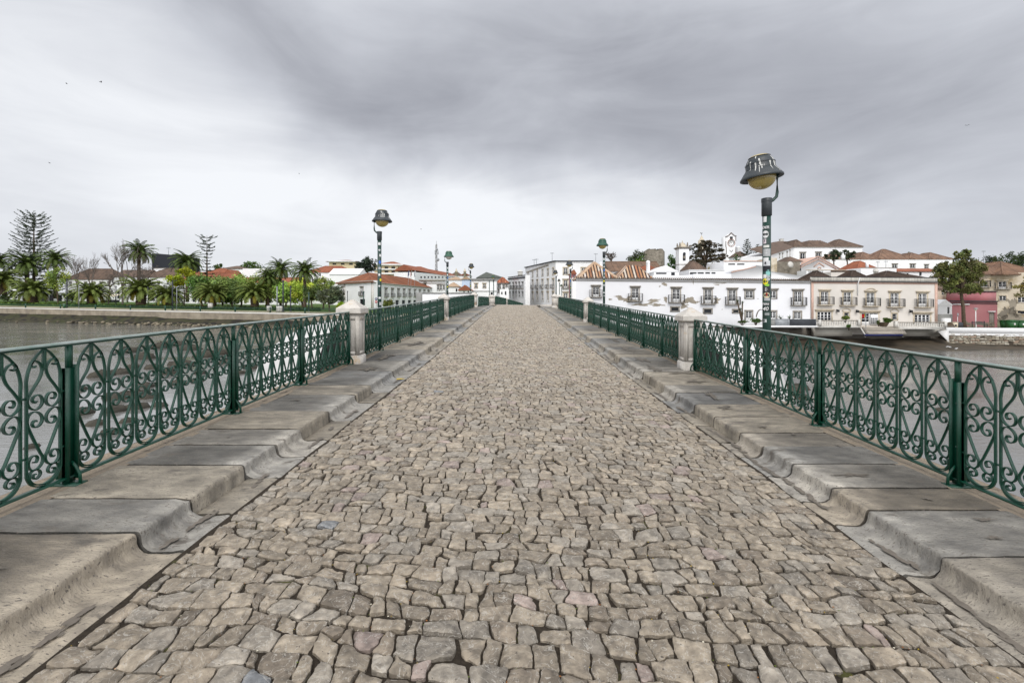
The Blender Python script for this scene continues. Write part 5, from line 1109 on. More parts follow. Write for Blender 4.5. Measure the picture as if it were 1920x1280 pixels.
mb.add([(c+r*cos(a), .004, zb_-.02+r*sin(a)) for a in np.linspace(0, pi, 12)], [[tuple(range(12))]]); mb.quad((s0+.02, -.28, za), (s1-.02, -.28, za), (s1-.02, -.28, zb_), (s0+.02, -.28, zb_)); mb.build('belfry_opening', 'dark_trim', root)
mb = f.mb(); mb.lathe([(.28, -.35), (.22, .05), (.12, .22), (0, .25)], 10, (c, -.2, (za+zb_)/2+.1)); mb.build('bell', 'castle_stone', root)
mb = f.mb(); zt_ = PZ(465.5, d)
for o_, a, b in ((.12, -.1, .05), (.25, .05, .18), (.35, .18, .3)): mb.box(-o_, -w-o_, zt_+a, f.L+o_, o_, zt_+b)
mb.box(-.08, -w-.08, PZ(496, d), f.L+.08, .08, PZ(495, d)); mb.build('cornice', 'trim_stone', root)
mb = f.mb(); q = .9; m_ = (f.L/2, -w/2); mb.add([(m_[0]-q, m_[1]-q, zt_+.3), (m_[0]+q, m_[1]-q, zt_+.3), (m_[0]+q, m_[1]+q, zt_+.3), (m_[0]-q, m_[1]+q, zt_+.3), (m_[0], m_[1], PZ(452, d))], [[(0, 1, 4), (1, 2, 4), (2, 3, 4), (3, 0, 4)]]); mb.tube([(m_[0], m_[1], PZ(453, d)), (m_[0], m_[1], PZ(449.5, d))], [.09, .05], 6); mb.build('spire', 'cream_trim', root)
for sx_, sy_ in ((.25, -.25), (f.L-.25, -.25), (.25, -w+.25), (f.L-.25, -w+.25)): mb = f.mb(); mb.lathe([(.26, 0), (.26, .15), (.1, .25), (.2, .45), (.12, .65), (.16, .8), (0, 1.05)], 8, (sx_, sy_, zt_+.3)); mb.build('pinnacle', 'castle_stone', root)
mb = f.mb(); mb.box(f.s(1278), .003, f.z(1280, 528), f.s(1279), .02, f.z(1280, 506)); mb.box(f.s(1282), .003, f.z(1280, 519), f.s(1284), .03, f.z(1280, 512)); mb.build('slit_window', 'dark_trim', root)
# clock tower
d = 190; root = empty('clock_tower', (PX(1370, d), d, 16), 'white gabled clock tower with round Roman-numeral clock face', 'clock tower'); x0, x1 = PX(1361, d), PX(1379, d); w = x1-x0; zc = PZ(455.3, d); cx_ = PX(1371, d)
mb = MB(); mb.box(x0, d, 12, x1, d+w, PZ(443, d)); mb.add([(x0+1, d, PZ(443, d)), (x1-.6, d, PZ(443, d)), (PX(1370.6, d), d, PZ(437.2, d)), (x0+1, d+w, PZ(443, d)), (x1-.6, d+w, PZ(443, d)), (PX(1370.6, d), d+w, PZ(437.2, d))], [[(0, 1, 2), (5, 4, 3)], [(0, 2, 5, 3), (1, 4, 5, 2)]]); mb.build('wall', 'white_wall', root)
mb = MB(); 
for a, b in (((1359.5, 444.5), (1365, 442)), ((1365, 442), (1370.6, 436.4)), ((1370.6, 436.4), (1376.5, 441.8)), ((1376.5, 441.8), (1380.5, 443))): mb.tube([(PX(a[0], d), d-.2, PZ(a[1], d)), (PX(b[0], d), d-.2, PZ(b[1], d))], .17, 5)
for p_, y0, y1 in ((1361.7, 463, 477), (1379.6, 463, 477), (1379.6, 444, 452), (1360.8, 452, 463)): mb.box(PX(p_-.5, d), d-.12, PZ(y1, d), PX(p_+.5, d), d-.003, PZ(y0, d))
mb.build('corner_trim', 'roof_brown', root)
mb = MB(); mb.box(PX(1368.2, d), d-.03, PZ(448.6, d), PX(1374, d), d-.003, PZ(443.4, d)); mb.build('bell_opening', 'dark_trim', root)
mb = MB(); r = 1.52; k = 28; an = np.linspace(0, 2*pi, k, endpoint=False); mb.add([(cx_+r*cos(a), d-.08, zc+r*sin(a)) for a in an]+[(cx_+r*cos(a), d-.003, zc+r*sin(a)) for a in an], [[tuple(range(k))], [(i, (i+1) % k, (i+1) % k+k, i+k) for i in range(k)]]); fc = mb.build('clock_face', 'white_paint', root)
mb = MB(); mb.tube([(cx_+r*cos(a), d-.1, zc+r*sin(a)) for a in np.linspace(0, 2*pi, 30)], .12, 5); mb.build('clock_rim', 'pink_trim', fc)
mb = MB()
for h in range(12):
    a = h*pi/6; wd = .09 if h % 3 else .13; u = np.array([sin(a), cos(a)]); v = np.array([cos(a), -sin(a)]); P_ = [(u*r0+v*s_*wd) for r0, s_ in ((.85, -1), (1.3, -1.4), (1.3, 1.4), (.85, 1))]; mb.add([(cx_+p[0], d-.1, zc+p[1]) for p in P_], [[(0, 1, 2, 3)]])
mb.build('numerals', 'ink', fc)
for a, l_ in ((-.55, .95), (-1.95, .75)):
    u = np.array([sin(a), cos(a)]); v = np.array([cos(a), -sin(a)]); P_ = [-u*.2-v*.05, -u*.2+v*.05, u*l_+v*.04, u*l_-v*.04]; mb = MB(); mb.add([(cx_+p[0], d-.13, zc+p[1]) for p in P_], [[(0, 1, 2, 3)]]); mb.build('clock_hand', 'ink', fc)
mb = MB(); mb.tube([(cx_+.75*cos(a), d-.06, PZ(467, d)+.95*sin(a)) for a in np.linspace(pi+.3, 2*pi-.3, 9)], .16, 5); mb.tube([(cx_, d-.06, PZ(467, d)-1), (cx_, d-.06, PZ(467, d)-1.4)], .12, 5); mb.build('wreath_ornament', 'grey_wall', root)
mb = MB(); mb.lathe([(.7, 14), (.7, PZ(464.5, 194)), (.78, PZ(464, 194)), (.4, PZ(462.3, 194)), (0, PZ(461.6, 194))], 12, (PX(1384.3, 194), 194, 0)); tag(mb.build('round_turret', 'white_wall', smooth=False, base=(PX(1384.3, 194), 194, 14)), 'small domed white turret just right of the clock tower', 'turret')
boxhouse('small house with brown hip roof right of the clock tower', 1383, 1402, 150, 480, zb=8, depth=6, roof=('hip', 472, 'roof_brown', {}))
root = empty('church_spire', (PX(1315, 200), 200, 20), 'orange stone spire with weathercock above the big dark tree', 'spire'); d = 200
mb = MB(); mb.lathe([(1.6, PZ(470, d)), (1.6, PZ(452, d)), (.9, PZ(449, d)), (.1, PZ(441.5, d))], 8, (PX(1315.5, d), d, 0)); mb.build('spire_body', 'cream_trim', root)
mb = MB(); x, z = PX(1315.5, d), PZ(441.5, d); mb.tube([(x, d, z-.2), (x, d, z+1.1)], .06, 5); mb.add([(x-.6, d, z+1.0), (x-.2, d, z+.75), (x+.3, d, z+.75), (x+.35, d, z+1.3), (x+.1, d, z+1.05), (x-.3, d, z+1.1), (x-.5, d, z+1.4)], [[(0, 1, 5, 6), (1, 2, 4, 5)], [(2, 3, 4)]]); mb.build('weathercock', 'dark_iron', root)
# convent
AW = dict(lint=True)
cv, fc_ = house('large white convent on the hilltop with three dark hip roofs', 'convent', 1487, 145, 1617, 145, 463, 'white_wall', depth=14, zb=8, trim='trim_stone', tw=.3, wins=[(1505, 475, 486, 8, 'win'), (1534.5, 474.5, 483, 8, 'win')], cornice=[(-.15, .0, .25, 'trim_stone')])
for a, b, yp, fl in ((1488, 1514, 452.5, 0), (1514, 1568, 452.5, .62), (1566, 1618, 450, 0)): roofpart(cv, a, b, 145, 11, 462.5, yp, 'roof_brown', ribs=.9, r=.12, flat=fl)
cw, _f = house('receding white convent wing with a row of arched windows', 'convent wing', 1437, 112, 1487, 144.9, (480, 463.5), 'white_wall', depth=6, zb=6, trim='trim_stone', tw=.25, wins=[(1475.5, 474, 489, 3.6, 'win'), (1480.5+.5, 471, 486, 3, 'win'), (1467, 477, 482, 3, 'dark'), (1461.5, 478, 483, 3, 'dark')])
mb = MB(); A, B = _f.A, _f.B; n_ = _f.n; z0_, z1_ = PZ(480, 112), PZ(463.5, 144.9)
mb.add([(A[0]+n_[0]*.4, A[1]+n_[1]*.4, z0_), (B[0]+n_[0]*.4, B[1]+n_[1]*.4, z1_), (B[0]-n_[0]*4, B[1]-n_[1]*4, z1_+2.3), (A[0]-n_[0]*4, A[1]-n_[1]*4, z0_+2.0)], [[(0, 1, 2, 3)]]); mb.build('roof', 'roof_brown', cw)
root = empty('round_building', (PX(1471, 158), 158, 16), 'round white hilltop building with low conical roof and lantern', 'building'); d = 158
mb = MB(); mb.lathe([(4.7, 12), (4.7, PZ(457.5, d)), (0, PZ(457.3, d))], 28, (PX(1471, d), d+3, 0)); mb.build('drum', 'white_wall', root); mb = MB(); mb.lathe([(5.1, PZ(457.6, d)), (4.9, PZ(455.8, d)), (2.5, PZ(452, d)), (0, PZ(450.8, d))], 28, (PX(1471, d), d+3, 0)); mb.build('roof', 'roof_brown', root)
mb = MB(); x = PX(1474.5, d); mb.box(x-.5, d+2.5, PZ(452, d), x+.5, d+3.5, PZ(446.5, d)); mb.box(x-.65, d+2.4, PZ(446.5, d), x+.65, d+3.6, PZ(445.6, d)); mb.build('lantern', 'quay_cap', root)
boxhouse('ruined ochre and white wall block just right of the stickered lamp', 1444, 1457, 92, 483.5, wall='old_wall', depth=5)
boxhouse('grey old stone wall below the convent wing', 1455, 1500, 98, 490.5, wall='castle_stone', depth=5, cat='wall')
boxhouse('small dark-roofed house tucked under the convent', 1476, 1502, 104, 490, zb=4, depth=5, roof=('hip', 482, 'roof_brown', {}))
mb = MB(); d = 86; mb.lathe([(0, -.1)]+[(.62*sin(a), .5-.5*cos(a)) for a in np.linspace(.2, 1.4, 6)]+[(0, .3)], 16, (0, 0, 0)); o = mb.build('dish', 'quay_cap', smooth=True, base=(0, 0, 0)); o.name = 'satellite_dish'; o.location = (PX(1479.5, d), d, PZ(497, d)); o.rotation_euler = (1.35, 0, .2); tag(o, 'round white satellite dish in front of the grey stone wall', 'satellite dish')
# pediment church
d = 104; root = empty('church', (PX(1533, d), d, 4), 'white church gable with pink coping lines and triangular pediment', 'church')
mb = MB(); x = lambda p: PX(p, d); G = [(1478, 517), (1577, 517), (1577, 506), (1533.5, 481.5), (1485, 504), (1478, 508)]
mb.add([(x(a), d, PZ(b, d)) for a, b in G]+[(x(a), d+12, PZ(b, d)) for a, b in G], [[tuple(range(6))]]+[[(i, (i+1) % 6, (i+1) % 6+6, i+6)] for i in range(6)]); mb.build('gable_wall', 'white_wall', root)
mb = MB(); mb.quad((x(1533.5), d+.5, PZ(480.7, d)), (x(1482), d+.5, PZ(505.2, d)), (x(1466), d+13, PZ(505.2, d)), (x(1528), d+13, PZ(480.7, d))); mb.quad((x(1533.5), d+.5, PZ(480.7, d)), (x(1533.5), d+13, PZ(480.7, d)), (x(1579), d+13, PZ(506.4, d)), (x(1579), d+.5, PZ(506.4, d))); mb.build('roof', 'pink_pale', root)
mb = MB()
for a, b in (((1479, 507.5), (1533.5, 480.8)), ((1533.5, 480.8), (1578, 505.8)), ((1490, 506.5), (1533.5, 485.5)), ((1533.5, 485.5), (1570, 506)), ((1525.5, 500.5), (1535.5, 492.8)), ((1535.5, 492.8), (1545, 500)), ((1533, 504), (1536, 500.5)), ((1536, 500.5), (1539, 503.5))): mb.tube([(x(a[0]), d-.05, PZ(a[1], d)), (x(b[0]), d-.05, PZ(b[1], d))], .13, 4)
mb.build('coping', 'pink_pale', root)
boxhouse('white balustraded parapet in front of the church gable', 1512, 1598, 90, 506.5, depth=3, cat='building', wins=[(1517+i*3.2, 508, 513.5, 1.6, 'dark') for i in range(9)], cornice=[(-.02, .1, .12, 'cream_trim')])
boxhouse('cream low flat building with dark cornice behind the beige house roofs', 1558, 1604, 84, 509.5, wall='beige_wall', depth=4, cornice=[(-.02, .3, .1, 'roof_brown')])
# white rows on the right of the hill
boxhouse('long white convent building with four brown hip roofs on the right of the hill', 1556, 1786, 128, 486, depth=8, zb=6, trim='trim_stone', tw=.15, wins=[(1677.5, 496, 502, 8, 'win'), (1711, 496, 502, 8, 'win'), (1737, 497, 503.5, 6, 'win'), (1601, 502, 512, 4, 'dark')])
LW = bpy.data.objects[-1] if False else None
lr = [o for o in bpy.data.objects if o.get('label') == 'long white convent building with four brown hip roofs on the right of the hill'][0]
for a, b, yp in ((1560, 1611, 474.5), (1613, 1650, 474.5), (1648, 1714, 468), (1706, 1747, 475.5), (1742, 1786, 475)): roofpart(lr, a, b, 128, 9, 485.8, yp, 'roof_brown', ribs=.9, r=.12, base=(1.5, 1.35, 1.25))
mb = MB(); mb.box(PX(1590, 160), 160, 8, PX(1668, 160), 168, PZ(476, 160)); o = mb.build('far_roof_block', 'roof_brown', base=(PX(1630, 160), 160, 8)); tag(o, 'distant dark flat roof line behind the brown hip roofs', 'building')
boxhouse('white house with steep red hip roof above the beige house', 1606, 1654, 96, 509.5, depth=7, roof=('hip', 490.5, 'roof_red', dict(ribs=.5, r=.08)))
boxhouse('plain white block in front of the steep red roof', 1614, 1681, 86, 502.5, depth=5, cornice=[(-.02, .08, .06, 'trim_stone')])
boxhouse('low white house with faint red roof line right of the plain white block', 1681, 1760, 88, 508.5, depth=5, wins=[(1726, 510, 517, 5, 'dark'), (1702, 512, 516, 4, 'dark')], roof=('gable', 503.5, 'roof_red', {}))
root = empty('chimney', (PX(1642, 80), 80, 9), 'fat white pot-shaped chimney above the beige house', 'chimney'); d = 80
mb = MB(); mb.lathe([(.33, PZ(521, d)), (.33, PZ(510, d)), (.42, PZ(509.5, d)), (.42, PZ(507, d)), (.33, PZ(506.5, d)), (.36, PZ(504, d)), (.1, PZ(503.5, d))], 12, (PX(1642, d), d, 0)); mb.build('flue', 'quay_cap', root)
root = empty('chimney', (PX(1627.5, 92), 92, 9), 'thin white chimney at the ridge of the steep red roof', 'chimney'); mb = MB(); d = 92; mb.box(PX(1625.7, d), d, PZ(502, d), PX(1629, d), d+.4, PZ(491, d)); mb.build('flue', 'white_wall', root)
root = empty('chimney', (PX(1582, 118), 118, 9), 'white twin chimney at the left end of the brown hip roofs', 'chimney'); mb = MB(); d = 118; mb.box(PX(1579, d), d, PZ(487, d), PX(1585, d), d+.6, PZ(478, d)); mb.box(PX(1580.5, d), d+.1, PZ(478, d), PX(1583, d), d+.5, PZ(474.5, d)); mb.build('flue', 'white_wall', root)

# ================================================================ CENTRE BEYOND THE BRIDGE
# big white building, corner towards the bridge
d0, d1 = 168, 126; 
cols = [990.6, 998.8, 1007.6, 1017.3, 1027.3, 1037.4]; wins = []
for i, c in enumerate(cols):
    t = (c-985)/(1042-985); yy = lambda a, b: a+(b-a)*t; w = 2.3+.9*t
    wins += [(c, yy(511, 502), yy(521, 514.5), w, 'win', dict(lint=False)), (c, yy(527, 524), yy(540.5, 540.2), w, 'french', dict(lint=True, bal=.35, dep=.7)), (c, yy(549, 548.3), yy(566, 567), w, 'french', dict(lint=True))]
BW, fBW = house('big white three-storey building, long side with balconies facing the bridge end', 'building', 985, d0, 1042, d1, (501.5, 489.3), 'white_wall', depth=10, zb=1, wins=wins, trim='cream_trim', fine=False, tw=.28,
    cornice=[(-.12, .15, .5, 'dark_trim')])
mb = fBW.mb(); zt_ = PZ(489.3, d1)
for i in range(17): s = fBW.L*(.08+i*.045); mb.box(s, .003, zt_-.75, s+.35, .35, zt_-.13)
mb.build('corbel', 'trim_stone', BW)
w2 = []
for c in (1060.5, 1094): w2 += [(c, 502.5, 514.5, 7.5, 'win', dict(lint=False)), (c, 525.5, 540, 7.5, 'french', dict(lint=True, bal=.5, dep=.6)), (c, 549.5, 568, 7.5, 'french', dict(lint=True))]
house('white end front of the big building, with tall balcony windows facing us', 'building', 1042.1, 126, 1112, 126, 489.4, 'white_wall', depth=12, zb=1, wins=w2, trim='cream_trim', fine=True, tw=.28, cornice=[(-.10, .12, .4, 'dark_trim')])
boxhouse('small pink house front between the big white building and the striped roofs', 1072, 1080, 96, 513, wall='pink_wall', depth=5, wins=[(1076, 516, 521, 3, 'win')], roof=('gable', 507, 'roof_red', {}))
boxhouse('narrow white house below the small pink one', 1073, 1081, 90, 521, depth=3)
boxhouse('white house with two arched windows at the left end beyond the bridge', 884, 931, 142, 524.5, depth=10, zb=0, trim='cream_trim', tw=.22, fine=True, wins=[(892.7, 532.5, 540, 4.6, 'win'), (908.3, 532.5, 540, 4.6, 'win'), (892, 548.5, 554, 3.5, 'dark', dict(trim=None)), (922, 548, 553, 4, 'dark', dict(trim=None))], cornice=[(-.28, -.12, .35, 'grey_wall'), (.0, .35, .15), (-3.6, -3.45, .2)])
wh = boxhouse('warehouse with grey-green gabled roof behind the white two-window house', 893, 946, 170, 521, wall='grey_wall', depth=20, zb=0)[0]
mb = MB(); d = 170; zt_ = PZ(521, d); pk = PZ(510, d); mb.add([(PX(892, d), d-.3, zt_), (PX(947, d), d-.3, zt_), (PX(912, d), d-.3, pk), (PX(892, d), d+20, zt_), (PX(947, d), d+20, zt_), (PX(912, d), d+20, pk)], [[(0, 1, 2), (5, 4, 3)], [(1, 4, 5, 2), (0, 2, 5, 3)]]); mb.build('roof', 'roof_grey', wh)
boxhouse('small white house with red tiled hip roof right of the two-window house', 931.5, 953, 148, 530, depth=9, zb=0, wins=[(936, 534, 540, 4.5, 'win'), (944.5, 534, 541, 2.6, 'win'), (950, 534, 538, 2.4, 'win'), (936, 543, 549, 4.5, 'win'), (947.5, 547, 555, 4, 'dark')], trim='trim_stone', tw=.2, roof=('hip', 521, 'roof_red', dict(ribs=.7, r=.12, cols=[(1, 1, 1), (.6, .5, .5), (2, 2.2, 2.4), (1.2, 1.1, 1)])))
wins = []
for c in (956.5, 962.5, 968, 974, 980): t = (c-953)/32; w = 2.3+.6*t; wins += [(c, 530.5-t, 541, w, 'french', dict(bal=.45, dep=.8)), (c, 548, 559, w, 'french')]
house('white building with dark bands, tall dark doors and one long balcony line', 'building', 953.2, 165, 985, 140, (519.5, 515.5), 'white_wall', depth=1.5, zb=0, wins=wins, trim='grey_wall', tw=.16, cornice=[(-.9, -.5, .3, 'dark_trim'), (-.1, .05, .25, 'dark_trim')])
boxhouse('low white annex in front of the dark banded building', 937, 954, 135, 542, depth=6, zb=0, wins=[(948, 546, 553, 3, 'dark'), (941, 547, 552, 2.4, 'dark')])
root = empty('pavilion', (PX(975, 185), 185, 10), 'tiny white rooftop pavilion with pointed top and roof plants', 'pavilion'); d = 185
mb = MB(); mb.box(PX(971, d), d, PZ(517, d), PX(980, d), d+3, PZ(509.5, d)); mb.add([(PX(970, d), d-.3, PZ(509.5, d)), (PX(981, d), d-.3, PZ(509.5, d)), (PX(981, d), d+3.3, PZ(509.5, d)), (PX(970, d), d+3.3, PZ(509.5, d)), (PX(975.5, d), d+1.5, PZ(504.5, d))], [[(0, 1, 4), (1, 2, 4), (2, 3, 4), (3, 0, 4)]]); mb.build('pavilion_body', 'quay_cap', root)

# ================================================================ LEFT TOWN
QL = ([-900, 0, 480, 640, 760, 880, 920], [190, 147, 112, 97, 82, 63, 56])
def LQ(px): return float(np.interp(px, *QL))
def yq(px): return float(np.interp(px, [-900, 0, 250, 480, 640, 760, 920], [570, 576.2, 581.5, 586, 589, 592, 592]))
pxs = np.linspace(-900, 920, 60); P = []
for off, dy in ((0, 0), (.9, -.3), (4.5, -3.2), (5, -3.4), (10, -6.2), (14, -9), (22, -12), (60, -17), (110, -22), (220, -26)):
    P.append([(lambda d_, y_: ((p-CX)/FPX*d_, d_, PZ(y_, d_)))(LQ(p)+off, max(yq(p)+dy, 556 if p < 600 else 562)) for p in pxs])
mb = MB(); mb.grid(P[2:], flip=True); struct(mb.build('river_garden_ground', 'grass_ground', smooth=True))
mb = MB(); mb.grid(P[:4], flip=True); struct(mb.build('quay_pavement', 'pavement'))
# quay wall
root = empty('quay_wall', (PX(0, 147), 147, 0), 'long pale stone quay wall with white coping along the left bank', 'wall')
A_ = []; B_ = []; C_ = []
for p in np.linspace(-900, 920, 120):
    d = LQ(p); zt_ = PZ(yq(p), d); zb_ = PZ(yq(p)+11+(p > 300)*2.5, d); x = (p-CX)/FPX
    A_.append([(x*(d-.12), d-.12, zb_-.6), (x*(d-.12), d-.12, zt_-.25)]); B_.append([(x*(d-.22), d-.22, zt_-.25), (x*(d-.22), d-.22, zt_+.02), (x*(d+.5), d+.5, zt_+.02)]); C_.append((p, d, zb_))
mb = MB(); mb.grid(np.array(A_), flip=True); mb.build('stone_face', 'quay_stone', root); mb = MB(); mb.grid(np.array(B_), flip=True); mb.build('coping', 'quay_cap', root)
# mossy bank under the quay wall
P = []
for p, d, zb_ in C_:
    x = (p-CX)/FPX; row = []
    for k, (o_, zf) in enumerate([(-.05, 1), (-.8, .88), (-2.2, .6), (-3.6, .33), (-5.2, .10), (-6.8, -.06), (-9, -.25)]):
        dd = d+o_+.8*float(vnoise(p*.05, k, 1, 3)); row.append((x*dd, dd, zb_*zf+.35*float(vnoise(p*.11, k*1.3, 1.5, 2))*(k > 0)))
    P.append(row)
mb = MB(); mb.grid(P, flip=True); struct(mb.build('river_bank', 'moss_bank', smooth=True))
def rock_mesh(mb, x, y, z, r, col=None):
    th = np.linspace(-pi/2, pi/2, 5); ph = np.linspace(0, 2*pi, 9)[:-1]; T, Pp = np.meshgrid(th, ph, indexing='ij'); k = rng.uniform(0, 50)
    rr = r*(1+.55*vnoise(Pp*1.1+k, T*1.5+k, 1.3, 5)); a = rng.uniform(0, pi); sx_ = rng.uniform(.8, 1.5); X = rr*np.cos(T)*np.cos(Pp)*sx_; Y = rr*np.cos(T)*np.sin(Pp)
    G = np.stack([x+X*cos(a)-Y*sin(a), y+X*sin(a)+Y*cos(a), z+rr*np.sin(T)*.62], -1); G = np.concatenate([G, G[:, :1]], 1); mb.grid(G, col=col)
mb = MB()
for _ in range(420):
    p = rng.uniform(120, 700) if rng.random() < .8 else rng.uniform(-300, 900); d = LQ(p)-rng.uniform(1.5, 8.5); r = rng.uniform(.12, .55); c = np.array([.22, .19, .14])*rng.uniform(.5, 1.6)
    rock_mesh(mb, (p-CX)/FPX*d, d, rng.uniform(-.1, .5), r, tuple(c))
tag(mb.build('bank_rubble', 'rubble'), 'loose brown stones scattered along the foot of the left quay wall', 'stones', kind='stuff')
# rocks in the river
RK = [(155, 775, .5), (180, 795, .35), (215, 770, .55), (235, 745, .6), (262, 742, .5), (190, 705, .5), (225, 700, .45), (250, 690, .4), (275, 725, .35), (210, 812, .4), (290, 690, .4), (318, 700, .5), (340, 684, .45), (388, 668, .6), (412, 664, .5), (330, 720, .35),
      (355, 655, .5), (300, 652, .5), (325, 648, .45), (430, 680, .4), (60, 838, .25), (300, 760, .3), (375, 700, .3), (445, 700, .3), (270, 672, .5), (240, 660, .5), (470, 690, .35), (150, 730, .3), (205, 745, .4), (255, 765, .45), (285, 745, .35), (370, 715, .3), (240, 790, .35),
      (1478, 735, .7), (1495, 745, .5), (1502, 728, .45), (1660, 705, .3), (1765, 770, .25)]
for i, (p, y, r) in enumerate(RK):
    d = FPX*EYE/(y-HY); mb = MB(); rock_mesh(mb, (p-CX)/FPX*d, d, -.02, r*d/26+.1); o = mb.build('river_rock', 'rock', smooth=True, base=((p-CX)/FPX*d, d, 0))
    tag(o, 'dark seaweed-covered rock showing above the water left of the bridge' if p < 900 else 'dark rock showing above the water right of the bridge', 'rock', 'rocks in the river left of the bridge' if p < 900 else 'rocks in the river right of the bridge')
# quay railing on the left bank
root = empty('quay_railing', (PX(0, 147), 147, 5), 'long low green iron railing along the left quay edge', 'railing')
def qp(p, o_=.35): d = LQ(p)+o_; return np.array([(p-CX)/FPX*d, d, PZ(yq(p), LQ(p))+.02])
mb = MB(); L0 = [qp(p) for p in np.linspace(-500, 900, 90)]
mb.tube([q+(0, 0, 1.15) for q in L0], .055, 5); mb.tube([q+(0, 0, .95) for q in L0], .03, 4); mb.tube([q+(0, 0, .12) for q in L0], .04, 4); mb.build('rails', 'green_iron', root)
mb = MB()
for p in np.arange(-200, 850, 1.7): q = qp(p); mb.box(q[0]-.015, q[1]-.015, q[2]+.1, q[0]+.015, q[1]+.015, q[2]+1.0)
mb.build('railing_bars', 'green_iron', root)
for p in np.arange(-85, 850, 65.5):
    q = qp(p+2); mb = MB(); mb.box(q[0]-.12, q[1]-.12, q[2]-.05, q[0]+.12, q[1]+.12, q[2]+1.4); mb.build('post', 'green_iron', root)

def lh(label, px0, px1, yt, wall='white_wall', dd=45, depth=10, **k):
    p = (px0+px1)/2; d = k.pop('d', LQ(p)+dd); return house(label, k.pop('cat', 'house'), px0, d, px1, d, yt, wall, depth=depth, zb=3, **k)
def row_w(a, b, n, y0, y1, w, kind='dark', **o): return [(a+(b-a)*i/(n-1), y0, y1, w, kind, o) for i in range(n)]
lh('low white buildings behind the palms at the far left edge', -120, 34, 532, wins=row_w(-60, 25, 6, 545, 556, 7), depth=14)
lh('white pavilion with flat canopy between the first two palms', 34, 122, 548, wins=row_w(50, 112, 5, 553, 565, 8), dd=35)
lh('long white house with dark brown tiled roof behind the bare trees', 122, 212, 524, wins=row_w(132, 204, 6, 529, 536, 4, 'win')+row_w(132, 204, 6, 546, 560, 5), roof=('hip', 504.5, 'roof_brown', dict(ribs=.8, r=.13)), trim='trim_stone')
lh('white house with grey roof behind the middle bare tree', 213, 268, 519, wins=row_w(222, 260, 4, 527, 535, 4, 'win')+row_w(222, 260, 4, 545, 560, 5), roof=('gable', 506, 'roof_brown', {}), dd=46)
lh('white house with small brown pyramid roof below the black box building', 269, 342, 519.5, wins=row_w(280, 332, 4, 526, 534, 5, 'win')+row_w(280, 332, 4, 545, 562, 6), dd=44, roof=('hip', 503.5, 'roof_brown', dict(ribs=.8, r=.12)))
lh('white long house at street level behind the lime green tree', 343, 432, 524, wins=row_w(352, 424, 6, 530, 538, 4, 'win')+row_w(352, 424, 7, 550, 566, 6), dd=42, roof=('gable', 511, 'roof_red', dict(ribs=.8, r=.12)))
d = 225; root = empty('theatre_box', (PX(310, d), d, 8), 'large plain black box-shaped building above the white houses', 'building'); mb = MB()
mb.add([(PX(285, d), d, 6), (PX(338, d), d, 6), (PX(338, d), d+14, 6), (PX(285, d), d+14, 6), (PX(285, d), d, PZ(474.5, d)), (PX(338, d), d, PZ(479, d)), (PX(338, d), d+14, PZ(479, d)), (PX(285, d), d+14, PZ(474.5, d))], [[(0, 1, 5, 4), (1, 2, 6, 5), (2, 3, 7, 6), (3, 0, 4, 7), (4, 5, 6, 7)]]); mb.build('wall', 'dark_box', root)
mb = MB(); mb.box(PX(317, d), d+2, PZ(479, d), PX(327, d), d+5, PZ(475.5, d)); mb.build('roof_vent', 'dark_box', root)
lh('white block with small chimneys under the black building', 288, 326, 503, dd=62, depth=8, cornice=[(-.1, .1, .1, 'trim_stone')])
lh('low red-roofed house right of the tall palm', 372, 430, 515, dd=60, roof=('hip', 504, 'roof_red', dict(ribs=.8, r=.12)))
lh('cream gabled house end among the red roofs', 418, 438, 516, wall='beige_wall', dd=58, depth=6, roof=('gable', 506, 'roof_red', {}))
lh('long low hall with dark roof on white band behind the red roofs', 411, 455, 504, dd=95, depth=10, roof=('hip', 498.5, 'roof_brown', {}))
lh('plain white box house left of the tall palm pair', 455, 512, 503.5, dd=66, depth=10)
lh('white house row behind the dense green trees', 433, 560, 530, dd=44, wins=row_w(445, 552, 8, 536, 543, 4, 'win')+row_w(445, 552, 8, 552, 568, 6), roof=('gable', 520, 'roof_red', {}))
lh('long white building with orange-red roof above the grey tree', 576, 655, 510.5, d=175, depth=10, wins=row_w(590, 600, 2, 512, 518, 4, 'win'), roof=('hip', 499.5, 'roof_red', dict(ribs=.9, r=.13)))
lh('white gable-ended house stepping down right of the orange-red roof', 618, 672, 514, d=160, depth=9, roof=('gable', 503.5, 'white_wall', {}))
hb = row_w(620, 662, 4, 493, 496, 8)
lh('small cream hotel with red hip roof, left of the dark pine', 617, 668, 490.5, wall='cream_wall', d=262, depth=14, wins=row_w(627, 658, 3, 493.5, 496.5, 7), roof=('hip', 487.5, 'roof_red', dict(over=1.5)), cornice=[(-.3, .4, 1.5, 'white_paint')])
lh('cream hotel with white balcony bands and red roof right of the dark pine', 702, 757, 497, wall='cream_wall', d=240, depth=14, wins=row_w(712, 750, 4, 500, 503.5, 7)+row_w(712, 750, 4, 507.5, 511, 7), roof=('hip', 490.5, 'roof_red', dict(over=1)), cornice=[(-.3, .5, 1.5, 'white_paint'), (-2.6, -2.0, 1.3), (-5, -4.2, 1.3)])
lh('white hotel block with red roof behind the town hall flags', 755, 806, 506.5, d=226, depth=12, wins=row_w(765, 797, 4, 510, 513, 6), roof=('hip', 499.5, 'roof_red', dict(over=1)), cornice=[(-.3, .4, 1.2, 'white_paint')])
house('long white building with thin red roof running towards the bridge end', 'building', 778, 180, 860, 230, (510, 518), 'white_wall', depth=9, zb=3, wins=row_w(790, 850, 10, 518, 521.5, 2), roof=('gable', 506, 'roof_red', {}))
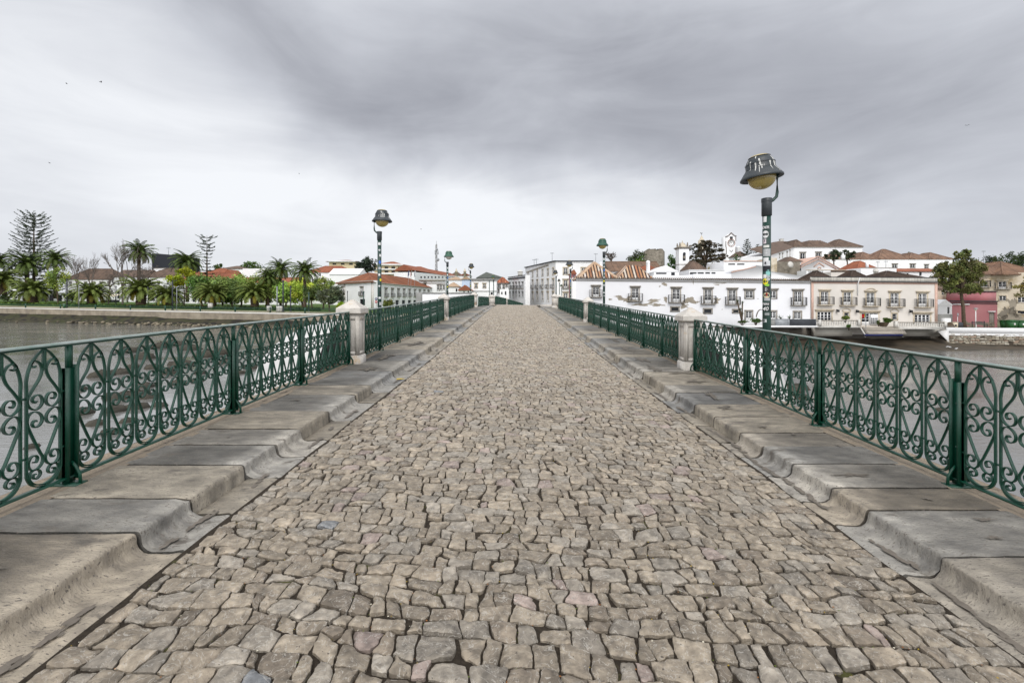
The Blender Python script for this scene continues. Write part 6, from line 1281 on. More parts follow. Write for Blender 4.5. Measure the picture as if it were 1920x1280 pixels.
lh('white classical house with heavy cornice left of the second left lamp', 786, 835, 525, d=158, depth=8, fine=False, wins=[(821.5, 534.5, 546, 3, 'french'), (826.5, 534.5, 546, 3, 'french'), (832, 535, 545, 3, 'french'), (797, 530, 536, 4, 'dark')], trim='trim_stone', cornice=[(-.3, .1, .6, 'trim_stone'), (-1.2, -1.0, .2)])
lh('white house with orange roof just right of the second left lamp', 838, 868, 524.5, d=175, depth=8, roof=('hip', 519, 'roof_tile', {}), cat='house')
lh('pale blue house wall between the left lamps', 866, 883, 523.5, wall='blue_wall', d=166, depth=8, roof=('gable', 519.5, 'roof_tile', {}))
lh('low tile-roofed house with small chimney left of centre', 838, 860, 537, d=140, depth=6, roof=('hip', 529.5, 'roof_tile', {}), wins=[(856, 541, 547, 3, 'dark')])
lh('white house with dark red roof beside the two-window house', 860, 883, 544, d=136, depth=6, roof=('gable', 535, 'roof_red', {}), wins=[(870, 545.5, 549.5, 2.6, 'dark'), (878, 545.5, 549.5, 2.6, 'dark')])
lh('white parapet wall with grey coping near the end of the bridge', 792, 884, 549.8, d=66, depth=1, cat='wall', cornice=[(-.05, .12, .1, 'grey_wall')])
mb = MB(); d = 67; mb.box(PX(780, d), d, 2, PX(792, d), d+1.2, PZ(548, d)); tag(mb.build('gate_pier', 'grey_wall', base=(PX(786, d), d, 2)), 'square grey stone pier at the left end of the white parapet wall', 'stone pier')
# twin church turrets
for px, lab in ((855.5, 'left one of two small ornate church turrets on the skyline'), (871.5, 'right one of two small ornate church turrets on the skyline')):
    d = 250; root = empty('church_turret', (PX(px, d), d, 10), lab, 'turret', 'church turrets on the skyline'); x = PX(px, d)
    mb = MB(); mb.lathe([(.7, 6), (.7, PZ(510, d)), (.9, PZ(509.7, d)), (.6, PZ(507.5, d)), (.35, PZ(505.5, d)), (.15, PZ(503.8, d)), (.05, PZ(502.5, d))], 8, (x, d, 0)); mb.build('belfry', 'cream_trim', root)
lh('dark-roofed church body under the left turret', 844, 866, 516, d=255, depth=10, roof=('hip', 509, 'roof_brown', {})); lh('white church body with red roof under the right turret', 862, 882, 516.5, d=252, depth=8, roof=('gable', 512.5, 'roof_red', {}))
# antenna mast
d = 215; root = empty('antenna_mast', (PX(818.5, d), d, 8), 'tall lattice telephone mast with dishes on the skyline', 'mast'); x = PX(818.3, d); mb = MB(); z0_, z1_ = PZ(515, d), PZ(458, d); ww = .5
for sx_, sy_ in ((-1, -1), (1, -1), (0, 1)): mb.tube([(x+sx_*ww, d+sy_*ww, z0_), (x+sx_*ww*.6, d+sy_*ww*.6, z1_)], .11, 4)
for k in range(16):
    a, b = z0_+(z1_-z0_)*k/16, z0_+(z1_-z0_)*(k+1)/16; s = 1 if k % 2 else -1; mb.tube([(x-s*ww*.8, d-.4, a), (x+s*ww*.8, d-.4, b)], .07, 4); mb.tube([(x-ww*.9, d-.4, a), (x+ww*.9, d-.4, a)], .07, 4)
mb.tube([(x, d, z1_), (x, d, z1_+1.6)], .07, 4); mb.build('lattice', 'grey_wall', root)
for px, py, r in ((820, 468, .5), (821.5, 487, .75), (817, 471, .35), (819.5, 506, .5)): mb = MB(); mb.tube([(PX(px, d), d-.9, PZ(py, d)), (PX(px, d), d-.5, PZ(py, d))], r, 10); mb.build('dish', 'grey_steel', root)
for px, py in ((816.6, 474), (821.8, 473.5), (819, 478)): mb = MB(); mb.box(PX(px, d)-.18, d-.8, PZ(py+3.5, d), PX(px, d)+.18, d-.5, PZ(py-3.5, d)); mb.build('panel_antenna', 'grey_steel', root)
# town hall (two visible sides)
TA, TB, TC_ = (PX(633, 127), 127), (PX(700, 117), 117), (PX(812, 160), 160); TD = (TA[0]+TC_[0]-TB[0], TA[1]+TC_[1]-TB[1])
ztop = PZ(529, 118.5)
th_, f1 = house('white town hall with long brown-red hip roof, arcade and flagpoles', 'town hall', 633, 127, 700, 117, (529, 529), 'white_wall', depth=2, zb=3, fine=True, trim='trim_stone', tw=.22,
    wins=[(644, 539, 550, 6, 'win', dict(bal=.3)), (678.5, 539.5, 554, 6, 'french', dict(bal=.4)), (679.5, 560.5, 572, 13, 'dark', dict(trim=None))], cornice=[(-.25, -.02, .45, 'trim_stone')])
f2 = Face(TB, TC_); mb = f2.mb(); H = []; cs = [723.5, 735.5, 747, 757.5, 768, 778, 787, 795.5, 803.5]
for c in cs: s, dd = f2.sd(c); H.append((s-.6, s+.6, f2.z(c, 556.5-(c-723)*.02), f2.z(c, 541.5+(c-723)*.045)))
H2 = []
for c in (729, 745, 757, 768, 778): s, dd = f2.sd(c); H2.append((s-1.2, s+1.2, 4, f2.z(c, 562.5)))
H2 = [h for i, h in enumerate(H2) if i == 0 or h[0] > H2[i-1][1]+.2]
holes_wall(mb, f2.L, 3, ztop, ztop, H+H2, .25); mb.build('side_wall', 'white_wall', th_)
for h in H: window(f2, th_, *h, 'french', 'trim_stone', False, True, .22); balcony(f2, th_, h[0]-.4, h[1]+.4, h[2], .5, .95, n=6)
for h in H2: mb = f2.mb(); mb.quad((h[0], -.24, h[2]), (h[1], -.24, h[2]), (h[1], -.24, h[3]), (h[0], -.24, h[3])); mb.build('arcade_opening', 'dark_trim', th_)
mb = f2.mb(); mb.box(0, .003, ztop-.25, f2.L, .45, ztop-.02); mb.build('cornice', 'trim_stone', th_)
for f_, s in ((f1, 3.4), (f1, f1.L-.45), (f2, .45)): mb = f_.mb(); mb.box(s-.45, .003, 3, s+.45, .07, ztop-.26); mb.build('pilaster', 'quay_cap', th_)
hip_roof(th_, [TA, TB, TC_, TD], ztop, PZ(512, 130)-ztop, 'roof_red', over=.5, ribs=.55, r=.1, seed=9, base=(.85, .95, .95))
for i, (px, cols_) in enumerate([(763.5, [('blue_paint', 1)]), (768.5, [('green_paint', .4), ('red_paint', .6)]), (775.5, [('white_paint', .5), ('blue_paint', .5)])]):
    flag(px, 118+i*2, 507, 560, 9, cols_, 2.6, ['dark blue flag on the left pole before the town hall', 'red and green flag on the middle pole before the town hall', 'white and blue flag on the right pole before the town hall'][i], lean=.5)
# ================================================================ TREES
def rot_quads(mb, C, size, cols, r=rng, squash=1.):
    n = len(C); a = r.normal(size=(n, 3)); a /= np.linalg.norm(a, axis=1)[:, None]; b = r.normal(size=(n, 3)); b -= (a*b).sum(1)[:, None]*a; b /= np.linalg.norm(b, axis=1)[:, None]
    s = (size*r.uniform(.6, 1.3, n))[:, None]; a = a*s; b = b*s*.6; a[:, 2] *= squash
    V = np.stack([C-a, C-b*.9, C+a, C+b], 1).reshape(-1, 3); F = np.arange(4*n).reshape(n, 4); mb.add(V, [F], np.repeat(cols, 4, 0))
def crown(mb, c, rad, n, leaf, col, var=.3, clumps=26, cr=.3, holes=0, droop=0, r=rng):
    c = np.array(c); rad = np.array(rad); K = r.normal(size=(clumps, 3)); K /= np.linalg.norm(K, axis=1)[:, None]; K *= (r.uniform(.25, 1, clumps)**.6)[:, None]*(1-cr*.55)
    K[:, 2] = np.where(K[:, 2] < -.55, K[:, 2]*.5, K[:, 2]); kc = np.array(col)*(r.uniform(1-var, 1+var, clumps))[:, None]*np.stack([r.uniform(.85, 1.2, clumps), np.ones(clumps), r.uniform(.8, 1.2, clumps)], 1)
    kr = r.uniform(.6, 1.25, clumps)*cr; idx = r.integers(clumps, size=n); o = r.normal(size=(n, 3)); o /= np.linalg.norm(o, axis=1)[:, None]; o *= (r.uniform(0, 1, n)**.45)[:, None]
    if droop: o[:, 2] = o[:, 2]-r.uniform(0, droop, n)
    L = (K[idx]+o*kr[idx][:, None])*rad+c
    rot_quads(mb, L, leaf, kc[idx]*r.uniform(.75, 1.25, n)[:, None], r); return K*rad+c
G_DARK, G_MID, G_LIME, G_OLIVE, G_GREY, G_PINE = (.030, .055, .014), (.065, .115, .018), (.22, .26, .012), (.075, .085, .025), (.065, .085, .05), (.028, .045, .02)
def tree(px, yb, yt, wpx, d, col, label, cat='tree', leaf=.3, n=2200, tr=.22, cy=.62, clumps=30, cr=.34, var=.35, trunk='bark', lean=0, crown_h=None, name='broadleaf_tree', group=None, droop=0, limbs=7, zb=None):
    x, z0 = PX(px, d), PZ(yb, d) if zb is None else zb; H = PZ(yt, d)-z0; w = wpx*d/FPX/2; root = empty(name, (x, d, z0), label, cat, group)
    ch = crown_h*d/FPX/2 if crown_h else H*(1-cy)*.52; cz = PZ(yt, d)-ch
    mb = MB(); K = crown(mb, (x, d, cz), (w, w*.85, ch), n, leaf, col, var, clumps, cr, droop=droop); mb.build('crown', 'leaf', root)
    mb = MB(); top = np.array([x+lean, d, cz-ch*.2]); base = np.array([x, d, z0-.6]); P_ = [base+(top-base)*t+np.array([.12*sin(t*5+px), 0, 0])*tr*4*(t > 0) for t in np.linspace(0, 1, 6)]
    mb.tube(P_, np.linspace(tr, tr*.6, 6), 8)
    for k in K[:limbs]: m_ = (top+k)/2+np.array([0, 0, -.1*H]); mb.tube([top-(0, 0, .5), m_, k], [tr*.5, tr*.3, tr*.1], 5)
    mb.build('trunk', trunk, root); return root
def shrub(px, yb, yt, wpx, d, col, label, n=700, leaf=.2, cat='shrub', name='shrub', group=None):
    x, z0 = PX(px, d), PZ(yb, d); h = PZ(yt, d)-z0; w = wpx*d/FPX/2; root = empty(name, (x, d, z0), label, cat, group)
    mb = MB(); K = crown(mb, (x, d, z0+h*.52), (w, w*.8, h*.5), n, leaf, col, .3, 14, .45); mb.build('foliage', 'leaf', root)
    mb = MB(); [mb.tube([(x, d, z0-.3), tuple(k)], [.06, .02], 4) for k in K[:6]]; mb.build('stem', 'bark', root); return root
# --- palms: one mesh, copied
def make_palm(trunk_h, trunk_r, frond, nf, droop, seed, col=(.055, .085, .018), leaflets=20, name='palm_tree'):
    r = np.random.default_rng(seed); root = empty(name, (0, 0, 0)); mb = MB(); k = 12
    zz = np.linspace(-.8, trunk_h, 9); mb.tube([(.05*sin(z), 0, z) for z in zz], trunk_r*(1+.06*r.standard_normal(9))*np.where(zz > trunk_h*.85, 1.18, 1), k)
    for i in range(int(60*trunk_h*trunk_r)):
        a = r.uniform(0, 2*pi); z = r.uniform(0, trunk_h); mb.tube([(trunk_r*.95*cos(a), trunk_r*.95*sin(a), z), (trunk_r*1.14*cos(a), trunk_r*1.14*sin(a), z+.14)], [.13, .03], 4)
    mb.build('trunk', 'palm_bark', root)
    mb = MB(); V = []; C = []
    for i in range(nf):
        az = i*2.399+r.uniform(-.2, .2); t0 = (i+.5)/nf; el = 1.45-t0*(1.5 if trunk_h < 5 else 1.75); L = frond*r.uniform(.85, 1.1)*(1 if t0 < .85 else .8); m = 14
        s = np.linspace(0, 1, m); ang = el-droop*s**1.4*(1.1+.5*t0); ds = L/(m-1); R = np.concatenate([[0], np.cumsum(np.cos(ang[:-1])*ds)]); Z = np.concatenate([[0], np.cumsum(np.sin(ang[:-1])*ds)])
        rr = trunk_r*.5+R; tw = r.uniform(-.1, .1); P_ = np.stack([rr*np.cos(az+tw*s), rr*np.sin(az+tw*s), trunk_h+.1+Z], 1)
        base = np.array(col)*r.uniform(.7, 1.35)*(np.array([1.5, 1.0, .5]) if t0 > .93 else 1); mb.tube(P_, np.linspace(.07, .012, m), 3, col=tuple(base*1.1))
        side = np.array([-sin(az), cos(az), 0])
        for j in range(leaflets*2):
            u = .12+.88*(j//2)/leaflets; q = np.array([np.interp(u, s, P_[:, c]) for c in range(3)]); q2 = np.array([np.interp(min(1, u+.06), s, P_[:, c]) for c in range(3)]); fw = (q2-q); fw /= np.linalg.norm(fw)+1e-6
            sg = 1 if j % 2 else -1; ll = frond*.17*sin(pi*min(1, u*.85+.12))**.6*r.uniform(.8, 1.15); dr = side*sg*.75+fw*.6+np.array([0, 0, .25-.7*u*droop*.6]); dr /= np.linalg.norm(dr); wv = fw*.052*frond/3.4
            V += [q-wv, q+wv, q+dr*ll*.55+wv-np.array([0, 0, .02]), q+dr*ll-np.array([0, 0, ll*.22]), q+dr*ll*.55-wv-np.array([0, 0, .02])]; C += [base*r.uniform(.8, 1.25)]*5
    V = np.array(V); n = len(V)//5; mb.add(V, [np.arange(5*n).reshape(n, 5)], np.array(C)); mb.build('fronds', 'leaf', root)
    mb = MB(); rot_quads(mb, np.stack([trunk_r*1.2*np.cos(np.arange(60)), trunk_r*1.2*np.sin(np.arange(60)), trunk_h-.1+.5*r.random(60)], 1), .28, np.tile([.28, .13, .02], (60, 1)), r); mb.build('fruit_stalks', 'leaf', root)
    return root
pA = make_palm(2.9, 1.0, 5.6, 80, 1.3, 11, (.10, .13, .028)); pB = make_palm(9.5, .36, 4.6, 60, 1.25, 12, (.065, .095, .022))
used = {'A': 0, 'B': 0}
def palm(proto, px, yc, wpx, d, label, yb=None, rz=0, group='palms on the left bank'):
    """yc: row of the top of the trunk; wpx: crown width"""
    wpx = wpx*(1.0 if proto == 'A' else 1.08); P_, th, fw = (pA, 2.9, 9.6) if proto == 'A' else (pB, 9.5, 8.0); s = wpx*d/FPX/fw; zc = PZ(yc, d); sz = s if yb is None else (zc-PZ(yb, d))/th
    loc = (PX(px, d), d, zc-th*s if yb is None else PZ(yb, d))
    if used[proto] == 0: P_.location = loc; P_['label'] = label; P_['category'] = 'palm'; P_['group'] = group; P_.scale = (s,)*3; P_.rotation_euler.z = rz; used[proto] = 1; return P_
    return copy_tree(P_, loc, label, group, rz=rz, sc=s)
palm('A', 62, 549, 66, LQ(62)+11, 'broad low palm with thick trunk, second from the left edge', rz=.3)
palm('A', 172, 553, 64, LQ(172)+11, 'broad low palm between the two dark lamp posts on the left', rz=1.3)
palm('A', 264.5, 548, 72, LQ(264)+11, 'largest broad low palm, beneath the bare tree and tall palm', rz=2.1)
palm('A', 316, 557, 60, LQ(316)+12, 'broad low palm in front of the lime green tree', rz=3.3)
palm('A', 398, 554, 62, LQ(398)+10, 'broad low palm before the weeping trees, by a white box', rz=4.1)
palm('A', 477.5, 554, 62, LQ(478)+10, 'broad low palm at the right end of the row, before the tall palm pair', rz=5.2)
palm('A', 3, 528, 62, LQ(3)+12, 'palm cut by the left picture edge', rz=.9)
palm('B', 103.5, 490, 50, LQ(103)+22, 'tall dark palm just right of the big Norfolk pine', rz=.1)
palm('B', 50, 498, 60, LQ(55)+26, 'tall dark palm behind the foot of the big Norfolk pine', rz=1.7)
palm('B', -4, 492, 46, LQ(0)+22, 'tall dark palm mostly outside the left picture edge', rz=.7)
palm('B', 260.5, 476, 54, LQ(260)+26, 'tallest palm, left of the black box building', rz=2.7)
palm('B', 351, 494, 52, LQ(351)+24, 'tall palm at the right corner of the black box building', rz=3.9)
palm('B', 526, 507, 48, LQ(526)+20, 'left tall palm of the pair before the orange-red roof', rz=4.4)
palm('B', 571.5, 512, 54, LQ(572)+10, 'right tall palm of the pair, its bare dark trunk showing', rz=5.7)
palm('B', 503, 522, 44, LQ(503)+14, 'palm half hidden under the left one of the tall pair', rz=2.2)
# --- Norfolk pines
def araucaria(px, yb, yt, wpx, d, label, tiers, nb, seed, up=.15, sparse=1., group='Norfolk pines', prof=None, dens=1.):
    r = np.random.default_rng(seed); x, z0 = PX(px, d), PZ(yb, d); H = PZ(yt, d)-z0; Wd = wpx*d/FPX/2; root = empty('norfolk_pine', (x, d, z0), label, 'tree', group)
    mb = MB(); mb.tube([(x, d, z0-1), (x, d, z0+H*.5), (x, d, z0+H)], [H*.016+.05, H*.011, .04], 8); mb.build('trunk', 'bark', root)
    mb = MB(); C = []
    for t in range(tiers):
        u = (t+.3)/tiers; z = z0+H*(.12+.88*u); Ls = Wd*(prof(u) if prof else (1-u)**.75*1.0+.08)*1.0; off = r.uniform(0, 6)
        for b in range(nb):
            if r.random() > sparse: continue
            a = off+b*2*pi/nb+r.uniform(-.15, .15); L = Ls*r.uniform(.8, 1.12); m = 8; s = np.linspace(0, 1, m); upk = up*(2.2*u-.25); P_ = np.stack([x+L*s*cos(a), d+L*s*sin(a), z+L*(upk*s-.10*np.sin(s*pi))+.06*L*s**3], 1)
            mb.tube(P_, np.linspace(.07, .02, m), 3, col=(.05, .055, .03))
            n = max(6, int(L*17*dens)); ss = r.uniform(.22, 1.0, n); w = (.42*(1-abs(ss-.6))*r.uniform(-1, 1, n))*min(1.3, L*.35)
            Q = np.stack([np.interp(ss, s, P_[:, c]) for c in range(3)], 1); Q[:, 0] += -sin(a)*w; Q[:, 1] += cos(a)*w; Q[:, 2] += .05*r.standard_normal(n)+.05; C.append(Q)
    C = np.concatenate(C); rot_quads(mb, C, .27*max(.6, d/190), np.array(G_PINE)*.8*r.uniform(.7, 1.5, len(C))[:, None], r, squash=.45); mb.build('crown', 'leaf', root)
araucaria(63.5, 570, 402, 92, LQ(63)+30, 'tallest Norfolk pine with wide layered branches, at far left', 22, 8, 1, up=.24, dens=.9, prof=lambda u: (1.0 if u < .12 else (1-(u-.12)*.62)) if u < .97 else .35)
araucaria(388, 560, 441.5, 34, LQ(388)+40, 'narrow thin Norfolk pine standing alone against the sky', 17, 6, 2, up=.1, sparse=.85, prof=lambda u: .75+.3*sin(u*9) if u < .9 else 1.1)
araucaria(1401, 492, 448, 27, 150, 'left one of two small pointed Norfolk pines on the hill', 11, 7, 3, up=.25, group='small Norfolk pines on the hill', dens=.7); araucaria(1420.5, 492, 457.5, 22, 150, 'right, shorter one of two small Norfolk pines on the hill', 9, 7, 4, up=.25, group='small Norfolk pines on the hill', dens=.7)
# --- bare trees
def bare_tree(px, yb, yt, wpx, d, label, seed, depth=6, spread=.5, group='bare winter trees', th=1.):
    r = np.random.default_rng(seed); x, z0 = PX(px, d), PZ(yb, d); H = PZ(yt, d)-z0; root = empty('bare_tree', (x, d, z0), label, 'bare tree', group); mb = MB(); T = MB(); Wd = wpx*d/FPX/2
    def br(p, dirv, L, rad, k, dst):
        q = p+dirv*L; m_ = (p+q)/2+r.normal(size=3)*L*.06; dst.tube([p, m_, q], [rad, rad*.85, rad*.7], 5 if k < 3 else 3, cap=False)
        if k >= depth: return
        for j in range(int(r.integers(2, 4)) if k else 4):
            v = dirv+r.normal(size=3)*spread*np.array([1, 1, .55]); v[2] = max(v[2], .06)+.10; v /= np.linalg.norm(v); br(q if j else m_*.4+q*.6, v, L*r.uniform(.62, .84), max(rad*.62, .022*th), k+1, mb)
    br(np.array([x, d, z0-.5]), np.array([0, 0, 1.]), H*.26, H*.022*th, 0, T)
    V = np.concatenate(mb.v); c = np.array([x, d, z0]); ex = np.percentile(abs(V[:, 0]-x), 98); hz = V[:, 2].max()-z0; sc = np.array([Wd/ex, Wd/ex, H/hz])
    mb.v = [(v-c)*np.where(np.ones(3), sc, 1)+c for v in mb.v]; T.v = [(v-c)*np.array([sc[0], sc[1], sc[2]])+c for v in T.v]
    T.build('trunk', 'bark_grey', root); mb.build('branches', 'bark_grey', root)
bare_tree(146, 570, 473, 44, LQ(146)+17, 'bare tree left of its twin, between low palms', 1, depth=6); bare_tree(172, 570, 470, 38, LQ(172)+19, 'bare tree with upright branches behind the second broad palm', 2, depth=6, spread=.4)
bare_tree(230, 572, 446, 62, LQ(230)+18, 'tallest bare tree, left of the tallest palm', 3, depth=7, spread=.42, th=1.2); bare_tree(272, 574, 484, 60, LQ(272)+17, 'wide grey bare tree in front of the black box building', 4, depth=7, spread=.55); bare_tree(205, 572, 505, 50, LQ(205)+15, 'low brown bare tree behind the grey lamp posts', 5, depth=6, spread=.6)
bare_tree(1147, 500, 471.5, 22, 120, 'small bare tree on the skyline behind the left striped roof', 6, depth=5, th=1.6)
# --- broadleaf trees on the left bank
GR = 'green trees on the left bank'
tree(345, 574, 499, 56, LQ(345)+15, G_LIME, 'bright lime green spreading tree by the tall palm', n=3000, leaf=.28, cy=.38, var=.25, group=GR, clumps=34, cr=.26)
tree(108, 573, 499, 44, LQ(108)+15, (.17, .23, .045), 'soft green tree below the dark palm, right of the big pine', n=2200, leaf=.28, cy=.3, group=GR)
for i, (px, yt, w, c, lab, dr) in enumerate([(378, 512, 44, (.05, .085, .02), 'dark green tree just right of the lime green one', .3), (418, 512, 46, (.085, .125, .035), 'weeping soft green tree behind the fifth broad palm', 1.1), (452, 508, 50, (.09, .135, .03), 'weeping bright green tree left of the sixth broad palm', 1.0),
      (500, 512, 54, (.095, .135, .03), 'green tree filling the space behind the sixth broad palm', .5), (537, 524, 44, (.10, .15, .03), 'light green tree under the left tall palm', .5), (567, 517, 46, (.16, .20, .03), 'yellow-green tree at the foot of the right tall palm', .5), (435, 520, 40, (.05, .08, .02), 'darker green tree filling the gap between weeping trees', .8)]):
    tree(px, 578, yt-3, w*1.35, LQ(px)+16+(i % 3)*3, tuple(2.1*q for q in c), lab, n=5200, leaf=.28, cy=.12, var=.38, group=GR, clumps=46, cr=.34, droop=dr*.7, tr=.28)
tree(607, 582, 514, 50, LQ(607)+14, (.15, .20, .045), 'round green tree left of the town hall', n=2600, leaf=.26, cy=.3, group=GR, clumps=36)
tree(618, 586, 531, 56, LQ(618)+7, G_GREY, 'grey-green bushy tree in front of the town hall corner', n=3400, leaf=.24, cy=.2, group=GR, clumps=40)
tree(584, 584, 534, 40, LQ(584)+9, (.06, .09, .025), 'dark green tree between the right tall palm and the grey-green tree', n=2200, leaf=.24, cy=.3, group=GR)
tree(470, 520, 489.5, 46, 250, (.05, .09, .015), 'distant dense green tree on the skyline left of the palms', n=1800, leaf=.4, cy=.3, zb=PZ(520, 250)); tree(410, 520, 492, 20, 230, (.04, .07, .015), 'small distant green tree beside the dark hall roof', n=600, leaf=.4, cy=.3)
tree(686, 540, 478.5, 44, 170, (.022, .034, .022), 'dark pine tree behind the town hall roof', n=2600, leaf=.34, cy=.35, name='pine_tree', cat='pine tree', clumps=34, cr=.3)
tree(15, 578, 540, 30, LQ(15)+20, (.05, .08, .02), 'dark tree between the first palms at far left', n=800, cy=.3, group=GR); tree(135, 575, 545, 34, LQ(135)+20, (.06, .08, .025), 'low dark bush tree between the soft green tree and the second palm', n=900, cy=.3, group=GR)
shrub(642, 588, 566, 24, LQ(642)+5, (.17, .24, .01), 'bright lime round shrub beside the first left pillar', n=1200); shrub(727, 582, 556.5, 22, 96, (.075, .09, .018), 'round olive shrub behind the nearest left lamp', n=1000)
# hedges behind the quay railing
for px0, px1, lab, c in ((-60, 118, 'low bright green hedge strip at far left', (.07, .12, .015)), (122, 236, 'low green hedge strip between the first and third palms', (.05, .10, .014)), (240, 600, 'long low dark green hedge behind the quay railing', (.035, .06, .012))):
    mb = MB(); n = int((px1-px0)*28); p = rng.uniform(px0, px1, n); o_ = rng.uniform(7.5, 10.5, n); dq = np.interp(p, *QL)+o_; C = np.stack([(p-CX)/FPX*dq, dq, np.array([PZ(yq(a)-5.6, LQ(a)+9) for a in p])+rng.uniform(0, .7, n)], 1)
    rot_quads(mb, C, .3, np.array(c)*rng.uniform(.6, 1.4, n)[:, None]); o = mb.build('hedge', 'leaf'); tag(o, lab, 'hedge')
mb = MB(); n = 700; p = rng.uniform(225, 600, n); dq = np.interp(p, *QL)+12.5; C = np.stack([(p-CX)/FPX*dq, dq, np.array([PZ(yq(a)-8.2, LQ(a)+12) for a in p])+rng.uniform(0, .35, n)], 1); rot_quads(mb, C, .22, np.array([.45, .01, .01])*rng.uniform(.6, 1.4, n)[:, None]); tag(mb.build('flower_bed', 'leaf'), 'narrow red flower bed behind the hedge on the left bank', 'flower bed')
# small items on the left quay
def post_(px, y0, y1, d, r, m, label, head=None, name='street_lamp', cat='street lamp', group=None):
    x = PX(px, d); root = empty(name, (x, d, PZ(y1, d)), label, cat, group); mb = MB(); mb.tube([(x, d, PZ(y1, d)), (x, d, PZ(y0, d))], r, 6); mb.lathe([(r*2, 0), (r*2, .12), (r, .3)], 6, (x, d, PZ(y1, d))); mb.build('post', m, root)
    mb = MB()
    if head == 'box': mb.box(x-.05, d-.25, PZ(y0, d), x+1.3, d+.1, PZ(y0, d)+.14)
    else: mb.lathe([(r*1.3, 0), (r*1.6, .25), (r*.6, .4)], 6, (x, d, PZ(y0, d)))
    mb.build('lamp_head', m, root)
LG = 'slim lamp posts on the left quay'
post_(125.5, 523.5, 577, LQ(125)+3, .16, 'dark_trim', 'dark slim lamp post with flat head, beside the second broad palm', 'box', group=LG); post_(148, 536, 578, LQ(148)+2, .08, 'grey_steel', 'thin pale pole right of the dark flat-headed lamp post', name='pole', cat='pole')
post_(217.5, 538, 573, LQ(217)+8, .12, 'dark_trim', 'dark post left of the largest broad palm', group=LG); post_(277.5, 540, 575, LQ(277)+8, .12, 'dark_trim', 'dark post just right of the largest broad palm', group=LG)
post_(323.5, 526.5, 581, LQ(323)+2, .16, 'dark_trim', 'dark lamp post with flat head before the lime green tree', 'box', group=LG); post_(331.5, 540, 582, LQ(331)+1.5, .08, 'grey_steel', 'thin pale pole with small sign before the lime green tree', name='pole', cat='pole')
post_(519.5, 540, 584, LQ(519)+3, .13, 'grey_steel', 'pale slim post left of a dark one, before the light green tree', group=LG); post_(530.8, 528, 584, LQ(530)+3, .16, 'dark_trim', 'tall dark post in front of the yellow-green tree', group=LG); post_(545, 539, 584, LQ(545)+3, .14, 'dark_trim', 'dark post right of the tallest one near the palm pair', group=LG); post_(579, 551, 584, LQ(579)+2, .15, 'lamp_green', 'short green post before the grey-green tree', group=LG)
post_(682, 549, 575, 100, .12, 'lamp_green', 'green lamp post in front of the town hall arch', group=LG); post_(633.5+18, 548, 572, 118, .09, 'dark_trim', 'dark double lamp post at the left corner of the town hall')
root = empty('cafe_awning', P3(200, 572, LQ(200)+30), 'cream cafe awning with dark tables between low palms', 'awning'); d = LQ(200)+26
mb = MB(); mb.add([(PX(180, d), d, PZ(556, d)), (PX(217, d), d, PZ(556, d)), (PX(217, d), d+3, PZ(551, d)), (PX(180, d), d+3, PZ(551, d)), (PX(180, d), d, PZ(554.8, d)), (PX(217, d), d, PZ(554.8, d))], [[(0, 1, 5, 4), (4, 5, 2, 3)]]); mb.build('canopy', 'awning', root)
mb = MB(); [mb.tube([(PX(p, d), d, PZ(568, d)), (PX(p, d), d, PZ(556, d))], .06, 5) for p in (181, 199, 216)]; mb.build('canopy_post', 'dark_iron', root); mb = MB(); [mb.box(PX(p, d), d+1, PZ(566.5, d), PX(p+4, d), d+2, PZ(562, d)) for p in range(183, 214, 7)]; mb.build('table', 'dark_trim', root)
for px, y0, y1, w, lab, m_ in ((393, 568.5, 577, 6.5, 'white notice box at the foot of the fifth broad palm', 'quay_cap'), (503.5, 573.5, 583, 7, 'left white electrical box behind the quay railing', 'quay_cap'), (524, 574, 585, 12, 'wide white electrical box behind the quay railing', 'quay_cap'), (119.5, 570, 577, 3.6, 'small green litter bin at the dark lamp post', 'bin_green')):
    d = LQ(px)+2.5; x = PX(px, d); ww = w*d/FPX/2; root = empty('box_cabinet', (x, d, PZ(y1, d)), lab, 'box'); mb = MB(); mb.box(x-ww, d, PZ(y1, d), x+ww, d+.7, PZ(y0, d)); mb.build('cabinet', m_, root); mb = MB(); mb.box(x-ww*1.08, d-.05, PZ(y0, d), x+ww*1.08, d+.75, PZ(y0, d)+.1); mb.box(x-.03, d-.02, PZ(y1, d)+.1, x+.03, d-.003, PZ(y0, d)-.1); mb.build('lid', 'grey_steel', root)
root = empty('road_sign', P3(705.5, 575, 92), 'blue round sign above a red round sign before the town hall', 'sign'); x = PX(705.5, 92); mb = MB(); mb.tube([(x, 92, PZ(580, 92)), (x, 92, PZ(557, 92))], .05, 6); mb.build('post', 'grey_steel', root)
for y, m_ in ((560.5, 'blue_paint'), (566, 'red_paint')): mb = MB(); mb.tube([(x, 91.9, PZ(y, 92)), (x, 91.87, PZ(y, 92))], .26, 14); s_ = mb.build('sign_disc', m_, root); mb = MB(); mb.box(x-.17, 91.84, PZ(y, 92)-.04, x+.17, 91.86, PZ(y, 92)+.04); mb.build('sign_bar', 'white_paint', s_)
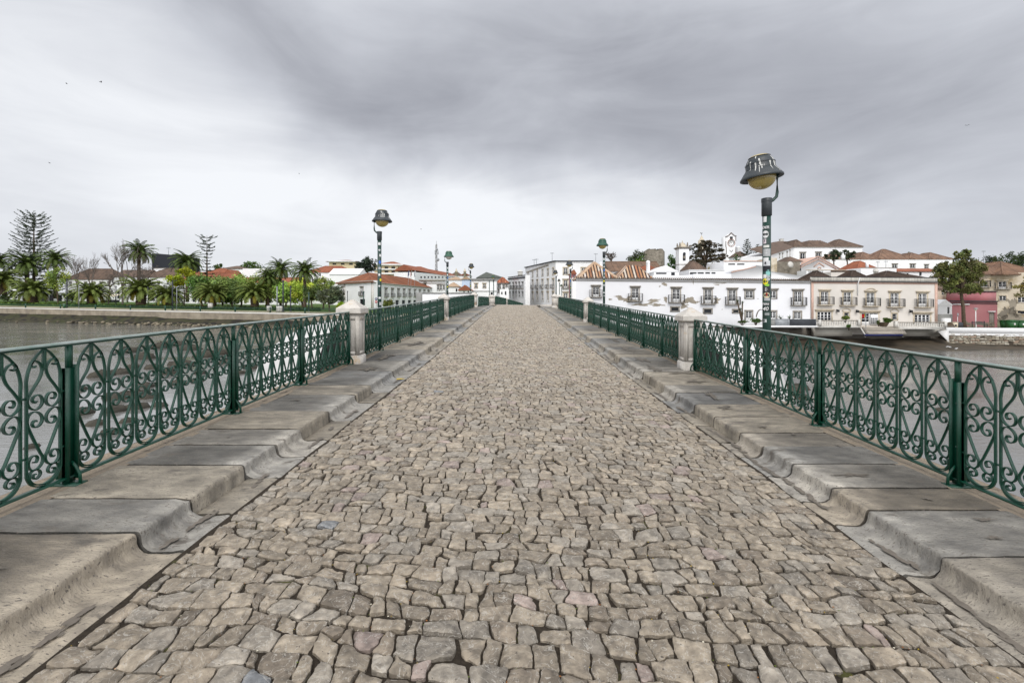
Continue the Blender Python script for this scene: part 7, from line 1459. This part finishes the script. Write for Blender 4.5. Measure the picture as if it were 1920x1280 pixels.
# --- trees on the right
x, d = PX(1807, 62.5), 62.5; root = empty('quay_tree', (x, d, PZ(613, d)), 'big dark casuarina-like tree with bare trunk before the pink building', 'tree'); rr_ = np.random.default_rng(5)
mb = MB(); K = []
for cx, cy, w, h, n in ((1800, 505, 58, 44, 3600), (1772, 505, 44, 40, 2400), (1822, 505, 46, 60, 3200), (1807, 478, 34, 26, 1500), (1795, 535, 66, 44, 3600), (1830, 535, 34, 44, 1800), (1762, 520, 28, 30, 900)):
    K += list(crown(mb, P3(cx, cy, d), (w*d/FPX/2, w*d/FPX/2.4, h*d/FPX/2), n, .12, (.10, .115, .035), .5, 34, .26, droop=.35, r=rr_)[:5])
mb.build('crown', 'leaf', root)
mb = MB(); top = np.array(P3(1801, 545, d)); mb.tube([P3(1808.5, 616, d), P3(1807, 600, d), P3(1806, 575, d), P3(1803, 558, d), P3(1801, 530, d), P3(1803, 500, d)], [.27, .22, .20, .18, .14, .08], 9)
for k in K: mb.tube([top, (top+np.array(k))/2+(0, 0, -.2), k], [.10, .06, .02], 4)
mb.build('trunk', 'bark', root)
tree(1944, 612, 505, 84, 60, (.14, .13, .03), 'yellowish leafy tree entering from the right picture edge', leaf=.12, n=3600, cy=.45, crown_h=62, clumps=40, cr=.2, tr=.15)
HG = 'trees on the hill'
for px, yb, yt, w, d, c, lab, n in [(1192, 500, 467.5, 42, 190, (.04, .055, .02), 'dark rounded tree left of the castle tower', 1800), (1186, 500, 485, 44, 150, (.09, .13, .02), 'light green bushes in front of the dark tree by the castle', 1200), (1201, 498, 478, 24, 150, (.08, .13, .02), 'fresh green tree touching the castle tower', 900), (1261, 515, 474.5, 30, 115, (.04, .085, .018), 'dense green tree between castle tower and bell tower', 1800), (1143, 500, 487, 30, 130, (.05, .1, .015), 'low green bush on the skyline beside the second right lamp', 800),
      (1333, 515, 491.5, 32, 95, (.17, .15, .02), 'yellow-green shrub before the big dark tree', 1500), (1385, 495, 475, 26, 110, (.04, .075, .016), 'green bush at the foot of the clock tower', 1000), (1422, 495, 469, 18, 130, (.04, .07, .018), 'green bush right under the small Norfolk pines', 600),
      (1862, 515, 468, 40, 118, (.03, .045, .018), 'dark pine crown left of the hilltop wood at far right', 1700), (1888, 515, 466, 44, 122, (.035, .06, .02), 'high dark green tree at far right on the hill', 2000), (1918, 515, 470, 44, 118, (.03, .05, .018), 'dark green tree at the right edge on the hill', 1800), (1706, 490, 471, 22, 160, (.03, .045, .018), 'small dark tree behind the brown hip roofs', 600), (1780, 500, 478, 20, 150, (.03, .045, .018), 'small dark tree at the right end of the hip roofs', 500)]:
    tree(px, yb, yt, w, d, c, lab, n=n, leaf=.30 if d > 140 else .22, cy=.25, clumps=26, cr=.33, group=HG, tr=.15, zb=terr(d)-1)
# large thin tree on the hill: layered open crown
x, d = PX(1326, 125), 125; root = empty('cedar_tree', (x, d, terr(d)-1), 'large dark brownish open-crowned tree between bell tower and clock tower', 'tree', HG); mb = MB(); K = []
for cx, cy, w, h, n in ((1322, 456, 50, 14, 1100), (1308, 466, 44, 18, 1000), (1338, 466, 40, 20, 1000), (1322, 476, 66, 22, 1500), (1350, 482, 36, 20, 1100), (1303, 486, 32, 22, 800), (1328, 492, 64, 18, 1600), (1310, 500, 30, 12, 500)):
    K += list(crown(mb, P3(cx, cy, d), (w*d/FPX/2, w*d/FPX/2.4, h*d/FPX/2), n, .21, (.055, .048, .030), .4, 26, .20)[:7])
mb.build('crown', 'leaf', root); mb = MB(); top = np.array(P3(1322, 492, d)); mb.tube([(x, d, terr(d)-1), tuple(top), P3(1320, 470, d)], [.5, .4, .15], 8)
for k in K: mb.tube([top, (top+np.array(k))/2, k], [.16, .09, .03], 4)
mb.build('trunk', 'bark', root)
# flat-topped pines before the convent
for px, w, lab in ((1563, 34, 'flat-topped dark pine in front of the convent, left one'), (1589, 36, 'flat-topped dark pine in front of the convent, right one')):
    tree(px, 500, 467.5, w, 120, (.038, .048, .024), lab, leaf=.22, n=1300, cy=.3, clumps=30, cr=.24, crown_h=22, group='flat-topped pines', name='stone_pine', cat='pine tree', zb=terr(120)-1)
# plants on the right terraces
palm_s = lambda: None
def yucca(px, yb, yt, w, d, label, stems):
    root = empty('yucca', P3(px, yb, d), label, 'plant'); k = d/FPX
    mb = MB(); L = MB()
    for sx_, top in stems:
        a = np.array(P3(px, yb, d)); b = np.array(P3(px+sx_, top, d)); mb.tube([a, (a+b)/2+(sx_*.004, 0, 0), b], [.10, .09, .08], 6); n = 60; D = rng.normal(size=(n, 3)); D[:, 2] = abs(D[:, 2])*.9-.25; D /= np.linalg.norm(D, axis=1)[:, None]; l = w*k*.5*rng.uniform(.7, 1.1, n)[:, None]; s = np.cross(D, [0, 0, 1.]); s /= np.linalg.norm(s, axis=1)[:, None]+1e-6
        V = np.stack([b-s*.035, b+s*.035, b+D*l], 1).reshape(-1, 3); L.add(V, [np.arange(3*n).reshape(n, 3)], np.repeat(np.array([.05, .085, .03])*rng.uniform(.6, 1.4, n)[:, None], 3, 0))
    mb.build('stem', 'bark', root); L.build('leaves', 'leaf', root)
yucca(1391, 602, 560, 12, 58.6, 'tall two-headed yucca against the white house, left of the lamp', [(-8, 565), (1, 568), (-3, 580), (1, 588)]); yucca(1466.5, 601, 585, 20, 58.2, 'spiky agave plant left one behind the grey glass screen', [(-3, 597)]); yucca(1480, 601, 585, 16, 58.2, 'spiky palm-like plant right one behind the dark glass screen', [(0, 596)])
shrub(1417, 606, 596, 22, 58.4, (.05, .09, .02), 'low green bush under the rusty arch left of the stickered lamp', n=700, leaf=.1); shrub(1391, 606, 600, 22, 58.5, (.05, .08, .025), 'low bush at the foot of the yucca', n=500, leaf=.1)
shrub(1585, 600, 591.5, 14, 58.2, (.09, .13, .02), 'green potted plant behind the left balustrade', n=400, leaf=.09); shrub(1592, 615, 606, 9, 57.2, (.05, .11, .015), 'green plant hanging over the left balustrade', n=300, leaf=.08); shrub(1663, 606, 595.5, 17, 57.9, (.045, .08, .012), 'leafy bush in a brown tub on the wooden landing', n=800, leaf=.09); shrub(1647, 609, 599, 7, 57.9, (.05, .07, .02), 'small thin plant left of the brown tub', n=200, leaf=.08)
mb = MB(); d = 57.9; mb.lathe([(.35, PZ(611.8, d)), (.6, PZ(604.5, d)), (.62, PZ(604.2, d)), (.5, PZ(604.2, d))], 10, (PX(1656, d), d, 0)); tag(mb.build('plant_tub', 'bark', base=(PX(1656, d), d, PZ(612, d))), 'wide brown plant tub on the wooden landing', 'plant tub')
mb = MB(); d = 58.1; mb.tube([(PX(1418, d)+.62*(1-cos(a)), d, PZ(597, d)+1.15*sin(a)) for a in np.linspace(.15, pi-.1, 12)]+[P3(1426, 603, d)], .06, 6); tag(mb.build('garden_arch', 'bark', base=(PX(1420, d), d, PZ(603, d))), 'thin rusty curved arch on the terrace left of the lamp', 'arch')
# antennas on roofs
for px, y0, y1, d, lab in ((1001.5, 486, 496, 150, 'left tv antenna on the big white building'), (1006, 485, 494, 148, 'second tv antenna on the big white building'), (1035.3, 473.5, 490, 128, 'tallest tv antenna on the big white building'), (1117, 475, 492, 95, 'thin tv antenna left of the second right lamp'), (1844, 470, 493, 80, 'tall thin aerial above the old cream house'), (582, 482, 501, 176, 'tv antenna above the orange-red roof'), (316, 464, 476, 226, 'thin aerial on the black box building'), (1646, 490, 503, 118, 'tv antenna before the white convent row'), (1661, 489, 503, 118, 'grid tv antenna before the white convent row')):
    x = PX(px, d); k = d/FPX; root = empty('tv_antenna', (x, d, PZ(y1, d)), lab, 'antenna', 'roof antennas'); mb = MB(); mb.tube([(x, d, PZ(y1+1, d)), (x, d, PZ(y0, d))], .035*k*12, 4); mb.build('mast', 'grey_steel', root); mb = MB(); z = PZ(y0+1.2, d); mb.tube([(x-3.5*k, d, z), (x+3.5*k, d, z)], .025*k*12, 4)
    [mb.tube([(x+q*k, d, z-1.1*k), (x+q*k, d, z+1.1*k)], .02*k*12, 3) for q in (-3, -1, 1, 3)]; mb.build('aerial', 'grey_steel', root)
# birds in the sky
def bird(px, py, d, rz, label):
    x, y, z = P3(px, py, d); root = empty('flying_bird', (x, y, z), label, 'bird', 'birds in the sky'); c_, s_ = cos(rz), sin(rz); mb = MB(); mb.tube([(x-.14*c_, y-.14*s_, z), (x, y, z+.01), (x+.12*c_, y+.12*s_, z+.01), (x+.17*c_, y+.17*s_, z)], [.01, .04, .03, .008], 6); mb.build('body', 'bird_dark', root)
    for q in (-1, 1): mb = MB(); mb.add([(x+.07*c_, y+.07*s_, z+.02), (x-.05*c_, y-.05*s_, z+.02), (x-.12*c_-q*s_*.22, y-.12*s_+q*c_*.22, z+.13), (x-.02*c_-q*s_*.36, y-.02*s_+q*c_*.36, z+.08), (x+.07*c_-q*s_*.18, y+.07*s_+q*c_*.18, z+.12)], [[(0, 1, 2, 3, 4)]]); mb.build('wing', 'bird_dark', root)
for px, py, d, rz, lab in ((189, 154.5, 70, 1.2, 'larger dark bird flying high at the upper left'), (125, 157.5, 90, .5, 'small dark bird left of the larger high one'), (93, 306, 95, .2, 'tiny bird lower on the left of the sky'), (1813.5, 235.5, 90, .9, 'lone bird in the grey cloud at the upper right'), (789.5, 430, 110, .1, 'tiny bird low above the left bank, right of the left lamp'), (561, 326, 120, .3, 'faint tiny bird in the bright cloud left of centre')): bird(px, py, d, rz, lab)
